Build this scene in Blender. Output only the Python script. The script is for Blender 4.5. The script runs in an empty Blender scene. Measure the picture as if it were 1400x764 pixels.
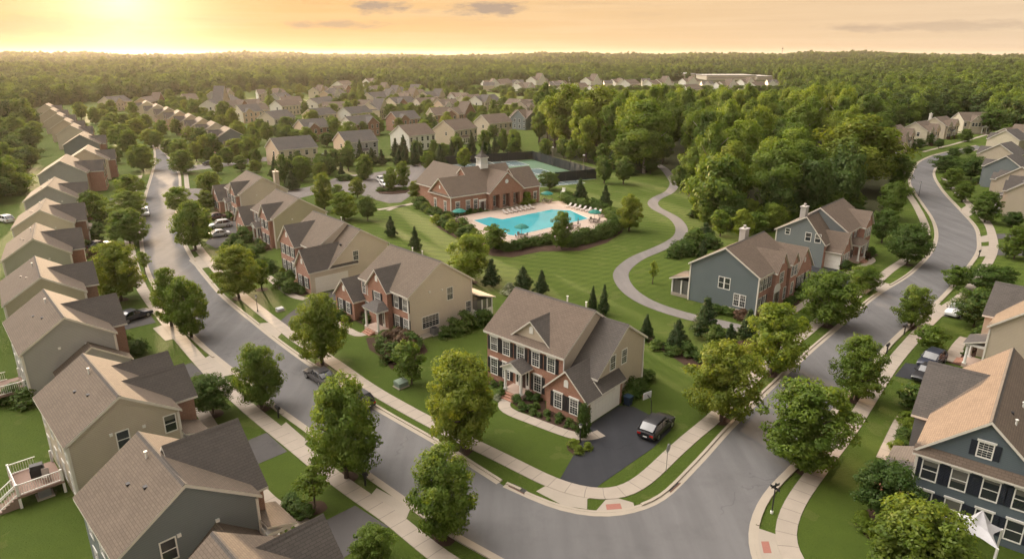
import bpy, math, random
import numpy as np
from mathutils import Vector, Matrix
from mathutils.geometry import tessellate_polygon
random.seed(7); RNG = np.random.default_rng(11)
SC = bpy.context.scene
COL = SC.collection
rad = math.radians

# ------------------------------------------------------------------ camera
CAM_H, FOC, HOR = 34.0, 920.0, 76.0            # metres, photo pixels, horizon row
PITCH = math.atan((382 - HOR) / FOC)
_c, _s = math.cos(PITCH), math.sin(PITCH)
def un(x, y, z=0.0):
    """photo pixel -> world point on the horizontal plane at height z"""
    X = (x - 700) / FOC; Y = (y - 382) / FOC
    d = (X, _c - Y * _s, -_s - Y * _c)
    k = (CAM_H - z) / -d[2]
    return (d[0] * k, d[1] * k)
def pr(x, y, z):
    dz = z - CAM_H; fw = y * _c - dz * _s; up = y * _s + dz * _c
    return 700 + FOC * x / fw, 382 - FOC * up / fw
def hgt(base, top_y):
    X, Y = un(*base); lo, hi = 0.0, 33.0
    for _ in range(40):
        m = (lo + hi) / 2
        if pr(X, Y, m)[1] > top_y: lo = m
        else: hi = m
    return lo
def mpp(px, py):                                # metres per photo pixel at a ground point
    X, Y = un(px, py)
    return math.sqrt(X * X + Y * Y + CAM_H ** 2) / FOC

cam_d = bpy.data.cameras.new('camera'); cam = bpy.data.objects.new('camera', cam_d); COL.objects.link(cam)
cam.location = (0, 0, CAM_H); cam.rotation_euler = (math.pi / 2 - PITCH, 0, 0)
cam_d.sensor_width = 36; cam_d.lens = FOC / 1400 * 36; cam_d.clip_end = 60000; cam_d.clip_start = 0.5
SC.camera = cam

# ------------------------------------------------------------------ objects
def link(name, data, parent=None):
    o = bpy.data.objects.new(name, data); COL.objects.link(o)
    if parent is not None: o.parent = parent
    return o
def tag(o, label=None, cat=None, group=None, kind=None):
    if label: o['label'] = label
    if cat: o['category'] = cat
    if group: o['group'] = group
    if kind: o['kind'] = kind
    return o
def empty(name, loc, rz=0.0, label=None, cat=None, group=None, scale=None):
    o = link(name, None); o.location = (loc[0], loc[1], loc[2] if len(loc) > 2 else 0.0)
    o.rotation_euler = (0, 0, rz); o.empty_display_size = 0.3
    if scale: o.scale = scale
    return tag(o, label, cat, group)

class B:
    """collects polygons; build() makes one mesh with metre UVs"""
    def __init__(s): s.v = []; s.f = []; s.m = []
    def poly(s, pts, m=0):
        i = len(s.v); s.v += [tuple(p) for p in pts]; s.f.append(tuple(range(i, i + len(pts)))); s.m.append(m)
    def solid(s, pts, faces, m=0):
        i = len(s.v); s.v += [tuple(p) for p in pts]
        for k, f in enumerate(faces):
            s.f.append(tuple(i + j for j in f)); s.m.append(m[k] if isinstance(m, (list, tuple)) else m)
    def box(s, x0, x1, y0, y1, z0, z1, m=0):
        p = [(x0,y0,z0),(x1,y0,z0),(x1,y1,z0),(x0,y1,z0),(x0,y0,z1),(x1,y0,z1),(x1,y1,z1),(x0,y1,z1)]
        s.solid(p, [(3,2,1,0),(4,5,6,7),(0,1,5,4),(1,2,6,5),(2,3,7,6),(3,0,4,7)], m)
    def cyl(s, p0, p1, r0, r1=None, n=8, m=0, cap=True):
        r1 = r0 if r1 is None else r1
        a, b = Vector(p0), Vector(p1); d = (b - a).normalized()
        t = d.orthogonal().normalized(); u = d.cross(t)
        i = len(s.v)
        for q, r in ((a, r0), (b, r1)):
            for k in range(n):
                an = 2 * math.pi * k / n
                s.v.append(tuple(q + t * (math.cos(an) * r) + u * (math.sin(an) * r)))
        for k in range(n):
            k2 = (k + 1) % n
            s.f.append((i + k, i + k2, i + n + k2, i + n + k)); s.m.append(m)
        if cap:
            s.f.append(tuple(i + k for k in reversed(range(n)))); s.m.append(m)
            s.f.append(tuple(i + n + k for k in range(n))); s.m.append(m)
    def sphere(s, c, r, m=0, nu=10, nv=6):
        rx, ry, rz = r if isinstance(r, (tuple, list)) else (r, r, r)
        i = len(s.v)
        s.v.append((c[0], c[1], c[2] - rz))
        for a in range(1, nv):
            t = math.pi * a / nv - math.pi / 2
            for b in range(nu):
                p = 2 * math.pi * b / nu
                s.v.append((c[0] + rx*math.cos(t)*math.cos(p), c[1] + ry*math.cos(t)*math.sin(p), c[2] + rz*math.sin(t)))
        s.v.append((c[0], c[1], c[2] + rz)); last = len(s.v) - 1
        for b in range(nu):
            b2 = (b + 1) % nu
            s.f.append((i, i + 1 + b2, i + 1 + b)); s.m.append(m)
            for a in range(nv - 2):
                r0 = i + 1 + a * nu
                s.f.append((r0 + b, r0 + b2, r0 + nu + b2, r0 + nu + b)); s.m.append(m)
            r0 = i + 1 + (nv - 2) * nu
            s.f.append((r0 + b, r0 + b2, last)); s.m.append(m)
    def mesh(s, name, mats, smooth=False):
        me = bpy.data.meshes.new(name); me.from_pydata(s.v, [], s.f)
        for m in mats: me.materials.append(m)
        me.polygons.foreach_set('material_index', s.m)
        if smooth: me.polygons.foreach_set('use_smooth', [True] * len(s.f))
        me.update()
        uv = me.uv_layers.new(name='UVMap').data
        Z = Vector((0, 0, 1))
        for p in me.polygons:
            n = p.normal
            t = Z.cross(n) if abs(n.z) < 0.98 else Vector((1, 0, 0))
            if t.length < 1e-6: t = Vector((1, 0, 0))
            t.normalize(); b = n.cross(t)
            for li in p.loop_indices:
                co = me.vertices[me.loops[li].vertex_index].co
                uv[li].uv = (co.dot(t), co.dot(b))
        return me
    def build(s, name, mats, parent=None, smooth=False):
        if not isinstance(mats, (list, tuple)): mats = [mats]
        return link(name, s.mesh(name, mats, smooth), parent)

# ------------------------------------------------------------------ materials
MATS = {}
class NT:
    def __init__(s, name):
        s.m = bpy.data.materials.new(name); s.m.use_nodes = True; s.t = s.m.node_tree
        s.t.nodes.clear(); s.out = s.n('ShaderNodeOutputMaterial')
    def n(s, typ, **kw):
        o = s.t.nodes.new(typ)
        for k, v in kw.items():
            if k.startswith('i_'):
                key = k[2:].replace('_', ' ')
                o.inputs[key].default_value = v
            else: setattr(o, k, v)
        return o
    def l(s, a, b): s.t.links.new(a, b)
    def mix(s, fac, a, b, blend='MIX'):
        o = s.n('ShaderNodeMix', data_type='RGBA', blend_type=blend)
        for sock, v in ((o.inputs[0], fac), (o.inputs[6], a), (o.inputs[7], b)):
            if isinstance(v, (int, float)): sock.default_value = v
            elif isinstance(v, tuple): sock.default_value = (*v, 1) if len(v) == 3 else v
            else: s.l(v, sock)
        return o.outputs[2]
    def math(s, op, a, b=None, c=None, clamp=False):
        o = s.n('ShaderNodeMath', operation=op, use_clamp=clamp)
        for i, v in enumerate((a, b, c)):
            if v is None: continue
            if isinstance(v, (int, float)): o.inputs[i].default_value = v
            else: s.l(v, o.inputs[i])
        return o.outputs[0]
    def noise(s, scale, vec=None, detail=3, rough=0.55, out=0):
        o = s.n('ShaderNodeTexNoise'); o.inputs['Scale'].default_value = scale
        o.inputs['Detail'].default_value = detail; o.inputs['Roughness'].default_value = rough
        if vec is not None: s.l(vec, o.inputs['Vector'])
        return o.outputs[out]
    def ramp(s, fac, stops):
        o = s.n('ShaderNodeValToRGB'); s.l(fac, o.inputs[0])
        e = o.color_ramp.elements
        while len(e) < len(stops): e.new(0.5)
        for el, (p, c) in zip(e, stops):
            el.position = p; el.color = (*c, 1) if len(c) == 3 else c
        return o.outputs[0]
    def mapping(s, vec, scale=(1,1,1), rot=(0,0,0)):
        o = s.n('ShaderNodeMapping'); s.l(vec, o.inputs[0]); o.inputs['Scale'].default_value = scale
        o.inputs['Rotation'].default_value = rot
        return o.outputs[0]
    def pos(s): return s.n('ShaderNodeNewGeometry').outputs['Position']
    def uv(s): return s.n('ShaderNodeTexCoord').outputs['UV']
    def obj(s): return s.n('ShaderNodeTexCoord').outputs['Object']
    def bump(s, h, strength=0.3, dist=0.05):
        o = s.n('ShaderNodeBump'); o.inputs['Strength'].default_value = strength; o.inputs['Distance'].default_value = dist
        s.l(h, o.inputs['Height']); return o.outputs[0]
    def bsdf(s, col, rough=0.7, normal=None, metallic=0.0, spec=0.5, **kw):
        o = s.n('ShaderNodeBsdfPrincipled')
        for k, v in (('Base Color', col), ('Roughness', rough), ('Metallic', metallic), ('Specular IOR Level', spec)):
            if isinstance(v, tuple): o.inputs[k].default_value = (*v, 1) if len(v) == 3 else v
            elif isinstance(v, (int, float)): o.inputs[k].default_value = v
            else: s.l(v, o.inputs[k])
        for k, v in kw.items(): o.inputs[k.replace('_', ' ')].default_value = v
        if normal is not None: s.l(normal, o.inputs['Normal'])
        s.l(o.outputs[0], s.out.inputs[0]); return o
def simple(name, col, rough=0.6, metallic=0.0, var=0.12, scale=3.0, spec=0.4, **kw):
    if name in MATS: return MATS[name]
    t = NT(name); n = t.noise(scale, t.obj(), 4)
    c = t.mix(n, tuple(x * (1 - var) for x in col), tuple(min(1, x * (1 + var)) for x in col))
    t.bsdf(c, rough, None, metallic, spec, **kw); MATS[name] = t.m; return t.m

def m_siding(name, col, pitch=0.16):
    t = NT(name); uv = t.uv(); sx = t.n('ShaderNodeSeparateXYZ'); t.l(uv, sx.inputs[0])
    fr = t.math('FRACT', t.math('DIVIDE', sx.outputs[1], pitch))
    line = t.math('LESS_THAN', fr, 0.16)
    n = t.noise(0.5, t.obj(), 4); n2 = t.noise(9, uv, 2)
    c = t.mix(n, tuple(x * 0.9 for x in col), tuple(x * 1.08 for x in col))
    c = t.mix(t.math('MULTIPLY', line, 0.34), c, tuple(x * 0.35 for x in col))
    c = t.mix(t.math('MULTIPLY', n2, 0.10), c, tuple(x * 0.6 for x in col))
    t.bsdf(c, 0.62, t.bump(fr, 0.35, 0.03), 0, 0.35); MATS[name] = t.m; return t.m
def m_brick(name, c1, c2, mortar):
    t = NT(name); uv = t.uv()
    o = t.n('ShaderNodeTexBrick'); t.l(uv, o.inputs['Vector'])
    o.inputs['Color1'].default_value = (*c1, 1); o.inputs['Color2'].default_value = (*c2, 1); o.inputs['Mortar'].default_value = (*mortar, 1)
    o.inputs['Scale'].default_value = 1.0; o.inputs['Mortar Size'].default_value = 0.010
    o.inputs['Brick Width'].default_value = 0.24; o.inputs['Row Height'].default_value = 0.085; o.inputs['Bias'].default_value = 0.0
    n = t.noise(1.1, t.obj(), 5); n2 = t.noise(5.0, uv, 2)
    c = t.mix(t.math('MULTIPLY', n, 0.5), o.outputs[0], tuple(x * 0.55 for x in c1))
    c = t.mix(t.math('MULTIPLY', n2, 0.35), c, tuple(min(1, x * 1.35) for x in c2))
    t.bsdf(c, 0.85, t.bump(o.outputs[1], 0.3, 0.01), 0, 0.25); MATS[name] = t.m; return t.m
def m_shingle(name, c1, c2):
    t = NT(name); uv = t.uv()
    o = t.n('ShaderNodeTexBrick'); t.l(uv, o.inputs['Vector'])
    o.inputs['Color1'].default_value = (*c1, 1); o.inputs['Color2'].default_value = (*c2, 1)
    o.inputs['Mortar'].default_value = (*[x * 0.35 for x in c1], 1)
    o.inputs['Scale'].default_value = 1.0; o.inputs['Mortar Size'].default_value = 0.018
    o.inputs['Brick Width'].default_value = 0.42; o.inputs['Row Height'].default_value = 0.2
    n = t.noise(0.7, t.obj(), 5); n2 = t.noise(4.5, uv, 3); n3 = t.noise(26, uv, 2)
    st = t.noise(1.0, t.mapping(uv, (1.6, 0.12, 1)), 3)
    c = t.mix(t.math('MULTIPLY', n2, 0.6), o.outputs[0], tuple(x * 0.72 for x in c1))
    c = t.mix(t.math('MULTIPLY', n, 0.45), c, tuple(min(1, x * 1.3) for x in c2))
    c = t.mix(t.math('MULTIPLY', st, 0.3), c, tuple(x * 0.55 for x in c1))
    c = t.mix(t.math('MULTIPLY', n3, 0.3), c, tuple(x * 0.5 for x in c1))
    t.bsdf(c, 0.9, t.bump(n2, 0.25, 0.02), 0, 0.2); MATS[name] = t.m; return t.m

SID = {k: m_siding('siding ' + k, c) for k, c in {
    'tan': (0.46, 0.385, 0.295), 'beige': (0.56, 0.485, 0.385), 'khaki': (0.38, 0.345, 0.24), 'greige': (0.45, 0.385, 0.30),
    'grey': (0.33, 0.325, 0.305), 'slate': (0.165, 0.185, 0.187), 'blue': (0.105, 0.130, 0.146), 'greyblue': (0.125, 0.150, 0.153),
    'cream': (0.56, 0.49, 0.37), 'white': (0.66, 0.63, 0.56), 'sage': (0.36, 0.36, 0.28), 'peach': (0.56, 0.42, 0.30)}.items()}
BRK = {'red': m_brick('brick red', (0.235, 0.098, 0.062), (0.33, 0.155, 0.10), (0.36, 0.29, 0.23)),
       'rose': m_brick('brick rose', (0.28, 0.125, 0.088), (0.37, 0.19, 0.135), (0.42, 0.34, 0.28)),
       'brown': m_brick('brick brown', (0.20, 0.10, 0.068), (0.28, 0.15, 0.10), (0.34, 0.28, 0.22))}
SHG = {'brown': m_shingle('shingle brown', (0.118, 0.090, 0.070), (0.168, 0.128, 0.098)),
       'taupe': m_shingle('shingle taupe', (0.120, 0.094, 0.073), (0.165, 0.130, 0.099)),
       'grey': m_shingle('shingle grey', (0.085, 0.078, 0.072), (0.125, 0.112, 0.102)),
       'dark': m_shingle('shingle dark', (0.078, 0.069, 0.062), (0.115, 0.101, 0.089))}
WHITE = simple('white paint', (0.66, 0.64, 0.59), 0.5, var=0.06)
TRIM = simple('trim paint', (0.58, 0.54, 0.47), 0.55, var=0.08)
SHUT = simple('shutter paint', (0.022, 0.021, 0.022), 0.5)
SHUTB = simple('shutter navy', (0.018, 0.022, 0.032), 0.5)
DOORM = simple('door paint', (0.05, 0.028, 0.022), 0.45)
CONC = None
def m_glass():
    t = NT('window glass'); n = t.noise(0.35, t.pos(), 2)
    c = t.mix(n, (0.012, 0.016, 0.02), (0.05, 0.055, 0.055))
    oi = t.n('ShaderNodeObjectInfo'); sx = t.n('ShaderNodeSeparateXYZ'); t.l(t.obj(), sx.inputs[0])      # roller blinds drawn to different heights
    bl = t.math('GREATER_THAN', sx.outputs[2], t.math('MULTIPLY', t.math('ADD', oi.outputs['Random'], 0.25), 1.7))
    c = t.mix(bl, c, (0.13, 0.125, 0.11))
    t.bsdf(c, 0.06, None, 0, 0.9); return t.m
GLASS = m_glass()
def m_concrete(name, c, scale=1.0):
    t = NT(name); p = t.pos()
    n = t.noise(0.6 * scale, p, 5); n2 = t.noise(14, p, 3); n3 = t.noise(0.12, p, 2)
    k = t.mix(n, tuple(x * 0.84 for x in c), tuple(x * 1.12 for x in c))
    k = t.mix(t.math('MULTIPLY', n2, 0.28), k, tuple(x * 0.6 for x in c))
    k = t.mix(t.math('MULTIPLY', n3, 0.3), k, tuple(x * 0.75 for x in c))
    t.bsdf(k, 0.85, t.bump(n2, 0.2, 0.01), 0, 0.25); return t.m
CONC = m_concrete('concrete', (0.305, 0.265, 0.215))
KERBM = m_concrete('kerb concrete', (0.325, 0.28, 0.222))
DECKM = m_concrete('pool deck', (0.40, 0.315, 0.255))
def m_slabs(name, c, L=1.5):
    """pavement with joints across, UV u runs along the strip"""
    t = NT(name); uv = t.uv(); p = t.pos(); sx = t.n('ShaderNodeSeparateXYZ'); t.l(uv, sx.inputs[0])
    q = t.math('DIVIDE', sx.outputs[0], L); fr = t.math('FRACT', q); line = t.math('LESS_THAN', fr, 0.045)
    wn = t.n('ShaderNodeTexWhiteNoise', noise_dimensions='1D'); t.l(t.math('FLOOR', q), wn.inputs['W'])
    n = t.noise(0.9, p, 5); n2 = t.noise(12, p, 3)
    k = t.mix(n, tuple(x * 0.82 for x in c), tuple(x * 1.12 for x in c))
    k = t.mix(t.math('MULTIPLY', wn.outputs[0], 0.28), k, tuple(x * 0.72 for x in c))
    k = t.mix(t.math('MULTIPLY', n2, 0.22), k, tuple(x * 0.55 for x in c))
    k = t.mix(t.math('MULTIPLY', line, 0.55), k, tuple(x * 0.3 for x in c))
    t.bsdf(k, 0.85, None, 0, 0.25); return t.m
WALKM = m_slabs('sidewalk concrete', (0.315, 0.27, 0.22))
def m_asphalt(name, c, worn=1.0, rough=0.92):
    t = NT(name); p = t.pos()
    n = t.noise(0.09, p, 5, 0.6); n2 = t.noise(22, p, 3); n3 = t.noise(1.3, p, 5)
    st = t.noise(0.5, t.mapping(p, (1, 0.1, 1), (0, 0, rad(48))), 4)
    k = t.mix(n, tuple(x * 0.78 for x in c), tuple(x * 1.22 for x in c))
    k = t.mix(t.math('MULTIPLY', n3, 0.3 * worn), k, tuple(x * 0.7 for x in c))
    k = t.mix(t.math('MULTIPLY', t.math('SUBTRACT', st, 0.42, clamp=True), 1.6 * worn), k, tuple(x * 1.5 for x in c))
    big = t.noise(0.22, p, 6, 0.7); k = t.mix(t.math('MULTIPLY', t.math('SUBTRACT', big, 0.5, clamp=True), 1.8 * worn), k, tuple(x * 0.6 for x in c))
    k = t.mix(t.math('MULTIPLY', n2, 0.35), k, tuple(x * 0.6 for x in c))
    # long hairline cracks
    vo = t.n('ShaderNodeTexVoronoi', feature='DISTANCE_TO_EDGE'); vo.inputs['Scale'].default_value = 0.11
    wv = t.n('ShaderNodeVectorMath', operation='ADD'); t.l(p, wv.inputs[0]); nn = t.n('ShaderNodeTexNoise'); nn.inputs['Scale'].default_value = 0.5; t.l(p, nn.inputs['Vector'])
    vs = t.n('ShaderNodeVectorMath', operation='SCALE'); vs.inputs['Scale'].default_value = 3.0; t.l(nn.outputs[1], vs.inputs[0]); t.l(vs.outputs[0], wv.inputs[1])
    t.l(wv.outputs[0], vo.inputs['Vector'])
    cr = t.math('MULTIPLY', t.math('LESS_THAN', vo.outputs[0], 0.006), t.math('GREATER_THAN', t.noise(0.05, p, 2), 0.52))
    k = t.mix(t.math('MULTIPLY', cr, 0.22 * worn), k, tuple(x * 0.35 for x in c))
    r = t.math('ADD', t.math('MULTIPLY', n3, 0.2), rough - 0.1)
    t.bsdf(k, r, t.bump(n2, 0.25, 0.01), 0, 0.05); return t.m
ROADM = m_asphalt('road asphalt', (0.128, 0.124, 0.123))
DRIVEM = m_asphalt('driveway asphalt', (0.038, 0.039, 0.043), 0.9)
DRIVE2 = m_asphalt('old driveway asphalt', (0.085, 0.08, 0.078), 0.8)
PATHM = m_asphalt('path asphalt', (0.17, 0.155, 0.145), 0.8)
LOTM = m_asphalt('lot asphalt', (0.16, 0.145, 0.135), 0.8)
def m_grass():
    t = NT('lawn grass'); p = t.pos()
    n = t.noise(0.05, p, 4, 0.6); n2 = t.noise(0.7, p, 5, 0.6); n3 = t.noise(7, p, 4, 0.7)
    k = t.mix(n, (0.047, 0.073, 0.010), (0.100, 0.132, 0.018))
    k = t.mix(t.math('MULTIPLY', n2, 0.65), k, (0.034, 0.055, 0.008))
    k = t.mix(t.math('MULTIPLY', t.math('GREATER_THAN', t.noise(0.22, p, 5), 0.60), 0.30), k, (0.135, 0.135, 0.045))
    # mowing stripes: broad and clear on the park lawn, hardly seen in the gardens
    psx = t.n('ShaderNodeSeparateXYZ'); t.l(p, psx.inputs[0])
    park = t.math('ADD', 0.12, t.math('MULTIPLY', t.math('DIVIDE', t.math('SUBTRACT', psx.outputs[1], 88), 14, clamp=True), t.math('DIVIDE', t.math('ADD', psx.outputs[0], 45), 10, clamp=True)))
    for ang, per, am in ((rad(20), 2.4, 0.27), (rad(-42), 1.6, 0.18)):
        q = t.mapping(p, (1, 1, 1), (0, 0, ang)); sx = t.n('ShaderNodeSeparateXYZ'); t.l(q, sx.inputs[0])
        w = t.math('SINE', t.math('ADD', t.math('MULTIPLY', sx.outputs[1], 2 * math.pi / per), t.math('MULTIPLY', t.noise(0.12, p, 2), 5)))
        msk = t.math('MULTIPLY', t.math('GREATER_THAN', w, 0.0), t.math('MULTIPLY', t.math('SUBTRACT', t.noise(0.025, q, 2), 0.34, clamp=True), t.math('MULTIPLY', park, am * 5)))
        k = t.mix(msk, k, (0.118, 0.155, 0.024))
    k = t.mix(t.math('MULTIPLY', n3, 0.6), k, (0.028, 0.050, 0.008))
    n4 = t.noise(3.2, p, 5, 0.7)
    hh = t.math('ADD', n3, t.math('MULTIPLY', n4, 1.2))
    t.bsdf(k, 0.95, t.bump(hh, 0.9, 0.12), 0, 0.12); return t.m
GRASS = m_grass()
def m_soil(name, c):
    t = NT(name); p = t.pos(); n = t.noise(1.2, p, 5); n2 = t.noise(12, p, 4)
    k = t.mix(n, tuple(x * 0.6 for x in c), tuple(x * 1.3 for x in c))
    k = t.mix(t.math('MULTIPLY', n2, 0.6), k, tuple(x * 0.45 for x in c))
    t.bsdf(k, 0.95, t.bump(n2, 0.8, 0.06), 0, 0.1); return t.m
MULCH = m_soil('mulch', (0.060, 0.036, 0.026)); FLOORM = m_soil('forest soil', (0.040, 0.042, 0.018))
BARK = m_soil('bark', (0.11, 0.085, 0.065)); PALEBARK = m_soil('pale bark', (0.32, 0.28, 0.22))
def m_leaf(name, c, tip, mixt=0.35, sat=0.25):
    """leaf: every leaf and every spray its own shade; part of the light passes through"""
    t = NT(name); g = t.n('ShaderNodeNewGeometry'); oi = t.n('ShaderNodeObjectInfo')
    at = t.n('ShaderNodeAttribute', attribute_name='spray')
    k = t.mix(at.outputs['Fac'], c, tip)
    k = t.mix(t.math('MULTIPLY', g.outputs['Random Per Island'], 0.5), k, tuple(x * 0.5 for x in c))
    k = t.mix(t.math('MULTIPLY', oi.outputs['Random'], sat), k, tuple(x * 1.5 for x in tip))
    vr = t.math('FRACT', t.math('MULTIPLY', oi.outputs['Random'], 7.31))          # every tree its own depth of green
    k = t.mix(t.math('MULTIPLY', vr, 0.5), k, tuple(x * y for x, y in zip(c, (0.62, 0.74, 0.8))))
    d = t.n('ShaderNodeBsdfDiffuse'); t.l(k, d.inputs[0])
    tr = t.n('ShaderNodeBsdfTranslucent'); t.l(t.mix(0.4, k, (0.20, 0.23, 0.010), 'ADD'), tr.inputs[0])
    gl = t.n('ShaderNodeBsdfGlossy'); gl.inputs['Roughness'].default_value = 0.5; gl.inputs[0].default_value = (0.5, 0.5, 0.4, 1)
    mx = t.n('ShaderNodeMixShader'); mx.inputs[0].default_value = mixt; t.l(d.outputs[0], mx.inputs[1]); t.l(tr.outputs[0], mx.inputs[2])
    m2 = t.n('ShaderNodeMixShader'); m2.inputs[0].default_value = 0.03; t.l(mx.outputs[0], m2.inputs[1]); t.l(gl.outputs[0], m2.inputs[2])
    t.l(m2.outputs[0], t.out.inputs[0]); return t.m
LEAF = {'far': m_leaf('distant leaves', (0.026, 0.056, 0.012), (0.078, 0.120, 0.020), 0.25, 0.35),
        'maple': m_leaf('maple leaves', (0.056, 0.105, 0.013), (0.148, 0.202, 0.021), 0.36),
        'gold': m_leaf('yellowing maple leaves', (0.070, 0.118, 0.013), (0.205, 0.220, 0.022), 0.36),
        'dark': m_leaf('dark leaves', (0.034, 0.070, 0.013), (0.078, 0.126, 0.019), 0.28),
        'fir': m_leaf('evergreen needles', (0.020, 0.043, 0.014), (0.048, 0.078, 0.021), 0.12, 0.15),
        'wood': m_leaf('woodland leaves', (0.046, 0.090, 0.012), (0.135, 0.190, 0.021), 0.34, 0.45),
        'lime': m_leaf('lime leaves', (0.095, 0.150, 0.014), (0.205, 0.24, 0.023), 0.4),
        'shrub': m_leaf('shrub leaves', (0.038, 0.073, 0.013), (0.086, 0.130, 0.019), 0.2),
        'russet': m_leaf('russet leaves', (0.060, 0.030, 0.022), (0.105, 0.058, 0.030), 0.15),
        'bloom': m_leaf('pale blooms', (0.10, 0.13, 0.05), (0.50, 0.48, 0.36), 0.2)}
# ------------------------------------------------------------------ flat sheets and strips
def cat_rom(pts, step=1.2):
    """smooth polyline through world points, resampled"""
    P = [Vector((p[0], p[1])) for p in pts]
    if len(P) < 3: dense = P
    else:
        dense = []
        Q = [P[0] * 2 - P[1]] + P + [P[-1] * 2 - P[-2]]
        for i in range(1, len(Q) - 2):
            a, b, c, d = Q[i-1], Q[i], Q[i+1], Q[i+2]
            n = max(2, int((c - b).length / step))
            for k in range(n):
                t = k / n
                dense.append(0.5 * ((2*b) + (c-a)*t + (2*a-5*b+4*c-d)*t*t + (3*b-a-3*c+d)*t**3))
        dense.append(P[-1])
    for _ in range(3):                         # relax the pixel rounding
        dense = [dense[0]] + [(dense[i-1] + dense[i]*2 + dense[i+1]) / 4 for i in range(1, len(dense)-1)] + [dense[-1]]
    return dense
def W(pxs): return [un(*p) for p in pxs]
def sheet(name, pts, z, mat, thick=0.0, parent=None):
    """flat polygon (world points), optional thickness downwards"""
    P = [Vector((p[0], p[1], z)) for p in pts]
    tris = tessellate_polygon([P]); b = B(); fs = []
    for t in tris:
        n = (P[t[1]] - P[t[0]]).cross(P[t[2]] - P[t[0]])
        fs.append(tuple(t) if n.z > 0 else tuple(reversed(t)))
    V = [tuple(p) for p in P]; n = len(V)
    if thick:
        V += [(p[0], p[1], z - thick) for p in P]
        fs += [(i, (i+1) % n, n + (i+1) % n, n + i) for i in range(n)]
    b.solid(V, fs); return b.build(name, mat, parent)
def offs(line, d):
    out = []
    for i, p in enumerate(line):
        a = line[max(0, i-1)]; c = line[min(len(line)-1, i+1)]; t = (c - a)
        if t.length < 1e-9: t = Vector((1, 0))
        t.normalize(); out.append(p + Vector((-t.y, t.x)) * d)
    return out
def ribbon(name, line, d0, d1, z, mat, thick=0.0, skip=None):
    """strip between two offsets of a line; UV u runs along it; skip(p) leaves gaps"""
    a, c = offs(line, d0), offs(line, d1)
    V = []; F = []; UV = []; L = 0
    for i in range(len(line)):
        if i: L += (line[i] - line[i-1]).length
        V += [(*a[i], z), (*c[i], z), (*a[i], z - thick), (*c[i], z - thick)]
        UV += [L]
    n = len(line); prev = False
    for i in range(n - 1):
        ok = not (skip and skip((line[i] + line[i+1]) / 2))
        k = 4 * i
        if ok:
            F.append((k, k+4, k+5, k+1))
            if thick:
                F += [(k, k+2, k+6, k+4), (k+1, k+5, k+7, k+3)]
                if not prev: F.append((k, k+1, k+3, k+2))
                nxt = i + 2 < n and not (skip and skip((line[i+1] + line[i+2]) / 2))
                if not nxt: F.append((k+4, k+6, k+7, k+5))
        prev = ok
    me = bpy.data.meshes.new(name); me.from_pydata(V, [], F); me.materials.append(mat); me.update()
    # upward top faces
    for p in me.polygons:
        if abs(p.normal.z) > 0.9 and p.normal.z < 0: p.flip()
    uv = me.uv_layers.new(name='UVMap').data
    for p in me.polygons:
        for li in p.loop_indices:
            vi = me.loops[li].vertex_index; uv[li].uv = (UV[vi // 4], 0 if vi % 2 == 0 else 1)
    return link(name, me)
def S(o): o['kind'] = 'structure'; return o

# ground sheet
b = B(); R = 9000
b.poly([(-R, -400, 0), (R, -400, 0), (R, R, 0), (-R, R, 0)]); S(b.build('ground', GRASS))

LL = [(860,890),(770,820),(682,764),(618,730),(564,691),(487,637),(419,586),(364,546.6),(327,513.5),(289,483),(262,458),(237,430),(208,384),(197,352),(193,322),(194,293),(199,268),(206,245),(210.5,228),(212,211),(209,197),(203,183),(194,168),(180,152)]
LR = [(1010,870),(900,803),(800,738),(700,671),(640,633),(609,612),(506,553),(434,505),(420,496),(376,464),(351,444),(307,408),(283,381),(268,362),(255,340),(246,318),(242,292),(243.5,275),(246,256),(244,236),(234,221),(224,207),(216,194),(208,182),(198,167),(184,152)]
RLc = [(690,663),(730,681),(766,696),(814,704),(849,702),(881,693.5),(906,682),(925,664),(943,645),(967,620),(997,586),(1060,524),(1100,487),(1143,450),(1198,404),(1240,378),(1262,358),(1274,343),(1280,328),(1280,314),(1274,298),(1264,283),(1255,270),(1246,256),(1243.5,248),(1246,240),(1253,225),(1265,217),(1280,211.5),(1297,207.5),(1316,203.5),(1335,199)]
RRc = [(1100,860),(1060,810),(1040,780),(1031,757),(1027,731),(1033,704),(1046,678),(1067,654),(1092,631),(1149,550),(1201,487),(1232.5,454),(1273,420.6),(1299,395),(1322,367),(1336,346),(1338,333),(1334,312),(1316,291),(1292.5,266),(1280,248),(1276.5,237),(1281,228),(1292,219.5),(1308,213),(1325,208),(1345,202.5)]
gLL, gLR, gRL, gRR = (cat_rom(W(x)) for x in (LL, LR, RLc, RRc))
S(sheet('road', gLL + gLR[::-1], 0.010, ROADM))
S(sheet('road', gRL + gRR[::-1] + [Vector(un(1010, 890)), Vector(un(900, 825)), Vector(un(790, 755)), Vector(un(680, 680))], 0.014, ROADM))
# side street towards the clubhouse, car park
side = W([(243,257),(262,258),(300,258),(340,262),(380,263),(420,256),(450,247),(452,255),(430,266),(390,276),(340,275),(300,271),(262,275),(243,276)])
S(sheet('side_street', side, 0.018, LOTM))
lot = W([(440,250),(470,240),(500,238),(540,232),(560,226),(590,222),(606,226),(612,240),(604,250),(582,258),(570,262),(561,268),(548,277),(532,278),(516,274),(492,266),(470,262),(446,262)])
S(sheet('car_park', lot, 0.022, LOTM))
lstreet = W([(205,266),(150,272),(150,279),(200,277)])
S(sheet('side_street', lstreet, 0.006, DRIVE2))
cross = W([(250,228),(300,222),(360,215),(430,211),(470,206),(470,210),(430,216),(360,221),(300,229),(250,235)])
S(sheet('side_street', cross, 0.006, LOTM))

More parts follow.
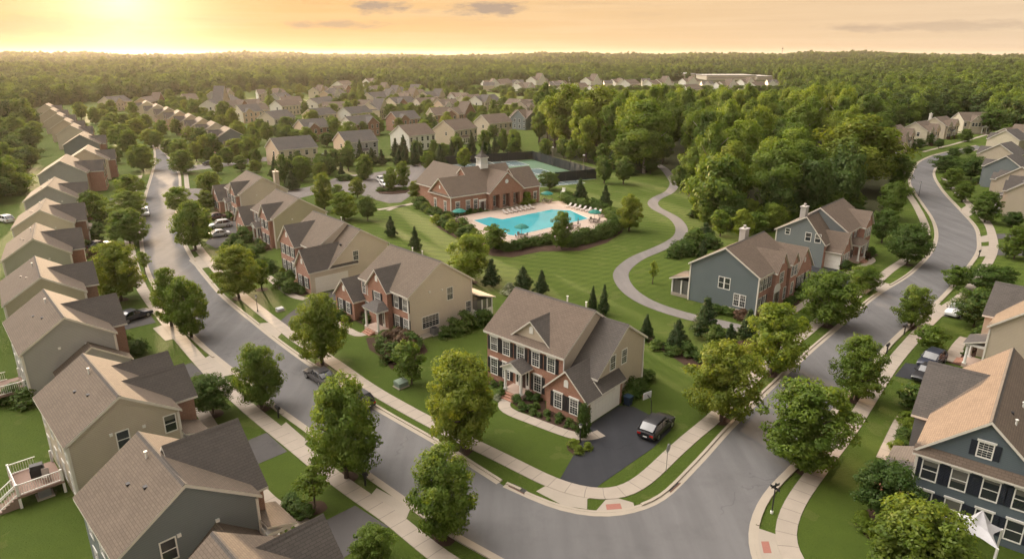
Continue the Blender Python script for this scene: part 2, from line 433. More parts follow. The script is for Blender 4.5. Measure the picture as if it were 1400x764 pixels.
# gaps in the raised kerb
GAPS = [((765,690),3.4),((838,698),2.2),((1042,745),2.2),((217,458),3.0),((306,498),2.6),((403,581),2.6),((537,679),2.9),((364,452),2.6),((242,266),8.0),((203,272),3.5),((1203,396),2.8),((1206,492),2.7),((1280,418),2.6),((1329,352),2.0),((1338,326),2.6),((1320,290),2.5),((262,362),2.5),((1085,816),2)]
GW = [(Vector(un(*p)), r) for p, r in GAPS]
def gap(p): return any((p - q).length < r for q, r in GW)
i0 = next(i for i, p in enumerate(gLR) if p.y > un(689, 661.5)[1])      # left-road right kerb starts past the corner
cornerL = gLR[i0:]
kerb_lines = [(gLL, 1), (cornerL, -1), (gRL, 1), (gRR, -1)]
for ln, sg in kerb_lines:
    S(ribbon('gutter', ln, -0.30 * sg, 0.14 * sg, 0.024, KERBM))
    S(ribbon('kerb', ln, 0.14 * sg, 0.40 * sg, 0.13, KERBM, 0.13, gap))
    S(ribbon('kerb', ln, 0.14 * sg, 0.40 * sg, 0.037, KERBM, 0.0, lambda p: not gap(p)))

# pavements
SW1 = [(780,880),(690,815),(604,764),(551,720),(524,699),(495,680),(447,645),(400.5,607),(337,555.6),(286,507),(241,456),(205,411),(190,385),(179,345),(175,315),(177,288),(183,262),(191,240)]
SW2 = [(252,305),(262,325),(280,350.6),(319,393),(355,424),(390,451),(402.6,462),(446.6,489),(478,511),(509.4,533),(551,557),(588,577),(652.6,610),(692,628.6),(728,647.5),(757,661),(791,672),(824,676),(849,673),(870,664),(891,648),(912.5,626),(944,598),(983,565),(1039,507.5),(1104,453),(1129,433),(1193,389),(1217,369),(1237,356),(1252,343),(1261,331),(1266,318),(1263,303),(1252,281),(1241,264),(1234,250),(1234,240),(1241,226)]
SW3 = [(1160,860),(1110,800),(1083,764),(1074,740),(1074,716),(1087,686.6),(1120,640),(1161,587),(1183,553),(1215,504),(1241,472),(1278.5,432),(1322,399.5),(1350,360),(1358,340),(1357,325),(1349,304),(1324,279),(1300,254),(1290,243)]
for q in (SW1, SW2, SW3): S(ribbon('pavement', cat_rom(W(q)), -0.75, 0.75, 0.055, WALKM, 0.06))
# the pavement up the far right bend and the left-road upper stretch
S(ribbon('pavement', cat_rom(W([(256,258),(255,248),(254,238)])), -0.6, 0.6, 0.05, WALKM, 0.05))
S(ribbon('pavement', cat_rom(W([(1262,208),(1285,202),(1302,198),(1330,190),(1350,184)])), -0.7, 0.7, 0.05, WALKM, 0.05))

# aprons between pavement and kerb, driveways
AP = [[(733,671.5),(752,660.5),(800,671),(822,675),(803,682),(802.5,696),(770,691)],[(815,698),(828,683),(845,681),(866,687),(868,697),(845,700)],[(1037,722),(1075,735),(1083,755),(1062,778),(1040,768),(1031,745)],
      [(209,449),(226,443),(243,462),(226,466)],[(275,492),(287,486),(321,511.5),(297,516)],[(379,587),(391,577),(421,603),(411,612)],[(503,681),(515,667),(562,692.5),(556,708),(546,712)],
      [(351,442.5),(368,441),(386,454.5),(378,463)],[(1185,391),(1200,384),(1222,390),(1205,401)],[(1199,501),(1209,488),(1227,491),(1216,514)],[(1270,425.5),(1284,416),(1297,424),(1278,434)],[(1335,325),(1352,321),(1357,330),(1338,332)],[(1337,337),(1358,336),(1358,350),(1334,351)],[(1312,287),(1324,279),(1334,290),(1322,298)],[(258,356),(272,350),(286,365),(271,368)]]
for q in AP: S(sheet('apron', W(q), 0.030, CONC))
for q in ([(828,689.5),(848,688),(850.5,695.5),(829.5,697)], [(1040.5,740),(1051,740),(1055,756),(1044,756)]):
    S(sheet('tactile_pad', W(q), 0.034, simple('tactile brick', (0.24, 0.10, 0.075), 0.8, scale=8)))
DR = [([(765,656),(808.6,579.5),(846,554.5),(866,556),(900,573),(918,587),(893,612),(857,637),(818,664),(812,671),(790,668)], DRIVEM),
      ([(150,446),(203,427),(213,441),(150,456)], DRIVE2),([(205,512),(262,496),(279,510.5),(215,529)], DRIVE2),([(300,618),(364.5,591.5),(393,617),(320,648)], DRIVE2),
      ([(430,719),(485.5,691),(531,720),(450,776),(440,764)], DRIVE2),([(380,441),(428,403),(480,392),(480,410),(396,452)], DRIVE2),
      ([(280,332),(325,296),(345,306),(296,340)], DRIVE2),([(1110,363),(1143,368.5),(1190,388),(1178,398),(1150,402),(1100,385)], DRIVEM),
      ([(1223,514),(1238,496),(1310,506),(1300,530)], DRIVEM),([(1283,431),(1298,423),(1345,420),(1335,440)], DRIVE2),
      ([(1358,320),(1395,319),(1400,326),(1359,327)], DRIVE2),([(1362,338),(1400,339),(1400,350),(1361,349)], DRIVE2),([(1331,287),(1350,284),(1372,290),(1340,294)], DRIVE2)]
for q, m in DR: S(sheet('driveway', W(q), 0.026, m))
WK = [([(700,540),(690,548),(688,555),(694,562),(727.5,575),(759,587),(790,597),(809,597.5),(822,592)],0.62),([(440,430),(455,439),(476,451),(492.7,459),(509,451)],0.6),([(366,378),(376,386),(392,399),(404,406),(418,409)],0.6),
      ([(1239,572),(1231,587),(1212,629)],0.85),([(1322,462),(1313,471),(1298,494)],0.75),([(356,672),(369,686),(393,701),(418,718)],0.6),([(272,556),(283,574),(306,610)],0.6),
      ([(1190,352),(1193,357),(1176,365),(1158,374)],0.55),([(1108,409),(1102,414),(1080,428)],0.55),([(516,287),(554,281),(570,278.6),(595,297)],0.75),([(554,281),(540,284),(530,288)],0.5),([(200,487),(213,500),(222,514)],0.5),([(770,268),(790,273),(797,277)],0.6),([(569,279),(590,275),(620,270)],0.6)]
for q, w in WK: S(ribbon('walkway', cat_rom(W(q), 0.6), -w, w, 0.040, WALKM, 0.03))
PATH = [(896,224),(908,231),(917,242),(922,252),(915,263),(900,270),(892,277),(897,285),(911,292),(924,300),(932,312),(929,324),(914,334),(892,344),(872,352),(859,361),(849,371),(849,381),(858,396),(877,410),(905,422),(945,434),(975,440),(1003,446),(1030,454),(1052,466)]
gPATH = cat_rom(W(PATH)); S(ribbon('path', gPATH, -1.25, 1.25, 0.030, PATHM, 0.03))

# pool terrace, water
deck_w = [(-14.5,143),(-7.5,150.5),(-1.6,154),(6.6,161.5),(12.4,163.5),(18,159),(25,143.5),(21,137),(15.0,129),(6,124),(0.0,121.8),(-3.5,124.5),(-9,132),(-12.5,138)]
S(sheet('pool_terrace', deck_w, 0.05, DECKM, 0.05))
pool_w = [(-8.2,142.6),(-4.8,145.6),(-2.1,143.4),(9.2,153.3),(13.4,152.2),(16.6,144.2),(0.6,129.6),(-0.6,130.3)]
def m_water():
    t = NT('pool water'); p = t.pos()
    n = t.noise(0.12, p, 3); n2 = t.noise(1.4, p, 3)
    k = t.mix(n, (0.025, 0.25, 0.30), (0.06, 0.38, 0.42))
    t.bsdf(k, 0.07, t.bump(n2, 0.16, 0.05), 0, 0.9); return t.m
ctr = Vector((sum(p[0] for p in pool_w)/8, sum(p[1] for p in pool_w)/8))
S(sheet('pool_coping', [tuple(ctr + (Vector(p)-ctr)*1.035) for p in pool_w], 0.085, simple('coping', (0.50,0.45,0.39), 0.7), 0.03))
S(sheet('pool_tiles', [tuple(ctr + (Vector(p)-ctr)*1.012) for p in pool_w], 0.090, simple('pool tile', (0.03,0.10,0.16), 0.3), 0.01))
S(sheet('pool_water', pool_w, 0.095, m_water()))
# grass island and mulch strips
# ------------------------------------------------------------------ house kit
# local frame of a house: x along the front (seen from the street, left to right), y to the back, z up; origin = front-left eave corner on the ground
_cache = {}
def cached(key, fn):
    if key not in _cache: _cache[key] = fn()
    return _cache[key]
def win_frame(w, h, mun, head):
    def f():
        b = B(); t = 0.085
        b.box(-w/2-t, w/2+t, -0.05, 0.0, -t-0.02, 0.0); b.box(-w/2-t, w/2+t, -0.05, 0.0, h, h+t)
        if head: b.box(-w/2-0.17, w/2+0.17, -0.09, 0.0, h+t, h+t+0.14)
        b.box(-w/2-t, -w/2, -0.05, 0.0, 0, h); b.box(w/2, w/2+t, -0.05, 0.0, 0, h)
        b.box(-w/2, w/2, -0.04, -0.005, h*0.5-0.03, h*0.5+0.03)
        if mun:
            nx = 3 if w < 1.3 else 5
            for i in range(1, nx): b.box(-w/2+w*i/nx-0.009, -w/2+w*i/nx+0.009, -0.03, -0.008, 0, h)
            for i in (1, 2, 4, 5)if mun > 1 else (1, 3): 
                z = h * i / (6 if mun > 1 else 4); b.box(-w/2, w/2, -0.028, -0.009, z-0.009, z+0.009)
        return b.mesh('window', [WHITE])
    return cached(('wf', round(w,2), round(h,2), mun, head), f)
def win_pane(w, h):
    def f():
        b = B(); b.box(-w/2, w/2, -0.016, -0.001, 0, h); return b.mesh('pane', [GLASS])
    return cached(('wp', round(w,2), round(h,2)), f)
def win_simple(w, h):
    def f():
        b = B(); t = 0.1
        b.box(-w/2-t, w/2+t, -0.03, 0.0, -t, h+t, 0); b.box(-w/2, w/2, -0.05, -0.031, 0, h*0.49, 1); b.box(-w/2, w/2, -0.05, -0.031, h*0.53, h, 1)
        return b.mesh('window', [WHITE, GLASS])
    return cached(('ws', round(w,2), round(h,2)), f)
def shutter_mesh(h, m):
    def f():
        b = B(); b.box(-0.2, 0.2, -0.045, 0.0, 0, h)
        n = int(h / 0.12)
        for i in range(n): b.box(-0.15, 0.15, -0.06, -0.046, i*h/n+0.02, i*h/n+0.08)
        return b.mesh('shutter', [m])
    return cached(('sh', round(h,2), m.name), f)
FACE = {'f': 0, 'r': math.pi/2, 'b': math.pi, 'l': -math.pi/2}
def on_face(o, face, along, plane, z):
    o.rotation_euler = (0, 0, FACE[face])
    o.location = (along, plane, z) if face in 'fb' else (plane, along, z)
    return o
def window(root, face, along, plane, z, w=0.95, h=1.5, shut=None, lod=0, mun=2, head=False):
    if lod:
        return on_face(link('window', win_simple(w, h), root), face, along, plane, z)
    f = on_face(link('window', win_frame(w, h, mun, head), root), face, along, plane, z)
    link('pane', win_pane(w, h), f)
    if shut:
        dx = w/2 + 0.085 + 0.215
        sgn = {'f': (1, 0), 'b': (1, 0), 'r': (0, 1), 'l': (0, 1)}[face]
        for s in (-1, 1):
            o = link('shutter', shutter_mesh(h + 0.1, shut), root)
            on_face(o, face, along + s * dx, plane, z - 0.05)
    return f
def gable_walls(root, axis, a0, a1, b0, b1, e0, e1, br, zr, mats, z0=0.0, name='wall'):
    """closed walls with two gables; mats = (side b0, side b1, gable a0, gable a1)"""
    def P(a, b_, z): return (a, b_, z) if axis == 'x' else (b_, a, z)
    b = B(); pts = [P(a, *q) for a in (a0, a1) for q in ((b0, z0), (b1, z0), (b1, e1), (br, zr), (b0, e0))]
    flip = axis != 'x'
    fs = [(0, 5, 9, 4), (1, 2, 7, 6), (0, 4, 3, 2, 1), (5, 6, 7, 8, 9), (4, 9, 8, 3), (3, 8, 7, 2)]
    ms = list(dict.fromkeys(mats)); mi = [ms.index(m) for m in mats] + [0, 0]
    if flip: fs = [tuple(reversed(f)) for f in fs]
    b.solid(pts, fs, mi); return b.build(name, ms, root)
def gable_roof(root, axis, a0, a1, b0, b1, e0, e1, br, zr, mat, oh=0.3, th=0.24, cap=False, name='roof', oha=None):
    """one closed chevron; eave and rake edges are painted boards"""
    oha = oh if oha is None else oha
    s0 = (zr - e0) / (br - b0); s1 = (zr - e1) / (b1 - br)
    def P(a, b_, z): return (a, b_, z) if axis == 'x' else (b_, a, z)
    prof = [(b0 - oh, e0 - s0*oh), (br, zr), (b1 + oh, e1 - s1*oh)]
    b = B(); pts = []
    for a in (a0 - oha, a1 + oha):
        pts += [P(a, q, z + 0.05) for q, z in prof] + [P(a, q, z + 0.05 - th) for q, z in prof]
    fs = [(0, 6, 7, 1), (1, 7, 8, 2), (3, 4, 10, 9), (4, 5, 11, 10), (0, 1, 4, 3), (1, 2, 5, 4), (6, 9, 10, 7), (7, 10, 11, 8), (0, 3, 9, 6), (2, 8, 11, 5)]
    if axis == 'x': fs = [tuple(f) for f in fs]
    else: fs = [tuple(reversed(f)) for f in fs]
    b.solid(pts, fs, [0, 0, 1, 1, 1, 1, 1, 1, 1, 1]); o = b.build(name, [mat, TRIM], root)
    if cap:
        c = B(); A0, A1 = a0 - oha + 0.02, a1 + oha - 0.02
        q = [(br-0.18, zr+0.075-0.18*s0), (br, zr+0.095), (br+0.18, zr+0.075-0.18*s1), (br, zr+0.03)]
        pp = [P(a, *k) for a in (A0, A1) for k in q]
        ff = [(0, 4, 5, 1), (1, 5, 6, 2), (2, 6, 7, 3), (3, 7, 4, 0), (0, 1, 2, 3), (4, 7, 6, 5)]
        if axis != 'x': ff = [tuple(reversed(f)) for f in ff]
        c.solid(pp, ff); c.build('ridge_cap', SHG['dark'], o)
    return o
def pent_roof(root, pts_low, pts_high, mat, th=0.16, name='roof'):
    """sloping slab from a low edge (two points) to a high edge (two points)"""
    (l0, l1), (h0, h1) = pts_low, pts_high
    b = B(); p = [l0, l1, h1, h0]; q = [(x, y, z - th) for x, y, z in p]
    n = (Vector(l1)-Vector(l0)).cross(Vector(h1)-Vector(l0)); fs = [(0,1,2,3),(7,6,5,4),(0,4,5,1),(1,5,6,2),(2,6,7,3),(3,7,4,0)]
    if n.z < 0: fs = [tuple(reversed(f)) for f in fs]
    b.solid(p + q, fs, [0,1,1,1,1,1]); return b.build(name, [mat, TRIM], root)
def vents(root, pts):
    for x, y, z, kind in pts:
        b = B()
        if kind == 0: b.cyl((x,y,z-0.2),(x,y,z+0.5),0.07,n=8); b.cyl((x,y,z+0.5),(x,y,z+0.56),0.12,n=8); m = WHITE
        else: b.box(x-0.16,x+0.16,y-0.14,y+0.14,z-0.1,z+0.12); m = SHUT
        b.build('roof_vent', m, root)
def garage_door(root, face, along, plane, w=4.8, h=2.25):
    b = B(); t = 0.14
    b.box(-w/2-t, w/2+t, -0.06, 0, h, h+t+0.05); b.box(-w/2-t, -w/2, -0.06, 0, 0, h); b.box(w/2, w/2+t, -0.06, 0, 0, h)
    n = 4
    for i in range(n):
        b.box(-w/2, w/2, -0.03, -0.002, i*h/n+0.012, (i+1)*h/n-0.012)
        for k in range(8):
            x0 = -w/2 + w*k/8
            b.box(x0+0.06, x0+w/8-0.06, -0.042, -0.031, i*h/n+0.08, (i+1)*h/n-0.08)
    return on_face(b.build('garage_door', simple('garage door paint', (0.70,0.67,0.60), 0.5, var=0.05), root), face, along, plane, 0.02)
def front_door(root, face, along, plane, z, arch=False):
    b = B(); b.box(-0.95, 0.95, -0.07, 0, 0, 2.35, 1); b.box(-0.46, 0.46, -0.1, -0.071, 0.02, 2.1, 0); b.box(-0.83, -0.58, -0.085, -0.071, 0.4, 2.1, 2); b.box(0.58, 0.83, -0.085, -0.071, 0.4, 2.1, 2)
    b.box(-1.05, 1.05, -0.12, 0, 2.35, 2.62, 1)
    o = on_face(b.build('front_door', [DOORM, WHITE, GLASS], root), face, along, plane, z)
    if arch:
        c = B(); pts = []
        for k in range(9):
            t = math.pi * k / 8; pts.append((0.95*math.cos(t), 2.62 + 0.75*math.sin(t)))
        n = len(pts); V = [(x, -0.12, q) for x, q in pts] + [(x, 0, q) for x, q in pts]
        c.solid(V, [tuple(reversed(range(n)))] + [(i, i+1, n+i+1, n+i) for i in range(n-1)] + [(n-1, 0, n, 2*n-1)]); on_face(c.build('door_arch', WHITE, root), face, along, plane, z)
    return o
def column(root, x, y, z0, z1, r=0.16, square=False):
    b = B()
    if square: b.box(x-r, x+r, y-r, y+r, z0, z1)
    else:
        b.cyl((x,y,z0+0.12),(x,y,z1-0.1),r,r*0.85,10); b.box(x-r*1.3,x+r*1.3,y-r*1.3,y+r*1.3,z0,z0+0.12); b.box(x-r*1.2,x+r*1.2,y-r*1.2,y+r*1.2,z1-0.1,z1)
    b.build('column', WHITE, root, False)
def porch(root, x0, x1, yw, depth, kind='gable', rmat=None, zf=0.55, zc=2.95, steps=True, cols=2):
    """front porch against the wall at y = yw"""
    rmat = rmat or SHG['dark']; yf = yw - depth
    b = B(); b.box(x0, x1, yf, yw, 0, zf); b.build('porch_floor', simple('porch slab', (0.40,0.30,0.24), 0.8), root)
    if steps:
        xm = (x0+x1)/2; b = B()
        for k in range(3): b.box(xm-0.9, xm+0.9, yf-0.3*(k+1), yf-0.3*k-0.002, 0, zf-(k+1)*zf/4)
        b.build('steps', BRK['red'], root)
    for k in range(cols):
        x = x0 + 0.22 + (x1 - x0 - 0.44) * k / (cols - 1); column(root, x, yf + 0.22, zf, zc)
    b = B(); b.box(x0-0.05, x1+0.05, yf-0.03, yw-0.01, zc, zc+0.28); b.build('porch_beam', WHITE, root)
    if kind == 'gable':
        xm = (x0+x1)/2; zr = zc + 0.28 + (x1-x0)/2*0.55
        gable_walls(root, 'y', yf, yw-0.02, x0, x1, zc+0.28, zc+0.28, xm, zr, (WHITE,)*4, zc+0.281, 'porch_gable')
        gable_roof(root, 'y', yf, yw-0.25, x0, x1, zc+0.30, zc+0.30, xm, zr+0.02, rmat, 0.2, 0.14, name='porch_roof')
    elif kind == 'hip':
        b = B(); z0 = zc+0.285; o = 0.2; h = 0.75; i = 0.9
        p = [(x0-o,yf-o,z0),(x1+o,yf-o,z0),(x1+o,yw-0.01,z0),(x0-o,yw-0.01,z0),(x0+i,yf+i,z0+h),(x1-i,yf+i,z0+h),(x1-i,yw-0.01,z0+h),(x0+i,yw-0.01,z0+h)]
        b.solid(p, [(0,1,5,4),(1,2,6,5),(3,0,4,7),(4,5,6,7),(3,2,1,0),(2,3,7,6)], [0,0,0,0,1,1]); b.build('porch_roof', [rmat, TRIM], root)
    else:
        pent_roof(root, ((x0-0.25,yf-0.25,zc+0.29),(x1+0.25,yf-0.25,zc+0.29)), ((x0-0.25,yw-0.01,zc+1.05),(x1+0.25,yw-0.01,zc+1.05)), rmat, name='porch_roof')
def chimney(root, x, y, z0, z1, w=0.9, d=0.7, m=None):
    m = m or simple('chimney cladding', (0.36,0.34,0.31), 0.7)
    b = B(); b.box(x-w/2, x+w/2, y-d/2, y+d/2, z0, z1); b.box(x-w/2-0.1, x+w/2+0.1, y-d/2-0.1, y+d/2+0.1, z1+0.001, z1+0.16)
    b.cyl((x,y,z1+0.161),(x,y,z1+0.5),0.16,n=8); b.cyl((x,y,z1+0.501),(x,y,z1+0.6),0.24,n=8)
    b.build('chimney', m, root)
def gable_vent(root, face, along, plane, z):
    b = B(); n = 7; pts = [(-0.26,0),(0.26,0)] + [(0.26*math.cos(math.pi*k/6), 0.55+0.26*math.sin(math.pi*k/6)) for k in range(7)]
    V = [(x,-0.05,q) for x,q in pts] + [(x,0,q) for x,q in pts]; n = len(pts)
    b.solid(V, [tuple(range(n)), ] + [(i, n+i, n+(i+1)%n, (i+1)%n) for i in range(n)]); on_face(b.build('gable_vent', WHITE, root), face, along, plane, z)
def corner_boards(root, pts, z1):
    for x, y in pts:
        b = B(); b.box(x-0.09, x+0.09, y-0.09, y+0.09, 0, z1); b.build('corner_board', TRIM, root)
def light(root, face, along, plane, z):
    b = B(); b.box(-0.12,0.12,-0.12,0,0,0.22); on_face(b.build('wall_light', WHITE, root), face, along, plane, z)
def downpipe(root, x, y, z1):
    b = B(); b.cyl((x,y,0.1),(x,y,z1),0.06,n=6); b.build('downpipe', WHITE, root)

NEAR_HOUSES = []          # (root, width, front y) for planting
BLOCKED = []              # (x, y, r) footprints trees keep away from
def place(name, A, deg, label, group=None, cx=5.5, cy=5, r=8):
    root = empty(name, (A[0], A[1], 0), rad(deg), label, 'house', group)
    a = rad(deg); BLOCKED.append((A[0]+cx*math.cos(a)-cy*math.sin(a), A[1]+cx*math.sin(a)+cy*math.cos(a), r)); return root
def main_block(root, Wd, D, side, front, roof, ze=5.6, zr=9.2, ry=None, axis='x', cap=True, left=None, back=None):
    ry = D/2 if ry is None else ry; i = 0.3; p = (zr - ze) / ry
    e = ze + p * i
    gable_walls(root, 'x', i, Wd-i, i, D-i, e, e, ry, zr, (front, back or side, left or side, side))
    gable_roof(root, 'x', i, Wd-i, i, D-i, e, e, ry, zr, roof, cap=cap)
def front_gable(root, x0, x1, yf, ze, zr, yb, front, side, roof, z0=0.0, oh=0.28, vent=True, cap=False, xr=None):
    xr = (x0+x1)/2 if xr is None else xr
    gable_walls(root, 'y', yf, yb, x0, x1, ze, ze, xr, zr, (side, side, front, side), z0)
    gable_roof(root, 'y', yf, yb, x0, x1, ze, ze, xr, zr, roof, oh, 0.2, cap=cap)
    if vent: gable_vent(root, 'f', xr, yf-0.002, ze + (zr-ze)*0.30)

# ---- the brick house on the corner
def corner_house():
    A = un(660.6, 451.3, 5.6)
    h = place('brick_house', A, -42, 'corner brick house with five shuttered bays, small white porch and wide black driveway', cx=7, r=9)
    F_, T_, R_ = BRK['red'], SID['tan'], SHG['brown']
    main_block(h, 11.1, 10.5, T_, F_, R_)
    # lower wing to the right and its long front slope
    gable_walls(h, 'x', 10.81, 14.0, 1.6, 10.2, 4.15, 5.75, 6.6, 8.1, (F_, T_, T_, T_))
    gable_roof(h, 'x', 11.0, 14.0, 1.6, 10.2, 4.15, 5.75, 6.6, 8.1, SHG['dark'], 0.3, cap=True, oha=0.0 if False else 0.3)
    # garage front gable
    gable_walls(h, 'y', -0.95, 5.2, 9.75, 14.7, 2.75, 2.75, 12.2, 5.1, (F_, F_, F_, F_))
    gable_roof(h, 'y', -0.95, 3.2, 9.75, 14.7, 2.75, 2.75, 12.2, 5.1, SHG['dark'], 0.28, 0.2, cap=True)
    gable_vent(h, 'f', 12.2, -0.96, 3.3)
    pent_roof(h, ((15.02, 1.2, 2.72), (15.02, 5.5, 2.72)), ((13.9, 1.2, 3.75), (13.9, 5.5, 3.75)), SHG['dark'])
    garage_door(h, 'r', 2.2, 14.71)
    # decorative gable
    gable_walls(h, 'y', 0.75, 4.2, 3.6, 8.9, 5.95, 5.95, 6.25, 8.15, (T_, T_, T_, T_), 5.7)
    gable_roof(h, 'y', 0.75, 4.6, 3.6, 8.9, 5.95, 5.95, 6.25, 8.15, SHG['dark'], 0.28, 0.18, cap=True)
    gable_vent(h, 'f', 6.25, 0.74, 6.75)
    for x in (1.35, 3.15, 5.2, 7.25, 9.3): window(h, 'f', x, 0.298, 3.55, 0.9, 1.5, SHUT, head=True)
    for x in (1.35, 3.15, 7.55): window(h, 'f', x, 0.298, 0.75, 0.9, 1.75, SHUT, head=True)
    for x in (11.25, 13.2): window(h, 'f', x, -0.952, 0.75, 0.9, 1.55, SHUT, head=True)
    front_door(h, 'f', 5.5, 0.298, 0.55)
    porch(h, 4.2, 6.8, 0.29, 1.75, 'gable')
    for y in (4.3, 6.4): window(h, 'r', y, 14.002, 3.9, 0.85, 1.5)
    corner_boards(h, [(14.0, 10.2), (10.8, 0.3), (14.7, -0.95)], 2.7)
    for s in ('l',):
        window(h, 'l', 3.2, 0.298, 3.6); window(h, 'l', 7.2, 0.298, 3.6)
    for x in (2.5, 5.5, 8.5): window(h, 'b', x, 10.202, 3.6); window(h, 'b', x, 10.202, 0.8)
    for q in ((6.9, 5.9, 9.1, 0), (9.3, 6.0, 9.0, 0)): vents(h, [q])
    downpipe(h, 10.95, 0.22, 5.5); downpipe(h, 14.08, 10.1, 5.6)
    NEAR_HOUSES.append((h, 0.4, 9.5, 0.3, (4.0, 7.0))); NEAR_HOUSES.append((h, 9.8, 14.4, -0.95, None))
corner_house()
# ---- tan sided house with left front-gabled wing and sun room
def tan_house():
    h = place('brick_house', un(489, 379.5, 5.6), -46, 'brick fronted house with plain beige side wall, white sun room and hipped porch')
    F_, T_, R_ = BRK['red'], SID['beige'], SHG['taupe']
    main_block(h, 11.4, 10.9, T_, F_, R_)
    front_gable(h, 2.9, 7.4, -0.35, 5.7, 8.0, 5.0, F_, F_, SHG['dark'])
    front_gable(h, -3.9, 0.9, -1.4, 2.95, 5.4, 7.5, F_, F_, SHG['dark'])
    for x in (0.95, 2.2): window(h, 'f', x, 0.298, 3.6, 0.75, 1.5, None); 
    for x in (8.5, 10.4): window(h, 'f', x, 0.298, 3.55, 0.9, 1.55, SHUT); window(h, 'f', x, 0.298, 0.75, 0.9, 1.7, SHUT)
    window(h, 'f', 5.15, -0.352, 3.3, 1.3, 1.6, SHUT)
    for x in (-2.5, -0.6): window(h, 'f', x, -1.402, 0.75, 0.85, 1.5, SHUT)
    window(h, 'f', 1.6, 0.298, 0.75, 0.9, 1.7, SHUT)
    front_door(h, 'f', 5.7, -0.352, 0.5); porch(h, 4.3, 7.5, -0.36, 1.7, 'hip', SHG['grey'], 0.5)
    window(h, 'r', 3.6, 11.102, 0.8, 2.6, 1.5); window(h, 'r', 6.9, 11.102, 3.7, 0.9, 1.6); window(h, 'r', 10.0, 11.102, 1.0, 0.8, 1.6)
    light(h, 'r', 3.6, 11.1, 5.4); light(h, 'r', 5.6, 11.1, 5.2)
    b = B(); b.box(8.2, 12.3, 10.61, 13.4, 0, 1.3); b.build('sunroom_wall', WHITE, h)
    for x in (8.3, 9.3, 10.3, 11.3, 12.2): column(h, x, 13.3, 1.3, 2.7, 0.08, True)
    for y in (11.5, 12.4): column(h, 12.2, y, 1.3, 2.7, 0.08, True)
    b = B(); b.box(8.35, 12.15, 10.7, 13.25, 1.301, 2.69); b.build('sunroom_glass', GLASS, h)
    pent_roof(h, ((7.9, 13.7, 2.75), (12.6, 13.7, 2.75)), ((7.9, 10.6, 3.7), (12.6, 10.6, 3.7)), SID['peach'])
    corner_boards(h, [(11.1, 0.3), (11.1, 10.6)], 5.6)
    for x in (2.5, 5.5, 8.5): window(h, 'b', x, 10.602, 3.6); 
    vents(h, [(4.2, 6.2, 8.9, 0), (6.4, 6.2, 8.9, 0)]); b = B(); b.box(11.12, 12.4, 1.0, 9.6, 0, 0.12); b.build('foundation_strip', CONC, h)
    NEAR_HOUSES.append((h, 0.9, 11.0, 0.3, (4.2, 7.6))); NEAR_HOUSES.append((h, -3.8, 0.9, -1.4, None)); NEAR_HOUSES.append((h, 7.6, 11.0, -0.9, None))
tan_house()
# ---- H3: beige with side garage
def side_garage_house(A, deg, label, F_, T_, R_, flip_lod=0, group=None):
    h = place('brick_house', A, deg, label, group, cx=7, r=9)
    main_block(h, 10.8, 11.2, T_, F_, R_)
    front_gable(h, 0.5, 6.1, -0.9, 5.6, 8.4, 5.5, F_, F_, SHG['dark'])
    gable_walls(h, 'x', 10.5, 14.2, 0.6, 10.9, 3.7, 5.75, 6.2, 8.6, (F_, T_, T_, T_))
    gable_roof(h, 'x', 10.8, 14.2, 0.6, 10.9, 3.7, 5.75, 6.2, 8.6, R_, cap=True)
    gable_walls(h, 'y', -2.6, 4.0, 9.6, 14.21, 3.7, 3.7, 11.9, 6.5, (T_, T_, F_, T_))
    gable_roof(h, 'y', -2.6, 5.2, 9.6, 14.21, 3.7, 3.7, 11.9, 6.5, SHG['dark'], 0.28, 0.2, cap=True); gable_vent(h, 'f', 11.9, -2.61, 4.3)
    garage_door(h, 'r', 0.9, 14.212, 5.2)
    for x in (1.6, 3.3, 5.0): window(h, 'f', x, -0.902, 3.5, 0.85, 1.5, SHUT); window(h, 'f', x, -0.902, 0.75, 0.85, 1.6, SHUT)
    for x in (8.4,): window(h, 'f', x, 0.298, 3.5, 0.9, 1.5, SHUT)
    for x in (10.9, 12.9): window(h, 'f', x, -2.602, 0.8, 0.85, 1.55, SHUT)
    front_door(h, 'f', 7.8, 0.298, 0.5); porch(h, 6.4, 9.3, 0.29, 1.8, 'pent')
    window(h, 'r', 5.2, 14.202, 3.9, 0.85, 1.4); corner_boards(h, [(14.2, 10.9)], 5.7)
    for x in (2.5, 5.5, 8.5, 12): window(h, 'b', x, 10.902, 3.6); window(h, 'b', x, 10.902, 0.8)
    vents(h, [(8.2, 6.4, 8.9, 0), (13.0, 3.4, 6.4, 1)])
    NEAR_HOUSES.append((h, 0.5, 6.1, -0.9, None)); NEAR_HOUSES.append((h, 9.7, 14.0, -2.6, None))
    return h
side_garage_house(un(387.6, 324.5, 5.6), -48, 'brick fronted house with a white garage door in its beige side wall', BRK['rose'], SID['beige'], SHG['taupe'])
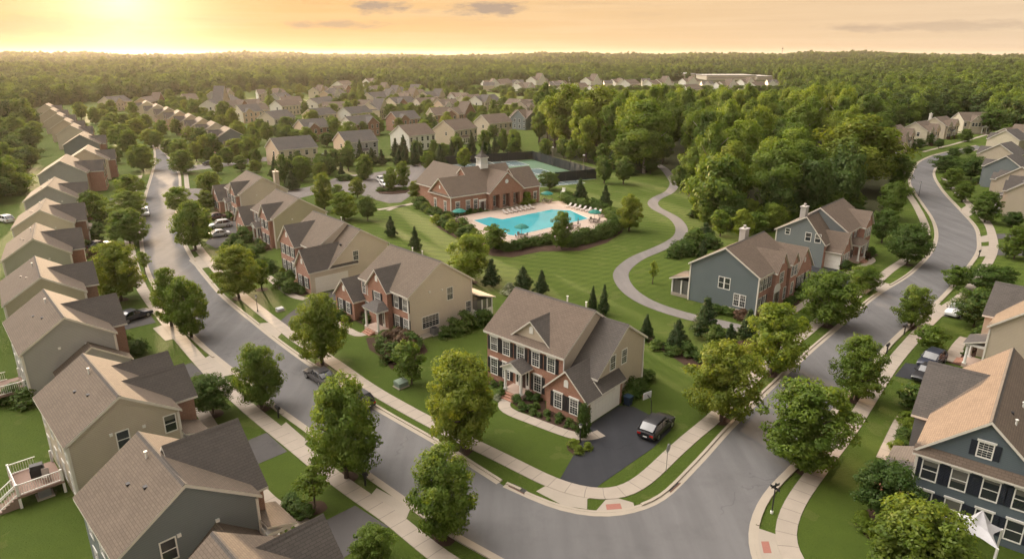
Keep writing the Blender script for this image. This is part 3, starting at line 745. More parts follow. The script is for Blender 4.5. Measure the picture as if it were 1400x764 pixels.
# ---- H4, H5: brick fronts with left garage wing
def left_wing_house(A, deg, label, F_, T_, R_, Wd=11.6, D=10.8, lod=0, chim=False, zr=8.9, shut=SHUT, group=None, extra=False):
    h = place('brick_house', A, deg, label, group, cx=4, r=9)
    main_block(h, Wd, D, T_, F_, R_, zr=zr, cap=(lod == 0))
    front_gable(h, Wd*0.52, Wd*0.52+4.4, -0.35, 5.6, 7.9, 4.6, F_, F_, SHG['dark'])
    front_gable(h, -5.0, 0.9, -1.6, 3.0, 5.9, 7.5, F_, F_, SHG['dark'])
    for x in (1.6, 3.4, 5.0): window(h, 'f', x, 0.298, 3.5, 0.85, 1.5, None if lod else shut, lod); window(h, 'f', x, 0.298, 0.75, 0.85, 1.6, None if lod else shut, lod)
    for x in (Wd*0.52+1.2, Wd*0.52+3.2): window(h, 'f', x, -0.352, 3.5, 0.85, 1.5, None if lod else shut, lod); window(h, 'f', x, -0.352, 0.75, 0.85, 1.6, None if lod else shut, lod)
    for x in (-3.2, -1.2): window(h, 'f', x, -1.602, 0.75, 0.85, 1.5, None if lod else shut, lod)
    front_door(h, 'f', 4.3, 0.296, 0.4); porch(h, 3.1, 5.6, 0.29, 1.5, 'gable', steps=False)
    window(h, 'r', 7.5, Wd-0.298, 3.4, 1.6, 1.4, None, lod); light(h, 'r', 3.8, Wd-0.3, 5.0)
    for x in (2.5, 5.5, 8.5): window(h, 'b', x, D-0.298, 3.6, lod=lod); window(h, 'b', x, D-0.298, 0.8, lod=lod)
    if chim: chimney(h, Wd-0.9, D-2.2, 5.5, 9.6, 1.3, 0.9, SID['tan'])
    corner_boards(h, [(Wd-0.3, 0.3), (Wd-0.3, D-0.3)], 5.5)
    NEAR_HOUSES.append((h, 5.8, Wd, -0.35, None))
    return h
left_wing_house(un(342.3, 286, 5.6), -51, 'house with khaki side gable and peach brick front beside parked cars', BRK['rose'], SID['khaki'], SHG['taupe'])
left_wing_house(un(306, 256, 5.6), -53, 'house with pale nested gables and a tall tan chimney next to the side street', BRK['rose'], SID['beige'], SHG['taupe'], chim=True)
# ---- the two grey-blue houses on the right-hand street
def greyblue_near():
    h = place('brick_house', un(1040.3, 381.5, 5.6), 47, 'house with large grey-blue side wall, arched white door and screened porch by the path', cx=9, r=10)
    F_, T_, R_ = BRK['rose'], SID['greyblue'], SHG['brown']
    main_block(h, 12.6, 10.8, T_, F_, R_, zr=8.9)
    front_gable(h, 4.6, 8.4, -0.3, 5.7, 8.0, 4.6, F_, F_, SHG['brown'])
    front_gable(h, 10.0, 12.4, -0.2, 5.7, 7.1, 4.0, F_, F_, SHG['brown'], vent=False)
    front_gable(h, 13.2, 19.8, 0.2, 3.3, 6.6, 8.5, F_, SID['greyblue'], SHG['brown'])
    gable_walls(h, 'x', 12.3, 14, 2.2, 8.6, 3.2, 3.2, 5.4, 5.3, (F_, T_, T_, T_)); gable_roof(h, 'x', 12.5, 14, 2.2, 8.6, 3.2, 3.2, 5.4, 5.3, R_, 0.2, 0.18)
    for x in (1.2, 2.6, 4.0): window(h, 'f', x, 0.298, 3.5, 0.8, 1.5, SHUT); 
    for x in (1.2, 2.6): window(h, 'f', x, 0.298, 0.75, 0.8, 1.7, SHUT)
    window(h, 'f', 6.5, -0.302, 3.6, 1.3, 1.5); 
    for x in (9.3, 10.7, 11.9): window(h, 'f', x, 0.29 if x < 10 else -0.202, 3.5, 0.8, 1.5, SHUT if x < 10 else None)
    for x in (8.2, 9.6, 11.2): window(h, 'f', x, 0.298 if x < 10 and x > 8.4 else (-0.302 if x < 8.4 else -0.202), 0.75, 0.8, 1.7, None)
    for x in (14.8, 16.2, 18.2): window(h, 'f', x, 0.198, 0.8, 0.85, 1.6, SHUT)
    front_door(h, 'f', 5.3, -0.302, 0.35, True)
    window(h, 'l', 4.75, 0.298, 3.0, 0.72, 1.55, mun=0); window(h, 'l', 5.65, 0.298, 3.0, 0.72, 1.55, mun=0); window(h, 'l', 2.3, 0.298, 0.95, 0.72, 1.65, mun=1); window(h, 'l', 3.2, 0.298, 0.95, 0.72, 1.65, mun=1)
    chimney(h, 8.5, 6.7, 6.5, 9.75, 1.25, 0.9)
    # screened porch at the back left
    b = B(); b.box(0.5, 4.4, 10.51, 13.5, 0, 0.45); b.build('porch_floor', CONC, h)
    for x, y in ((0.6, 13.4), (2.4, 13.4), (4.3, 13.4), (0.6, 11.9), (0.6, 10.7)): column(h, x, y, 0.45, 2.6, 0.09, True)
    b = B(); b.box(0.66, 4.25, 10.6, 13.35, 0.451, 2.58); b.build('porch_screen', simple('porch screen', (0.10, 0.10, 0.09), 0.5), h)
    pent_roof(h, ((0.2, 13.8, 2.65), (4.7, 13.8, 2.65)), ((0.2, 10.5, 3.6), (4.7, 10.5, 3.6)), SHG['taupe'], name='porch_roof')
    corner_boards(h, [(0.3, 0.3), (0.3, 10.5)], 5.5); b = B(); b.box(-0.25, 0.28, 1.0, 5.0, 0, 0.5); b.build('foundation_strip', CONC, h)
    NEAR_HOUSES.append((h, 0.2, 4.4, 0.3, None)); NEAR_HOUSES.append((h, 6.4, 12.6, -0.3, None)); NEAR_HOUSES.append((h, 13.2, 19.8, 0.2, None))
greyblue_near()
def greyblue_far():
    h = place('brick_house', un(1161, 319, 5.6), 47, 'grey-blue house backed by the woods with white double garage door and white chimney', cx=4, r=9)
    F_, T_, R_ = BRK['rose'], SID['slate'], SHG['brown']
    main_block(h, 11.4, 10.4, T_, F_, R_, zr=9.2)
    front_gable(h, 6.6, 11.0, -0.5, 5.7, 8.0, 5.0, F_, F_, R_)
    gable_walls(h, 'x', -4.6, 0.3, 2.2, 10.4, 4.4, 5.6, 5.6, 8.4, (F_, T_, T_, T_)); gable_roof(h, 'x', -4.6, 0.0, 2.2, 10.4, 4.4, 5.6, 5.6, 8.4, R_, cap=True)
    front_gable(h, -3.4, 0.9, -0.35, 3.1, 5.9, 4.5, F_, SID['greige'], R_)
    pent_roof(h, ((-3.9, -0.5, 2.9), (-3.9, 6.2, 2.9)), ((-2.9, -0.5, 3.6), (-2.9, 6.2, 3.6)), R_)
    b = B(); b.box(-3.42, -3.0, 4.2, 6.0, 0, 2.9); b.build('garage_wall', SID['greige'], h)
    garage_door(h, 'l', 2.0, -3.402, 4.4)
    for x in (-2.4, -1.2, 0.0): window(h, 'f', x, -0.352, 0.75, 0.75, 1.6, None)
    for x in (2.2, 4.6): window(h, 'f', x, 0.298, 3.5, 0.85, 1.5, SHUT)
    for x in (7.6, 8.9, 10.1): window(h, 'f', x, -0.502, 3.5, 0.8, 1.5); window(h, 'f', x, -0.502, 0.75, 0.8, 1.6)
    front_door(h, 'f', 4.0, 0.297, 0.4); porch(h, 2.4, 6.2, 0.29, 1.8, 'hip', R_, 0.4)
    for y in (3.4, 5.0): window(h, 'l', y, -4.602, 4.3, 0.85, 1.35, mun=0)
    window(h, 'l', 8.5, -4.602, 4.9, 0.7, 0.9, mun=0)
    chimney(h, -3.8, 6.5, 6.5, 9.75, 1.2, 0.9); corner_boards(h, [(-4.6, 10.4)], 5.5)
    NEAR_HOUSES.append((h, -3.4, 0.8, -0.35, None)); NEAR_HOUSES.append((h, 6.6, 11.0, -0.5, None))
greyblue_far()
# ---- left row: backs towards us, fronts to the road
def row_house(A, deg, label, side, roof, Wd=12, D=8.9, front=None, gables=((3.0, 7.6),), wing=None, lod=0, zr=8.5, wins=True, group=None, porch_x=None, roofvents=True, gout=1.4):
    front = front or BRK['brown']
    h = place('house', A, deg, label, group, cx=Wd/2, cy=D/2, r=8)
    main_block(h, Wd, D, side, front, roof, zr=zr, cap=(lod == 0))
    for k, (a, c) in enumerate(gables):
        front_gable(h, a, c, -gout, 5.5, 5.5 + (c-a)*0.52, 4.0, front, front, SHG['dark'], cap=(lod == 0))
        for x in (a + (c-a)*0.3, a + (c-a)*0.7):
            window(h, 'f', x, -gout-0.002, 3.4, 0.85, 1.4, None, lod); window(h, 'f', x, -gout-0.002, 0.8, 0.85, 1.5, None, lod)
    if wing:
        x0, y0, y1, ze, zw = wing
        gable_walls(h, 'x', x0, 0.29, y0, y1, ze, ze, (y0+y1)/2, zw, (front, side, side, side)); gable_roof(h, 'x', x0, 0.1, y0, y1, ze, ze, (y0+y1)/2, zw, roof, 0.25, 0.2, oha=0.2)
    if porch_x:
        porch(h, porch_x[0], porch_x[1], 0.29, 1.9, 'pent', roof, 0.4, 2.6, steps=False, cols=3)
        front_door(h, 'f', (porch_x[0]+porch_x[1])/2, 0.297, 0.4)
    for y in wins if isinstance(wins, tuple) else ((2.2, 6.6) if wins else ()):
        window(h, 'l', y, 0.298, 3.85, 0.85, 1.45, None, lod, 0)
    for x in (1.6, 4.2, 6.8, 9.6):
        if x < Wd - 1: window(h, 'b', x, D-0.298, 3.5, 0.9, 1.4, None, lod); window(h, 'b', x, D-0.298, 0.7, 0.9, 1.7, None, lod)
    if not lod:
        corner_boards(h, [(0.3, 0.3), (0.3, D-0.3)], 5.4); light(h, 'l', 5.4, 0.3, 5.2); light(h, 'l', 3.0, 0.3, 5.0)
        downpipe(h, 0.4, 0.2, 5.4); downpipe(h, 0.4, D-0.2, 5.4)
    if roofvents:
        s = (zr - 5.6) / (D/2)
        for x, y, k in ((Wd*0.35, D*0.66, 1), (Wd*0.55, D*0.72, 1), (Wd*0.62, D*0.56, 0)): vents(h, [(x, y, zr - s*(y - D/2), k)])
    return h
row_house(un(358.5, 677, 5.6), 135, 'slate sided house at the bottom left with grey-brown shingle roof and white roof vent', SID['slate'], SHG['taupe'], 8.8, 9.2, gables=((1.5, 8.4),), wing=(-1.2, 0.8, 5.4, 3.1, 4.95), porch_x=(-0.6, 2.2), zr=8.75, wins=(6.1,), gout=0.7)
row_house(un(249, 559.4, 5.6), 134, 'tan sided house with two dark front gables and a white railed rear deck', SID['greige'], SHG['taupe'], 11.2, 8.7, gables=((2.6, 6.6), (7.2, 10.8)), porch_x=(-0.4, 2.2), zr=8.45, wins=(1.0, 4.6), gout=1.8)
row_house(un(161, 454.7, 5.6), 132, 'grey sided house beside a parked navy car, low garage roof on one side', SID['grey'], SHG['taupe'], 11.8, 8.9, gables=((3.6, 8.6),), wing=(-1.3, -0.5, 6.2, 3.0, 5.25), zr=8.55, wins=())
row_house(un(120, 398.7, 5.6), 127, 'khaki sided house in the left row, next beyond the grey one', SID['khaki'], SHG['taupe'], 11.4, 8.9, gables=((4.2, 8.6),), zr=8.4, wins=())
row_house(un(99, 346, 5.6), 122, 'sage sided house of the left row with a red brick return at its front corner', SID['sage'], SHG['taupe'], 11.8, 8.9, gables=((4.0, 8.8),), zr=8.45, wins=(), front=BRK['red'])
row_house(un(102.4, 305.4, 5.6), 119, 'pale greenish house of the left row with a white porch showing beyond it', SID['cream'], SHG['taupe'], 11.8, 9.5, gables=((4.0, 8.8),), zr=8.5, wins=(), porch_x=(9.0, 11.6))
row_house(un(107, 270.8, 5.6), 117, 'grey gabled house of the left row facing a lone parked car', SID['grey'], SHG['taupe'], 12, 9.8, gables=((4.0, 8.6),), zr=8.6, wins=())
row_house((-6.0, 27.0), 135, 'house cut by the bottom edge, showing brown roof and dark front gable', SID['tan'], SHG['taupe'], 10.6, 9.2, gables=((6.9, 11.0),), zr=8.75, wins=(), gout=1.0)
def far_dir(p0, p1):
    a, b_ = un(*p0), un(*p1); return math.degrees(math.atan2(b_[1]-a[1], b_[0]-a[0]))
# ---- right row: fronts face left to the right-hand street, near gable ends face us
def right_house(near, fdir, label, side, roof, Wd, D, zr, front=None, gables=(), win_r=(), porch_r=None, lod=0, shut=None, attic=False, group=None, gx=1.0, cap=True):
    a = un(*near, 5.6); f = rad(fdir); A = (a[0] + Wd*math.cos(f), a[1] + Wd*math.sin(f)); front = front or side
    h = place('house', A, fdir + 180, label, group, cx=Wd/2, cy=D/2, r=Wd*0.55)
    main_block(h, Wd, D, side, front, roof, zr=zr, cap=cap and lod == 0)
    for x0, x1 in gables:
        front_gable(h, x0, x1, -gx, 5.45, 5.45+(x1-x0)*0.37, 4.2, front, side, SHG['dark'], cap=cap and lod == 0, vent=lod == 0)
        for x in (x0+(x1-x0)*0.3, x0+(x1-x0)*0.7):
            window(h, 'f', x, -gx-0.002, 3.4, 0.9, 1.4, None, lod); window(h, 'f', x, -gx-0.002, 0.8, 0.9, 1.5, None, lod)
    for y, z in win_r: window(h, 'r', y, Wd-0.298, z, 0.95, 1.55, shut, lod, 0, head=True)
    if attic: window(h, 'r', D/2, Wd-0.298, 6.55, 0.85, 1.1, shut, 0, head=True)
    if porch_r: porch(h, porch_r[0], porch_r[1], 0.29, 1.9, 'pent', SHG['grey'], 0.4, 2.7, steps=True, cols=2); front_door(h, 'f', sum(porch_r)/2, 0.297, 0.4)
    if not lod: corner_boards(h, [(Wd-0.3, 0.3), (Wd-0.3, D-0.3)], 5.4)
    if shut is None: NEAR_HOUSES.append((h, 0.6, Wd-0.8, 0.3 if not gables else -gx, porch_r))
    return h
r1 = right_house((1249, 614), 50.5, 'navy sided house with shuttered gable windows and a glowing tan roof slope', SID['blue'], SHG['brown'], 16.5, 8.5, 9.5, BRK['red'], ((1.3, 9.7),), [(y, z) for y in (1.25, 3.15, 5.1, 7.0) for z in (3.35, 0.75)], (12.2, 15.9), 0, SHUTB, True)
b = B(); Wd = 16.5
pent_roof(r1, ((Wd+0.12, 0.0, 5.42), (Wd+0.12, 8.5, 5.42)), ((Wd-0.29, 0.0, 6.05), (Wd-0.29, 8.5, 6.05)), SHG['brown'])
vents(r1, [(13.2, 5.6, 8.2, 0), (10.6, 6.3, 7.4, 1), (9.2, 5.8, 8.0, 0), (12.0, 5.2, 8.6, 1)])
r2 = right_house((1349, 446.5), 46, 'beige sided house beyond two parked dark cars, with a tan sunlit roof slope', SID['tan'], SHG['taupe'], 15, 9.0, 9.3, BRK['red'], ((2.0, 9.8),), (), (11.4, 14.3))
b = B(); b.box(-2.2, 0.28, 0.8, 5.0, 0, 0.5); b.build('porch_floor', CONC, r2)
for x, y in ((-2.1, 0.9), (-2.1, 4.9), (-0.9, 0.9)): column(r2, x, y, 0.5, 2.9, 0.1, True)
pent_roof(r2, ((-2.5, 0.5, 2.95), (-2.5, 5.3, 2.95)), ((0.29, 0.5, 3.7), (0.29, 5.3, 3.7)), SHG['grey'], name='porch_roof')
a3 = un(1386, 251, 5.6)
h = place('house', a3, -132, 'peach brick house at the right edge with a columned porch over a lawn', cx=6, cy=5)
main_block(h, 12, 9.5, SID['tan'], BRK['rose'], SHG['grey'], zr=9.0)
front_gable(h, 0.6, 4.4, -0.6, 5.6, 7.8, 4, BRK['rose'], SID['tan'], SHG['dark']); front_gable(h, 6.6, 9.6, -0.6, 5.6, 7.4, 4, BRK['rose'], SID['tan'], SHG['dark'])
for x in (1.5, 3.4, 7.4, 8.8): window(h, 'f', x, -0.602, 3.5, 0.85, 1.5); window(h, 'f', x, -0.602, 0.8, 0.85, 1.5)
porch(h, 2.0, 6.4, -0.61, 1.8, 'pent', SHG['grey'], 0.4, cols=3); window(h, 'f', 5.5, 0.298, 3.5)
right_house((1361, 244), 42, 'house with two peach gabled bays catching the sun beside a beige side wall', SID['tan'], SHG['taupe'], 11, 9.5, 9.0, SID['peach'], ((1.0, 4.2), (6.6, 10.0)), (), None, 1)
right_house((1344, 227), 40, 'dark slate sided house in the right row behind round street trees', SID['slate'], SHG['grey'], 10, 9.5, 8.8, SID['slate'], ((2.5, 6.5),), (), None, 1)
right_house((1338, 209), 38, 'house with cream gable wall and purple-brown roof, right row far part', SID['tan'], SHG['grey'], 10, 10, 8.8, SID['tan'], ((3, 8),), (), None, 1)
right_house((1351, 189), 35, 'farthest cream gabled house of the right row, its roof just above the street trees', SID['cream'], SHG['grey'], 10, 10, 8.8, SID['cream'], ((3, 8),), (), None, 1)
# ---- houses across the bend
def across(A, deg, label, side, gab, chim):
    h = place('house', un(*A, 5.6), deg, label, None, cx=6, cy=5)
    main_block(h, 11.5, 10.5, side, SID['tan'], SHG['taupe'], zr=8.9, cap=False)
    front_gable(h, 6.2, 10.8, -0.6, 5.6, 8.0, 4.5, SID['peach'], side, SHG['brown'])
    front_gable(h, 1.0, 4.6, -0.4, 5.6, 7.6, 4.5, SID['tan'], side, SHG['brown'])
    if gab: front_gable(h, -5.0, 0.8, -2.0, 3.0, 5.6, 7.5, SID['peach'], side, SHG['brown']); garage_door(h, 'l', 1.5, -5.002, 4.6)
    for x in (1.9, 3.6): window(h, 'f', x, -0.402, 3.5, lod=1); window(h, 'f', x, -0.402, 0.8, lod=1)
    for x in (7.4, 9.6): window(h, 'f', x, -0.602, 3.5, lod=1); window(h, 'f', x, -0.602, 0.8, lod=1)
    window(h, 'l', 3.5, 0.298, 3.5, lod=1); porch(h, 4.0, 6.8, 0.29, 1.6, 'gable', steps=False, zf=0.3)
    if chim: chimney(h, 4.5, 8.8, 5.5, 9.8, 1.2, 0.9, SID['white'])
    NEAR_HOUSES.append((h, 0.6, 10.8, -0.6, None))
across((1234, 187), 42, 'house across the bend with dormer gables and white garage, nearest the woods', SID['tan'], True, True)
across((1269, 180), 40, 'middle house across the bend with a tall cream side wall', SID['cream'], False, False)
across((1294, 172.5), 36, 'third house across the bend with purple-grey roof and chimney', SID['tan'], False, True)
h = place('house', un(1318, 166, 5.6), 2, 'white porch house at the end of the bend facing us with a front gable', None, cx=6, cy=5)
main_block(h, 13.5, 10, SID['cream'], SID['greige'], SHG['taupe'], zr=9.2, cap=False); front_gable(h, 3.0, 8.4, -0.6, 5.6, 8.2, 4.5, SID['greige'], SID['cream'], SHG['brown'])
for x in (4.2, 5.7, 7.2): window(h, 'f', x, -0.602, 3.4, lod=1)
for x in (1.2, 10.0, 12.0): window(h, 'f', x, 0.298, 3.4, lod=1); window(h, 'f', x, 0.298, 0.8, lod=1)
porch(h, 8.0, 10.6, 0.29, 2.0, 'gable', steps=False, zf=0.3)

# ---- the rows beyond the car park: eave line given by its two ends in the photo
SIDES = list(SID.values())
def mid_house(Lp, Rp, D, label, side, front, roof, gab=None, porchx=None, lod=1, zr_k=0.62, group=None, win=True, ze=5.6, chim=False, name='house'):
    a, c = un(*Lp, ze), un(*Rp, ze); Wd = math.dist(a, c); deg = math.degrees(math.atan2(c[1]-a[1], c[0]-a[0]))
    h = place(name, a, deg, label, group, cx=Wd/2, cy=D/2, r=Wd*0.6)
    main_block(h, Wd, D, side, front, roof, ze=ze, zr=ze + D/2*zr_k, cap=False)
    if gab:
        for g0, g1 in gab: front_gable(h, g0*Wd, g1*Wd, -0.5, ze, ze+(g1-g0)*Wd*0.40, D*0.45, front, side, roof, vent=False)
    if win:
        n = max(2, int(Wd / 2.6))
        for i in range(n):
            x = Wd * (i + 0.5) / n; pl = 0.298
            if gab and any(g0*Wd-0.3 < x < g1*Wd+0.3 for g0, g1 in gab): pl = -0.502
            window(h, 'f', x, pl, 3.5, 0.95, 1.5, None, lod)
            if not (porchx and porchx[0]-0.6 < x < porchx[1]+0.6): window(h, 'f', x, pl, 0.8, 0.95, 1.6, None, lod)
        window(h, 'l', D*0.4, 0.298, 3.5, 0.9, 1.4, None, lod)
    if porchx:
        b = B(); b.box(porchx[0], porchx[1], -1.3, 0.29, 0, 2.6); b.build('bay', WHITE, h)
        for i in range(int((porchx[1]-porchx[0])/1.2)): window(h, 'f', porchx[0]+0.7+i*1.2, -1.302, 0.6, 0.8, 1.7, None, 1)
        pent_roof(h, ((porchx[0]-0.3, -1.6, 2.62), (porchx[1]+0.3, -1.6, 2.62)), ((porchx[0]-0.3, 0.29, 3.3), (porchx[1]+0.3, 0.29, 3.3)), roof)
    if chim: chimney(h, Wd*0.5, D*0.55, ze+2, ze + D/2*zr_k + 1.2, 1.0, 0.8)
    return h
G_, BR, TA = SHG['grey'], SHG['brown'], SHG['taupe']
c1 = lambda x, y: (340 + x/6.364, 110 + y/6.364)
c2 = lambda x, y: (540 + x/6.364, 110 + y/6.364)
c3 = lambda x, y: (140 + x/6.364, 110 + y/6.364)
mid_house(c1(255,612), c1(607,580), 11, 'peach-lit beige house with white bay behind the car park, first of its row', SID['peach'], SID['cream'], G_, None, (5.5, 8.5))
mid_house(c1(845,548), c1(1132,524), 11, 'grey fronted house with a pale side wall and white bay behind the car park', SID['peach'], SID['grey'], G_, None, (4.0, 8.0))
mid_house(c2(122,490), c2(357,465), 12, 'white sided house behind the clubhouse evergreens', SID['white'], SID['white'], BR, None, None)
mid_house(c2(520,440), c2(722,413), 12, 'tan house with a small dark porch just left of the tennis courts', SID['tan'], SID['greige'], BR, None, (3.5, 7.5))
mid_house(c2(820,380), c2(1027,363), 11.5, 'tan house with dark rear windows behind the tennis courts', SID['tan'], SID['greige'], BR, None, None)
mid_house(c2(990,318), c2(1150,330), 10, 'low gabled house with blue-grey front at the edge of the woods', SID['slate'], SID['slate'], BR, ((0.15, 0.95),), None)
mid_house(c1(490,420), c1(716,402), 10.5, 'brick gabled house with shuttered windows in the second row', SID['peach'], BRK['brown'], G_, ((0.12, 0.55),))
mid_house(c1(910,388), c1(1132,366), 10.5, 'white gabled house with a brick cross gable in the second row', SID['white'], BRK['brown'], G_, ((0.5, 0.98),))
mid_house(c1(1297,345), c1(1500,330), 11, 'brick sided house with dark cross gable in the second row', BRK['brown'], BRK['brown'], G_, ((0.05, 0.5),))
mid_house(c2(340,305), c2(540,296), 11, 'tan house with a centre gable in the second row, third from the right', SID['tan'], BRK['brown'], BR, ((0.5, 0.95),))
mid_house(c2(560,298), c2(700,272), 10, 'reddish gabled house beside an orange tinted tree in the second row', SID['peach'], BRK['brown'], TA, ((0.25, 0.95),))
mid_house(c1(225,340), c1(412,318), 11, 'grey-white house of the second row behind dark trees', SID['cream'], SID['grey'], G_)
mid_house(c1(590,308), c1(772,288), 10, 'cream gabled house of the third row above a grey roof', SID['cream'], SID['cream'], G_)
mid_house(c1(888,294), c1(1082,273), 10, 'white gabled house of the third row under a dark roof', SID['white'], SID['cream'], G_)
mid_house(c1(290,228), c1(470,212), 10.5, 'pale house of the upper left rows with a cream end wall', SID['white'], SID['cream'], BR)
mid_house(c1(290,192), c1(470,186), 10.5, 'house whose roof shows just above a pale house, upper left rows', SID['cream'], SID['tan'], BR)
mid_house(c1(605,208), c1(775,180), 10.5, 'pale house of the fourth row left of a large round tree', SID['white'], SID['cream'], G_)
mid_house(c1(640,235), c1(850,232), 9, 'pink roofed house with a small dormer in the fourth row', SID['tan'], SID['tan'], TA, ((0.02, 0.25),))
mid_house(c1(940,215), c1(1110,215), 9, 'low tan roofed house of the fourth row', SID['cream'], SID['cream'], TA, ((0.4, 0.9),))
mid_house(c1(1130,258), c1(1225,240), 11, 'gable fronted cream house of the fourth row', SID['cream'], SID['cream'], G_, ((0.0, 0.9),))
rows = [  # left eave, right eave, gables, tint
 (c2(10,150), c2(105,152), 0), (c2(130,135), c2(290,115), 1), (c2(310,150), c2(440,130), 0), (c2(450,145), c2(605,150), 1), (c2(620,175), c2(775,165), 0), (c2(760,190), c2(930,170), 1), (c2(950,205), c2(1155,215), 0), (c2(1150,235), c2(1230,225), 1),
 (c2(10,205), c2(200,190), 1), (c2(215,200), c2(400,190), 0), (c2(420,220), c2(575,210), 1), (c1(1090,155), c1(1310,135), 0), (c1(1320,190), c1(1410,180), 1), (c1(1100,85), c1(1240,70), 0), (c1(1260,115), c1(1390,95), 1),
 (c1(610,95), c1(715,80), 1), (c1(765,85), c1(905,75), 0), (c1(720,135), c1(860,115), 1), (c1(230,120), c1(340,105), 1), (c1(80,120), c1(155,118), 0), (c1(280,160), c1(390,148), 1), (c1(0,215), c1(140,205), 0), (c1(20,265), c1(190,255), 1),
 (c3(90,195), c3(262,180), 1), (c3(410,190), c3(545,165), 0), (c3(715,165), c3(840,160), 1), (c3(1010,225), c3(1195,165), 1), (c3(1005,130), c3(1150,115), 0), (c3(1105,235), c3(1280,215), 0), (c3(1220,280), c3(1400,268), 1)]
tint = ['tan', 'cream', 'beige', 'peach', 'greige', 'white', 'grey']; rtint = [BR, TA, G_]
names = ['brown', 'taupe', 'grey']
for i, (l_, r_, g) in enumerate(rows):
    side = tint[i % 7]; rf = i % 3
    seg = 'near the far tree belt' if i < 8 else 'in the packed rows left of the woods' if i < 15 else 'in the upper rows below the hazy woods' if i < 23 else 'on the left below the sunlit haze'
    mid_house(l_, r_, 9.5 + (i % 3), f'{side} walled house with {names[rf]} roof {seg}', SID[side], SID[tint[(i+2) % 7]] if i % 4 else BRK['brown'], rtint[rf], (((0.1, 0.5),) if g else ((0.5, 0.92),)), group=f'{side} and {names[rf]} houses {seg}')
# farthest white group
far = [(660,118,676,0),(664,121,690,1),(690,115,703,0),(700,119,716,1),(708,120,732,0),(733,116,750,1),(751,117,768,0),(760,122,778,1),(775,127,790,0),(778,115,792,1),(792,120,806,0),(808,117,824,1),(826,115,838,0),(842,119,858,1),(862,116,876,0),(878,117,890,1),(893,116,904,0),(905,120,922,1),(900,128,914,0),(938,118,958,1),(943,124,962,0),(960,121,976,1),(985,119,1004,0),(992,124,1012,1),(1012,128,1026,0),(1018,119,1036,1),(1036,120,1050,0),(1050,119,1064,1),(812,124,830,0),(716,127,734,1),(560,121,574,0),(505,118,520,1),(470,118,485,0)]
for i, (x0, y, x1, g) in enumerate(far):
    y -= 5.5 if i % 2 else 0.5
    mid_house((x0, y), (x1, y - 0.6 * (i % 3)), 10 + i % 3 * 2, 'far white or cream gabled house with grey roof beyond the tree belt', SID['white' if i % 3 else 'cream'], SID['white' if i % 2 else 'tan'], [G_, BR, TA][i % 3], ((0.15, 0.75),) if g else None, group='far white houses beyond the tree belt', win=False, ze=5.5)
# ---- row on the right side of the upper left road (gable ends towards us)
for i in range(8):
    t = i / 7; px = 296 + (188 - 296) * t ** 0.9; py = 189 + (147 - 189) * t ** 0.8
    f = far_dir((262, 232), (218, 196)) if i < 3 else far_dir((218, 196), (190, 165))
    A0 = un(px, py, 5.6)
    side = ['slate', 'beige', 'tan', 'greige', 'peach', 'tan', 'beige', 'cream'][i]; 
    w = 11.0; a = rad(f); org = (A0[0] + w*math.cos(a), A0[1] + w*math.sin(a))
    h = place('house', org, f - 180, f'{side} house with sunlit peach roof, number {["one","two","three","four","five","six","seven","eight"][i]} up the right side of the upper left road', None, cx=w/2, cy=5)
    h['label'] = ['slate gabled house nearest us on the right of the upper left road', 'beige house second up the right side of the upper left road', 'tan house third up the right side of the upper left road', 'greige house fourth up the right side of the upper left road', 'peach house fifth up the right side of the upper left road', 'tan house sixth up the right side of the upper left road', 'beige house just before the last on the right of the upper left road', 'cream house last in line on the right of the upper left road'][i]
    main_block(h, w, 10.4, SID[side], BRK['rose'], TA, zr=8.8, cap=False); front_gable(h, 1.2, 5.4, -1.2, 5.6, 7.8, 4.5, BRK['rose'], SID[side], SHG['dark'], vent=False); front_gable(h, 6.0, 10, -0.8, 5.6, 7.6, 4.5, BRK['rose'], SID[side], SHG['dark'], vent=False)
    for x in (2.2, 4.2, 7, 9): window(h, 'f', x, -1.202 if x < 6 else -0.802, 3.4, lod=1)
    if i == 0: front_gable(h, 11.2, 14.2, 2, 3, 4.6, 6, SID['slate'], SID['slate'], TA); window(h, 'r', 5, w-0.298, 3.4, lod=1)
# ---- upper part of the left row
up = [((120,236.6),116,'grey'),((149,219),116,'tan'),((137,197),115,'slate'),((120,183),115,'beige'),((109,174.5),115,'tan'),((97,165.5),115,'greige'),((87,158),115,'tan'),((79,151),115,'beige')]
lab = ['grey house with a brick wing turned to the road, left row by the side street','tan roofed house with a dark rooftop chimney, left row above the side street','slate gabled house third above the left side street','beige gabled house fourth above the left side street','tan gabled house fifth above the left side street','greige gabled house sixth above the left side street','tan gabled house seventh above the left side street','beige house last at the top of the left row']
for i, (p, dg, sd) in enumerate(up):
    row_house(un(*p, 5.6), dg, lab[i], SID[sd], TA, 14 if i == 0 else 11.5, 11 if i < 3 else 10.5, gables=((4, 8.6),) if i else ((5, 9.4), (9.9, 13.4)), zr=9.0, lod=1, wins=(), roofvents=False, gout=3.0 if i == 0 else 1.2, front=BRK['rose'])
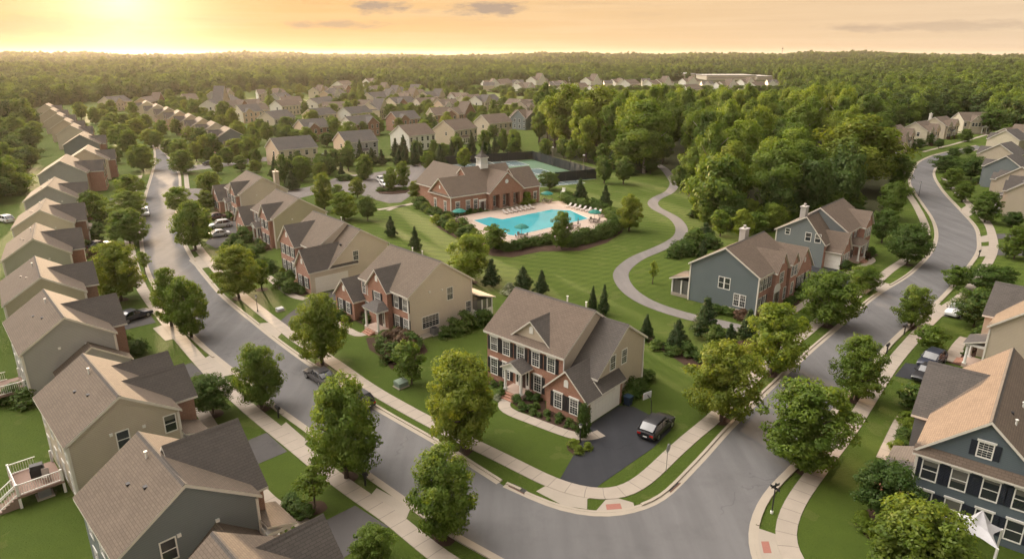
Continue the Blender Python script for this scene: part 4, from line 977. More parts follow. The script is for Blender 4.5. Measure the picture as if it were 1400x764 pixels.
# ---- warehouses
def warehouse(x0, x1, y, hh, label):
    a, c = un(x0, y), un(x1, y); Wd = math.dist(a, c); deg = math.degrees(math.atan2(c[1]-a[1], c[0]-a[0]))
    h = empty('warehouse', (*a, 0), rad(deg), label, 'warehouse')
    b = B(); b.box(0, Wd, 0, 60, 0, hh); b.build('wall', SID['cream'], h)
    b = B(); b.box(-0.6, Wd+0.6, -0.6, 60.6, hh+0.01, hh+1.2); b.build('roof', simple('flat roof', (0.34,0.32,0.285), 0.7), h)
    b = B(); b.box(2, Wd-2, -0.15, -0.01, hh*0.35, hh*0.6); b.build('window_band', simple('band', (0.28,0.24,0.2), 0.5), h)
warehouse(915, 950, 107.5, 6, 'long cream flat roofed warehouse beyond the far houses, left one'); warehouse(966, 1033, 109.5, 5.5, 'widest cream flat roofed warehouse beyond the far houses'); warehouse(1035, 1056, 109.2, 4, 'lowest cream flat roofed warehouse at the right end of the group')

mid_house((1392, 189), (1425, 184), 10, 'beige gabled house at the right edge before the far woods', SID['beige'], SID['cream'], TA, ((0.1, 0.6),))
# ------------------------------------------------------------------ clubhouse
cc = lambda x, y: (540 + x/4.366, 190 + y/4.366)
def clubhouse():
    h = place('clubhouse', un(*cc(330,350), 4.2), 38, 'brick clubhouse with white cupola and open brick pillared porch facing the pool', cx=13, cy=8, r=16); h['category'] = 'clubhouse'
    K, R_ = BRK['red'], SHG['brown']; R2 = SHG['taupe']
    gable_walls(h, 'x', 0.3, 10.5, 0.3, 9.1, 4.4, 4.4, 4.7, 7.8, (K,)*4); gable_roof(h, 'x', 0.3, 10.5, 0.3, 9.1, 4.4, 4.4, 4.7, 7.8, R_, 0.35)
    gable_walls(h, 'x', 7.6, 20.2, 0.8, 12.5, 4.4, 4.4, 6.6, 9.2, (K,)*4); gable_roof(h, 'x', 7.6, 20.2, 0.8, 12.5, 4.4, 4.4, 6.6, 9.2, R_, 0.3)
    gable_walls(h, 'x', 19.6, 25.5, -0.3, 8.4, 4.3, 4.3, 4.0, 8.2, (K,)*4); gable_roof(h, 'x', 19.6, 25.5, -0.3, 8.4, 4.3, 4.3, 4.0, 8.2, R_, 0.3)
    gable_walls(h, 'y', 8, 21, 3.5, 14.5, 4.4, 4.4, 9, 9.0, (K,)*4); gable_roof(h, 'y', 8, 21, 3.5, 14.5, 4.4, 4.4, 9, 9.0, R2, 0.3)
    # open porch under the big front gable
    gable_walls(h, 'y', -0.9, 6.0, 10.2, 19.9, 4.4, 4.4, 15.05, 8.5, (K,)*4, 3.4); gable_roof(h, 'y', -0.9, 6.0, 10.2, 19.9, 4.4, 4.4, 15.05, 8.5, R_, 0.4)
    for x in (10.65, 13.5, 16.6, 19.45):
        b = B(); b.box(x-0.45, x+0.45, -0.88, 0.0, 0.2, 3.41); b.build('pillar', K, h)
    b = B(); b.box(10.2, 19.9, -1.0, 0.79, 0, 0.2); b.build('porch_floor', DECKM, h)
    for x in (12.1, 15.05, 18.0): window(h, 'f', x, 0.78, 0.5, 1.6, 2.3, mun=2)
    b = B(); b.cyl((15.05, -0.98, 6.3), (15.05, -0.89, 6.3), 0.5, n=8); b.build('gable_vent', WHITE, h)
    for x in (2.1, 4.9, 7.0): window(h, 'f', x, 0.298 if x < 7.4 else 0.298, 0.8, 1.0, 2.0, head=True)
    for y in (2.6, 6.8): window(h, 'l', y, 0.298, 0.8, 0.9, 2.0, head=True)
    gable_vent(h, 'l', 4.7, 0.29, 5.4)
    pent_roof(h, ((-0.05, 0.0, 4.15), (-0.05, 9.4, 4.15)), ((0.29, 0.0, 4.5), (0.29, 9.4, 4.5)), R_)
    front_door(h, 'f', 8.9, 0.297, 0.05)
    b = B(); b.box(21.2, 22.7, -0.36, -0.301, 0.1, 2.5); b.build('service_door', SHUT, h); window(h, 'f', 24.2, -0.302, 0.9, 0.9, 1.7, head=True)
    corner_boards(h, [(0.3, 0.3), (25.5, -0.3)], 4.2)
    cx, cy, z = 13.4, 6.6, 8.6
    cp = link('cupola', None, h); cp.location = (cx, cy, 0)
    b = B(); b.box(-1.05, 1.05, -1.05, 1.05, z, z+0.95); b.build('base', WHITE, cp)
    b = B(); 
    for s in (-0.85, 0.85):
        for q in (-0.85, 0.85): b.box(s-0.13, s+0.13, q-0.13, q+0.13, z+0.95, z+2.4)
    b.box(-0.72, 0.72, -0.72, 0.72, z+0.951, z+2.39)
    b.build('louvre', simple('louvre paint', (0.55,0.55,0.52), 0.5), cp)
    b = B(); b.box(-1.2, 1.2, -1.2, 1.2, z+2.4, z+2.6); b.build('cornice', WHITE, cp)
    b = B(); p = [(-1.25,-1.25,z+2.61),(1.25,-1.25,z+2.61),(1.25,1.25,z+2.61),(-1.25,1.25,z+2.61),(-.5,-.5,z+3.3),(.5,-.5,z+3.3),(.5,.5,z+3.3),(-.5,.5,z+3.3),(0,0,z+4.3)]
    b.solid(p, [(0,1,5,4),(1,2,6,5),(2,3,7,6),(3,0,4,7),(4,5,8),(5,6,8),(6,7,8),(7,4,8),(3,2,1,0)]); b.build('cupola_roof', SHG['dark'], cp)
    b = B(); b.cyl((0,0,z+4.2),(0,0,z+5.0),0.05,n=6); b.build('finial', SHUT, cp)
    NEAR_HOUSES.append((h, 0.6, 8.0, 0.3, None))
clubhouse()
# ------------------------------------------------------------------ tennis courts
o0 = Vector(un(815, 245)); gq = Vector(un(728, 218.5)); axv = (gq - o0).normalized(); Lc = (gq - o0).length; nv = Vector((-axv.y, axv.x)); wid = 36.0
def tc_(u, v): q = o0 + axv * u + nv * v; return (q.x, q.y)
S(sheet('court_surround', [tc_(0,0), tc_(Lc,0), tc_(Lc,wid), tc_(0,wid)], 0.02, simple('court green', (0.062,0.12,0.065), 0.8, scale=0.3, var=0.2)))
for k in range(3):
    u0, v0 = Lc/2 - 25.5 + 18*k, 6.1
    S(sheet('court_surface', [tc_(u0,v0), tc_(u0+11,v0), tc_(u0+11,v0+23.8), tc_(u0,v0+23.8)], 0.028, simple('court blue', (0.045,0.08,0.085), 0.75, scale=0.3)))
    WL = simple('line paint', (0.6,0.6,0.56), 0.6)
    b = B()
    def ln(u1, v1, u2, v2, w=0.07):
        q = [(u1-w, v1), (u1+w, v1), (u1+w, v2), (u1-w, v2)] if u1 == u2 else [(u1, v1-w), (u2, v1-w), (u2, v1+w), (u1, v1+w)]
        pts = [(*tc_(*p), 0.034) for p in q]; n = (Vector(pts[1])-Vector(pts[0])).cross(Vector(pts[2])-Vector(pts[0]))
        b.poly(pts if n.z > 0 else pts[::-1])
    for u in (0.1, 1.4, 9.6, 10.9): ln(u0+u, v0+0.1, u0+u, v0+23.7)
    for v in (0.1, 5.5, 18.3, 23.7): ln(u0+0.18, v0+v, u0+10.82, v0+v)
    S(b.build('court_lines', WL))
    nt = empty('tennis_net', tc_(u0-0.5, v0+11.9), math.atan2(axv.y, axv.x), 'low grey tennis net across the ' + ['nearest', 'middle', 'farthest'][k] + ' of three green courts', 'net')
    b = B(); b.box(0.1, 11.9, -0.02, 0.02, 0.08, 0.95, 0); b.box(0.1, 11.9, -0.03, 0.03, 0.951, 1.02, 1); b.build('mesh_panel', [simple('net', (0.10,0.12,0.11), 0.8), WHITE], nt)
    for x in (0, 12): b = B(); b.cyl((x,0,0),(x,0,1.1),0.06); b.build('post', SHUT, nt)
FENM = simple('windscreen fabric', (0.018,0.022,0.022), 0.85, scale=1.5)
def court_fence(p, q, label):
    p, q = Vector(p), Vector(q); L = (q-p).length; f = empty('court_fence', p, math.atan2((q-p).y, (q-p).x), label, 'fence')
    b = B(); b.box(0, L, -0.03, 0.03, 0.15, 2.9); b.build('windscreen', FENM, f)
    n = int(L/3)
    for i in range(n+1):
        b = B(); x = 0.05 + (L-0.1)*i/n; b.cyl((x,0.08,0),(x,0.08,3.2),0.045,n=6); b.build('post', SHUT, f)
    b = B(); b.cyl((0,0.08,3.15),(L,0.08,3.15),0.03,n=6); b.build('top_rail', SHUT, f)
court_fence(tc_(0,0), tc_(Lc,0), 'long dark screened fence along the woods side of the tennis courts')
court_fence(tc_(Lc,0), tc_(Lc,wid), 'dark screened fence at the far left end of the tennis courts')
court_fence(tc_(0,0), tc_(0,13.5), 'short dark screened fence at the right end of the tennis courts')
for i, u in enumerate((Lc*0.15, Lc*0.62)):
    f = empty('court_light', tc_(u, 0.6), 0, 'thin dark floodlight pole by the tennis court fence, ' + ('right one' if i == 0 else 'left one'), 'lamp'); b = B(); b.cyl((0,0,0),(0,0,6.0),0.07,n=6); b.build('pole', SHUT, f); b = B(); b.box(-0.3,0.3,-0.2,0.2,6.0,6.25); b.build('lamp_head', WHITE, f)

# ------------------------------------------------------------------ pool furniture
GRN = simple('umbrella canvas', (0.012, 0.135, 0.105), 0.8); POLE = simple('pole metal', (0.30,0.28,0.25), 0.4); SLING = simple('sling fabric', (0.30,0.255,0.22), 0.7); DARKM = simple('dark furniture', (0.11,0.075,0.062), 0.5)
PALES = simple('pale sling', (0.42,0.37,0.33), 0.7)
def umbrella(px, py, r, label):
    u = empty('umbrella', un(px, py), random.random(), label, 'umbrella', 'green umbrellas on the pool terrace')
    b = B(); n = 8; top = (0,0,2.75)
    rim = [(r*math.cos(2*math.pi*k/n), r*math.sin(2*math.pi*k/n), 2.15) for k in range(n)]; mid = [(x*0.55, y*0.55, 2.52) for x, y, z in rim]; low = [(x, y, 2.03) for x, y, z in rim]
    V = [top] + mid + rim + low; F = []
    for k in range(n):
        k2 = (k+1) % n; F += [(0, 1+k, 1+k2), (1+k, 1+n+k, 1+n+k2, 1+k2), (1+n+k, 1+2*n+k, 1+2*n+k2, 1+n+k2)]
    b.solid(V, F); o = b.build('canopy', GRN, u)
    b = B(); b.cyl((0,0,0),(0,0,2.8),0.035,n=6); b.build('pole', POLE, u)
    b = B(); b.cyl((0,0,0),(0,0,0.12),0.35,n=10); b.build('base', DARKM, u)
UMB = [((628,302),1.55,'green umbrella by the clubhouse wall at the left end of the terrace'),((747.5,276.5),1.6,'green umbrella beside the clubhouse right wing'),((713,324.5),1.45,'green umbrella nearest us, in front of the pool'),((812.5,303.5),1.45,'green umbrella at the right corner of the terrace')]
for p, r, l in UMB: umbrella(*p, r, l)
def chair_meshes(mat, frame):
    b = B(); b.box(-0.26,0.26,-0.25,0.25,0.38,0.44); s1 = b.mesh('seat', [mat])
    b = B(); b.solid([(-0.26,0.25,0.40),(0.26,0.25,0.40),(0.26,0.36,0.95),(-0.26,0.36,0.95),(-0.26,0.29,0.40),(0.26,0.29,0.40),(0.26,0.40,0.95),(-0.26,0.40,0.95)], [(0,1,2,3),(7,6,5,4),(0,4,5,1),(3,2,6,7),(0,3,7,4),(1,5,6,2)]); s2 = b.mesh('backrest', [mat])
    b = B(); b.cyl((0,0,0),(0,0,0.6),0.025,n=5); s3 = b.mesh('leg', [frame])
    return s1, s2, s3
CH = chair_meshes(SLING, DARKM)
def chair(x, y, rz, label, group, z=0.05):
    c = empty('patio_chair', (x, y, z), rz, label, 'chair', group); link('seat', CH[0], c); link('backrest', CH[1], c)
    for sx in (-0.25, 0.25):
        for sy in (-0.23, 0.23): l = link('leg', CH[2], c); l.location = (sx, sy, 0)
def table(x, y, label, r=0.6):
    t = empty('patio_table', (x, y, 0.05), 0, label, 'table', 'patio tables on the pool terrace'); b = B(); b.cyl((0,0,0.7),(0,0,0.74),r,n=14); b.build('tabletop', DARKM, t)
    for k in range(3):
        a = k*2.1; b = B(); b.cyl((0.4*math.cos(a),0.4*math.sin(a),0),(0.2*math.cos(a),0.2*math.sin(a),0.7),0.025,n=5); b.build('leg', DARKM, t)
TB = [((628,303),'patio table under the umbrella by the clubhouse'),((748,277.5),'patio table under the umbrella at the right wing'),((713,325.5),'patio table under the umbrella nearest us'),((812.5,304.5),'patio table under the right corner umbrella'),((785.5,313),'bare patio table by the near pool edge'),((825,297),'bare patio table at the right end of the terrace')]
for (px, py), l in TB:
    x, y = un(px, py); table(x, y, l)
    for k in range(4):
        a = k*math.pi/2 + 0.5; chair(x+1.0*math.cos(a), y+1.0*math.sin(a), a - math.pi/2, 'brown patio chair at the ' + l, 'chairs at the ' + l)
def lounger_meshes(mat):
    b = B(); b.box(-0.3,0.3,-0.95,0.3,0.33,0.38); a = b.mesh('seat', [mat])
    b = B(); b.solid([(-0.3,0.31,0.33),(0.3,0.31,0.33),(0.3,0.95,0.85),(-0.3,0.95,0.85),(-0.3,0.31,0.38),(0.3,0.31,0.38),(0.3,0.92,0.90),(-0.3,0.92,0.90)], [(3,2,1,0),(4,5,6,7),(0,1,5,4),(1,2,6,5),(2,3,7,6),(3,0,4,7)]); c = b.mesh('backrest', [mat])
    b = B(); b.box(-0.02,0.02,-0.03,0.03,0,0.33); d = b.mesh('leg', [DARKM]); return a, c, d
LG = [lounger_meshes(PALES), lounger_meshes(SLING)]
def lounger(x, y, rz, kind, label, group):
    o = empty('sun_lounger', (x, y, 0.05), rz, label, 'lounger', group); link('seat', LG[kind][0], o); link('backrest', LG[kind][1], o)
    for sx in (-0.27, 0.27):
        for sy in (-0.85, 0.2): l = link('leg', LG[kind][2], o); l.location = (sx, sy, 0)
def row(p0, p1, n, rz, kind, label, group):
    a, c = Vector(un(*p0)), Vector(un(*p1))
    rz = math.atan2((c-a).y, (c-a).x) + rz
    for i in range(n): q = a + (c-a)*i/(n-1); lounger(q.x, q.y, rz + random.uniform(-.06,.06), kind, label, group)
row((691,292.5),(727,285.5),7, 0, 0, 'pale sun lounger in the row in front of the clubhouse porch', 'loungers before the porch')
row((777,283.5),(818,292.5),7, 0, 0, 'pale sun lounger in the row along the far right pool side', 'loungers on the far pool side')
row((624,308),(652,323),8, math.pi, 1, 'grey sun lounger in the row along the left pool side', 'loungers on the left pool side')
row((727,327),(749,321),5, math.pi, 1, 'brown sun lounger in the row nearest us beside the near umbrella', 'loungers on the near pool side')
row((789,323),(820,317),5, math.pi, 1, 'brown sun lounger in the row near the right hedge', 'loungers by the right hedge')
u = empty('closed_umbrella', un(790, 314), 0, 'closed umbrella on a thin pole at the near pool edge', 'umbrella'); b = B(); b.cyl((0,0,0),(0,0,2.6),0.03,n=6); b.build('pole', POLE, u); b = B(); b.cyl((0,0,1.1),(0,0,2.5),0.16,0.04,n=8); b.build('canopy', simple('canvas brown', (0.14,0.09,0.07), 0.8), u)
u = empty('lifeguard_chair', un(769.5, 270.5), rad(-30), 'white raised lifeguard chair beside the pool hedge', 'chair')
for sx in (-0.5, 0.5):
    for sy in (-0.5, 0.5): b = B(); b.cyl((sx,sy,0.05),(sx*0.7,sy*0.7,1.6),0.05,n=6); b.build('leg', WHITE, u)
b = B(); b.box(-0.42,0.42,-0.4,0.4,1.6,1.68); b.build('seat', WHITE, u); b = B(); b.box(-0.42,0.42,0.36,0.42,1.681,2.5); b.build('backrest', WHITE, u)

# ------------------------------------------------------------------ cars
def paint(name, c): return simple('car paint ' + name, c, 0.28, 0.0, var=0.02, spec=0.35, Coat_Weight=0.25)
TYRE = simple('tyre', (0.015,0.015,0.016), 0.85); RIM = simple('rim', (0.35,0.35,0.36), 0.3, 0.8); CGL = simple('car glass', (0.010,0.012,0.014), 0.05, spec=0.9)
HEADL = simple('head lamp', (0.7,0.7,0.66), 0.15); TAILL = simple('tail lamp', (0.30,0.012,0.010), 0.25); CHR = simple('plate', (0.6,0.6,0.58), 0.4)
def loft(sections, m=0):
    """sections: list of (y, [(x,z) half profile from bottom to top centre])"""
    b = B(); rings = []
    for y, prof in sections:
        ring = [(x, y, z) for x, z in prof] + [(-x, y, z) for x, z in reversed(prof)]
        i = len(b.v); b.v += ring; rings.append((i, len(ring)))
    for (i, n), (j, _) in zip(rings, rings[1:]):
        for k in range(n):
            k2 = (k+1) % n; b.f.append((i+k, i+k2, j+k2, j+k)); b.m.append(m)
    b.f.append(tuple(rings[0][0]+k for k in reversed(range(rings[0][1])))); b.m.append(m)
    b.f.append(tuple(rings[-1][0]+k for k in range(rings[-1][1]))); b.m.append(m)
    return b
def sharp(me, a=32):
    me.set_sharp_from_angle(angle=rad(a)); return me
def car_meshes(kind):
    if kind == 'suv': L, Wd, hb, hr, g0, g1, r0, r1, tyre = 4.75, 0.93, 0.96, 1.60, -1.15, 2.2, -0.40, 1.55, 0.36
    else: L, Wd, hb, hr, g0, g1, r0, r1, tyre = 4.75, 0.91, 0.88, 1.42, -0.85, 1.75, -0.15, 1.05, 0.33
    def pf(w, z0, z1, crown=0.05): return [(w*0.86, z0), (w, z0+0.16), (w, z1-0.16), (w*0.93, z1-0.03), (w*0.45, z1+crown*0.6), (0.0, z1+crown)]
    h = L/2
    body = loft([(-h, pf(Wd*0.80,0.34,hb*0.72)), (-h+0.12, pf(Wd*0.92,0.26,hb*0.82)), (-h+0.6, pf(Wd,0.22,hb*0.93)), (g0, pf(Wd,0.22,hb)), (0.4, pf(Wd,0.22,hb+0.02)), (g1-0.1, pf(Wd,0.22,hb+0.04)), (h-0.35, pf(Wd*0.98,0.24,hb+(0.02 if kind=='suv' else -0.02))), (h-0.06, pf(Wd*0.92,0.28,hb-0.03)), (h, pf(Wd*0.85,0.36,hb-0.12))])
    def cf(w, z0, z1): return [(w, z0), (w*0.985, z0+0.05), (w*0.90, z1-0.1), (w*0.82, z1), (w*0.4, z1+0.02), (0.0, z1+0.025)]
    cab = loft([(g0, cf(Wd*0.90,hb-0.04,hb+0.05)), (r0-0.05, cf(Wd*0.92,hb-0.04,hr-0.05)), (r0+0.25, cf(Wd*0.92,hb-0.04,hr-0.035)), (r1-0.3, cf(Wd*0.92,hb-0.04,hr-0.035)), (r1, cf(Wd*0.90,hb-0.04,hr-0.07)), (g1, cf(Wd*0.86,hb-0.04,hb+0.12))])
    b = B(); w = Wd*0.78; ys = [r0-0.02, r0+0.3, (r0+r1)/2, r1-0.25, r1+0.0]; zs = [hr-0.03, hr+0.01, hr+0.02, hr+0.01, hr-0.05]
    V = []; 
    for y, z in zip(ys, zs): V += [(-w,y,z-0.06),(-w*0.92,y,z),(0,y,z+0.025),(w*0.92,y,z),(w,y,z-0.06)]
    F = [(5*i+k, 5*i+k+1, 5*i+5+k+1, 5*i+5+k) for i in range(4) for k in range(4)]; b.solid(V, F)
    # pillars
    for s in (-1, 1):
        for (y0, z0, y1, z1) in ((g0+0.05, hb+0.03, r0, hr-0.06), ((g0+g1)/2-0.1, hb-0.02, (r0+r1)/2-0.05, hr-0.06), (g1-0.06, hb+0.05, r1-0.04, hr-0.08)):
            b.cyl((s*Wd*0.905, y0, z0), (s*Wd*0.80, y1, z1), 0.045, n=5)
    roof = b
    wh = B(); wh.cyl((-0.11,0,0),(0.11,0,0),tyre,n=16); rm = B(); rm.cyl((0.112,0,0),(0.125,0,0),tyre*0.66,n=12)
    return dict(body=body, cab=cab, roof=roof, L=L, W=Wd, hb=hb, tyre=tyre, wheel=sharp(wh.mesh('wheel',[TYRE],True)) , rim=rm.mesh('rim',[RIM]))
CARM = {k: car_meshes(k) for k in ('suv', 'sedan')}
def car(p, heading, kind, pm, label, group=None):
    """heading: direction the nose points, degrees"""
    d = CARM[kind]; c = empty('parked_car', (*un(*p), 0.03), rad(heading) + math.pi/2, label, 'car', group)
    link('body', cached(('carb',kind,pm.name), lambda: sharp(d['body'].mesh('body',[pm],True), 28)), c); link('window_glass', cached(('carg',kind), lambda: sharp(d['cab'].mesh('window_glass',[CGL],True), 20)), c)
    link('roof_panel', cached(('carr',kind,pm.name), lambda: sharp(d['roof'].mesh('roof_panel',[pm],True), 30)), c)
    for s in (-1, 1):
        for y in (-d['L']*0.30, d['L']*0.30):
            w = link('wheel', d['wheel'], c); w.location = (s*(d['W']-0.08), y, d['tyre']); w.rotation_euler = (0, 0, 0 if s > 0 else math.pi); link('rim', d['rim'], w)
        def hl():
            b = B(); b.box(-0.2,0.2,-0.06,0.06,-0.07,0.07); return b.mesh('headlight',[HEADL])
        o = link('headlight', cached('hl', hl), c); o.location = (s*d['W']*0.64, -d['L']/2+0.07, d['hb']*0.66)
        def tl():
            b = B(); b.box(-0.17,0.17,-0.05,0.05,-0.09,0.09); return b.mesh('taillight',[TAILL])
        o = link('taillight', cached('tl', tl), c); o.location = (s*d['W']*0.68, d['L']/2-0.03, d['hb']*0.76)
        def mr():
            b = B(); b.box(-0.11,0.11,-0.05,0.07,-0.07,0.07); return b.mesh('mirror',[SHUT])
        o = link('mirror', cached('mr', mr), c); o.location = (s*(d['W']+0.08), -d['L']*0.16, d['hb']+0.08)
    def pl():
        b = B(); b.box(-0.2,0.2,-0.015,0.015,-0.06,0.06); return b.mesh('number_plate',[CHR])
    o = link('number_plate', cached('pl', pl), c); o.location = (0, d['L']/2-0.005, d['hb']*0.55)
BLK, NAVY, GREY, SILV, WHT, MAR = paint('black',(0.012,0.012,0.014)), paint('navy',(0.016,0.02,0.035)), paint('grey',(0.055,0.052,0.053)), paint('silver',(0.38,0.38,0.38)), paint('white',(0.62,0.62,0.60)), paint('maroon',(0.07,0.03,0.03))
car((897,589), 52, 'suv', BLK, 'black car parked on the corner house driveway beside the basketball hoop')
car((438,519.5), 134, 'sedan', GREY, 'grey sedan with black roof parked at the kerb beside the verge')
car((487,551), 136, 'suv', BLK, 'dark hatchback with pale roof parked at the kerb behind the grey sedan')
car((184,436), 60, 'sedan', NAVY, 'navy sedan parked on a driveway in the left row')
car((136,339), 55, 'sedan', NAVY, 'dark blue car half hidden by shrubs in the left row'); car((198,294), 300, 'suv', WHT, 'white car at the left kerb of the upper road')
car((301,311), 215, 'suv', SILV, 'silver pickup sized car on the driveway beside the khaki house'); car((297,324), 215, 'sedan', SILV, 'silver car nearest us on the driveway beside the khaki house'); car((293,300), 215, 'sedan', MAR, 'dark brown car farthest on the driveway beside the khaki house')
car((8,303.5), 150, 'suv', WHT, 'white van like car alone in the back yard at the left edge')
car((1273,497.5), 220, 'suv', NAVY, 'dark SUV farther of two cars on the right hand driveway'); car((1266,516), 220, 'sedan', BLK, 'black car nearer of two on the right hand driveway')
car((1307,429), 220, 'sedan', WHT, 'white car nosing out from dark shrubs on a right hand driveway'); car((1366,288), 215, 'sedan', SILV, 'pale green-grey car beside the right hand houses'); 
for i, (p, hd, k, m, l) in enumerate([((522,249),300,'suv',WHT,'white car in the car park at the tip of the planted island, farther one'),((526,254.5),300,'sedan',WHT,'white car in the car park at the tip of the planted island, nearer one'),((546,252),300,'sedan',SILV,'silver car behind the twin trees of the car park island'),((288,226),10,'sedan',GREY,'dark car on the cross street behind young trees')]): car(p, hd, k, m, l)

# ------------------------------------------------------------------ street furniture
def mailbox(p, rz, label):
    o = empty('mailbox', un(*p), rad(rz), label, 'mailbox', 'black mailboxes along the kerbs'); b = B(); b.box(-0.06,0.06,-0.06,0.06,0,1.05); b.build('post', SHUT, o)
    b = B(); b.box(-0.05,0.05,-0.3,0.3,0.85,0.92); b.build('arm', SHUT, o)
    b = B(); n = 7; prof = [(-0.14,1.06),(0.14,1.06)] + [(0.14*math.cos(math.pi*k/6), 1.22+0.14*math.sin(math.pi*k/6)) for k in range(7)]
    m = len(prof); V = [(x,-0.36,z) for x,z in prof] + [(x,0.36,z) for x,z in prof]
    b.solid(V, [tuple(range(m)), tuple(reversed(range(m, 2*m)))] + [(i, m+i, m+(i+1)%m, (i+1)%m) for i in range(m)]); b.build('box', SHUT, o)
mailbox((499.5,663), 45, 'black mailbox on the verge near the young tree and driveway at the bottom'); mailbox((381,571), 45, 'black mailbox beside the left kerb past the tan house'); mailbox((1212,483.5), -45, 'black mailbox at the right kerb beside a driveway apron'); mailbox((1236,457), -45, 'black mailbox at the right kerb under a street tree'); mailbox((1338,352), -45, 'black mailbox on the outer side of the bend'); mailbox((243,300), -45, 'small black mailbox by the upper left road')
def lamp(p, hh, label, m=None, name='street_lamp'):
    o = empty(name, un(*p), 0, label, 'lamp'); b = B(); b.cyl((0,0,0),(0,0,hh),0.05,0.04,8); b.build('pole', m or SHUT, o); b = B(); b.cyl((0,0,0),(0,0,0.35),0.12,0.09,8); b.build('base', m or SHUT, o)
    b = B(); b.cyl((0,0,hh),(0,0,hh+0.3),0.1,0.15,6); b.build('lantern', HEADL, o); b = B(); b.cyl((0,0,hh+0.301),(0,0,hh+0.45),0.2,0.03,6); b.build('cap', m or SHUT, o)
lamp((352.5,426.5), 2.1, 'thin lamp post between pavement and lawn on the left road'); lamp((793,605), 1.6, 'short dark lamp post among yellow shrubs by the corner driveway'); lamp((1256,268), 3.2, 'dark street lamp on the inner kerb of the right bend')
o = empty('street_sign', un(1055,701), rad(30), 'dark street name post with two crossed blades on the right corner verge', 'sign'); b = B(); b.cyl((0,0,0),(0,0,2.6),0.05,n=8); b.build('pole', SHUT, o)
b = B(); b.box(-0.45,0.45,-0.015,0.015,2.42,2.62); b.build('blade', SHUT, o); b = B(); b.box(-0.015,0.015,-0.45,0.45,2.2,2.4); b.build('blade', SHUT, o); b = B(); b.cyl((0,0,2.63),(0,0,2.75),0.07,n=6); b.build('finial', SHUT, o); b = B(); b.cyl((0,0,0),(0,0,0.2),0.12,n=8); b.build('base', WHITE, o)
o = empty('stop_sign', un(910.5,643.5), rad(52), 'grey backed octagonal stop sign on a thin post by the corner pavement', 'sign'); b = B(); b.cyl((0,0,0),(0,0,2.7),0.035,n=6); b.build('post', POLE, o); b = B(); b.cyl((0,-0.045,2.3),(0,-0.06,2.3),0.42,n=8); b.build('plate', simple('sign back', (0.30,0.30,0.30), 0.45, 0.5), o)
def utility(p, label, c=(0.14,0.18,0.14), s=(0.6,0.5,0.75)):
    o = empty('utility_box', un(*p), rad(45), label, 'utility box'); b = B(); b.box(-s[0]-0.1,s[0]+0.1,-s[1]-0.1,s[1]+0.1,0,0.12); b.build('pad', CONC, o); b = B(); b.box(-s[0],s[0],-s[1],s[1],0.12,s[2]*0.8); b.build('cabinet', simple('cabinet '+label[:6], c, 0.5), o)
    b = B(); q = s[2]*0.8; b.solid([(-s[0]-0.04,-s[1]-0.04,q+0.002),(s[0]+0.04,-s[1]-0.04,q+0.002),(s[0]+0.04,s[1]+0.04,q+0.002),(-s[0]-0.04,s[1]+0.04,q+0.002),(-s[0],-s[1]*0.4,s[2]),(s[0],-s[1]*0.4,s[2]),(s[0],s[1],s[2]),(-s[0],s[1],s[2])],[(0,1,5,4),(1,2,6,5),(2,3,7,6),(3,0,4,7),(4,5,6,7),(3,2,1,0)]); b.build('lid', simple('lid '+label[:6], tuple(x*1.15 for x in c), 0.7), o)
utility((548.5,528), 'green utility box on the lawn beside a small tree'); utility((383,425), 'pale grey utility box on the lawn beside a driveway', (0.32,0.32,0.32), (0.45,0.35,0.5))
def acunit(p, label):
    o = empty('air_conditioner', un(*p), rad(43), label, 'air conditioner', 'air conditioners beside house walls'); b = B(); b.box(-0.6,0.6,-0.6,0.6,0,0.1); b.build('pad', CONC, o); b = B(); b.box(-0.42,0.42,-0.42,0.42,0.1,0.95); b.build('cabinet', simple('ac grey', (0.17,0.17,0.17), 0.5, 0.3), o)
    b = B(); b.cyl((0,0,0.951),(0,0,1.0),0.36,n=14); b.build('fan_grille', SHUT, o)
acunit((594,457), 'grey air conditioner beside the beige side wall'); acunit((62,677), 'grey air conditioner behind the tan house below the deck'); acunit((27,541), 'grey air conditioner behind the grey house in the left row')
o = empty('basketball_hoop', un(888,579), rad(215), 'portable basketball hoop with white backboard behind the black car', 'hoop'); b = B(); b.box(-0.45,0.45,-0.4,0.4,0,0.16); b.build('base', SHUT, o); b = B(); b.cyl((0,0.2,0.1),(0,0.0,2.6),0.05,n=6); b.cyl((0,0,2.6),(0,-0.5,2.9),0.04,n=6); b.build('pole', SHUT, o)
b = B(); b.box(-0.55,0.55,-0.56,-0.52,2.5,3.2); b.build('backboard', simple('backboard grey', (0.40,0.40,0.40), 0.4), o); b = B(); b.box(-0.24,0.24,-0.575,-0.561,2.62,2.98); b.build('target_square', SHUT, o)
b = B(); 
for k in range(12):
    a0, a1 = 2*math.pi*k/12, 2*math.pi*(k+1)/12; b.cyl((0.22*math.cos(a0), -0.82+0.22*math.sin(a0), 2.6),(0.22*math.cos(a1), -0.82+0.22*math.sin(a1), 2.6),0.015,n=4)
b.build('rim', simple('rim orange', (0.5,0.12,0.03), 0.5), o)
o = empty('rubbish_bin', un(858.5,553.5), rad(48), 'dark blue wheeled bin at the corner of the garage', 'bin'); b = B(); b.solid([(-0.26,-0.3,0.06),(0.26,-0.3,0.06),(0.26,0.3,0.06),(-0.26,0.3,0.06),(-0.34,-0.38,1.0),(0.34,-0.38,1.0),(0.34,0.38,1.0),(-0.34,0.38,1.0)],[(3,2,1,0),(4,5,6,7),(0,1,5,4),(1,2,6,5),(2,3,7,6),(3,0,4,7)]); b.build('body', simple('bin blue', (0.014,0.026,0.05), 0.5), o)
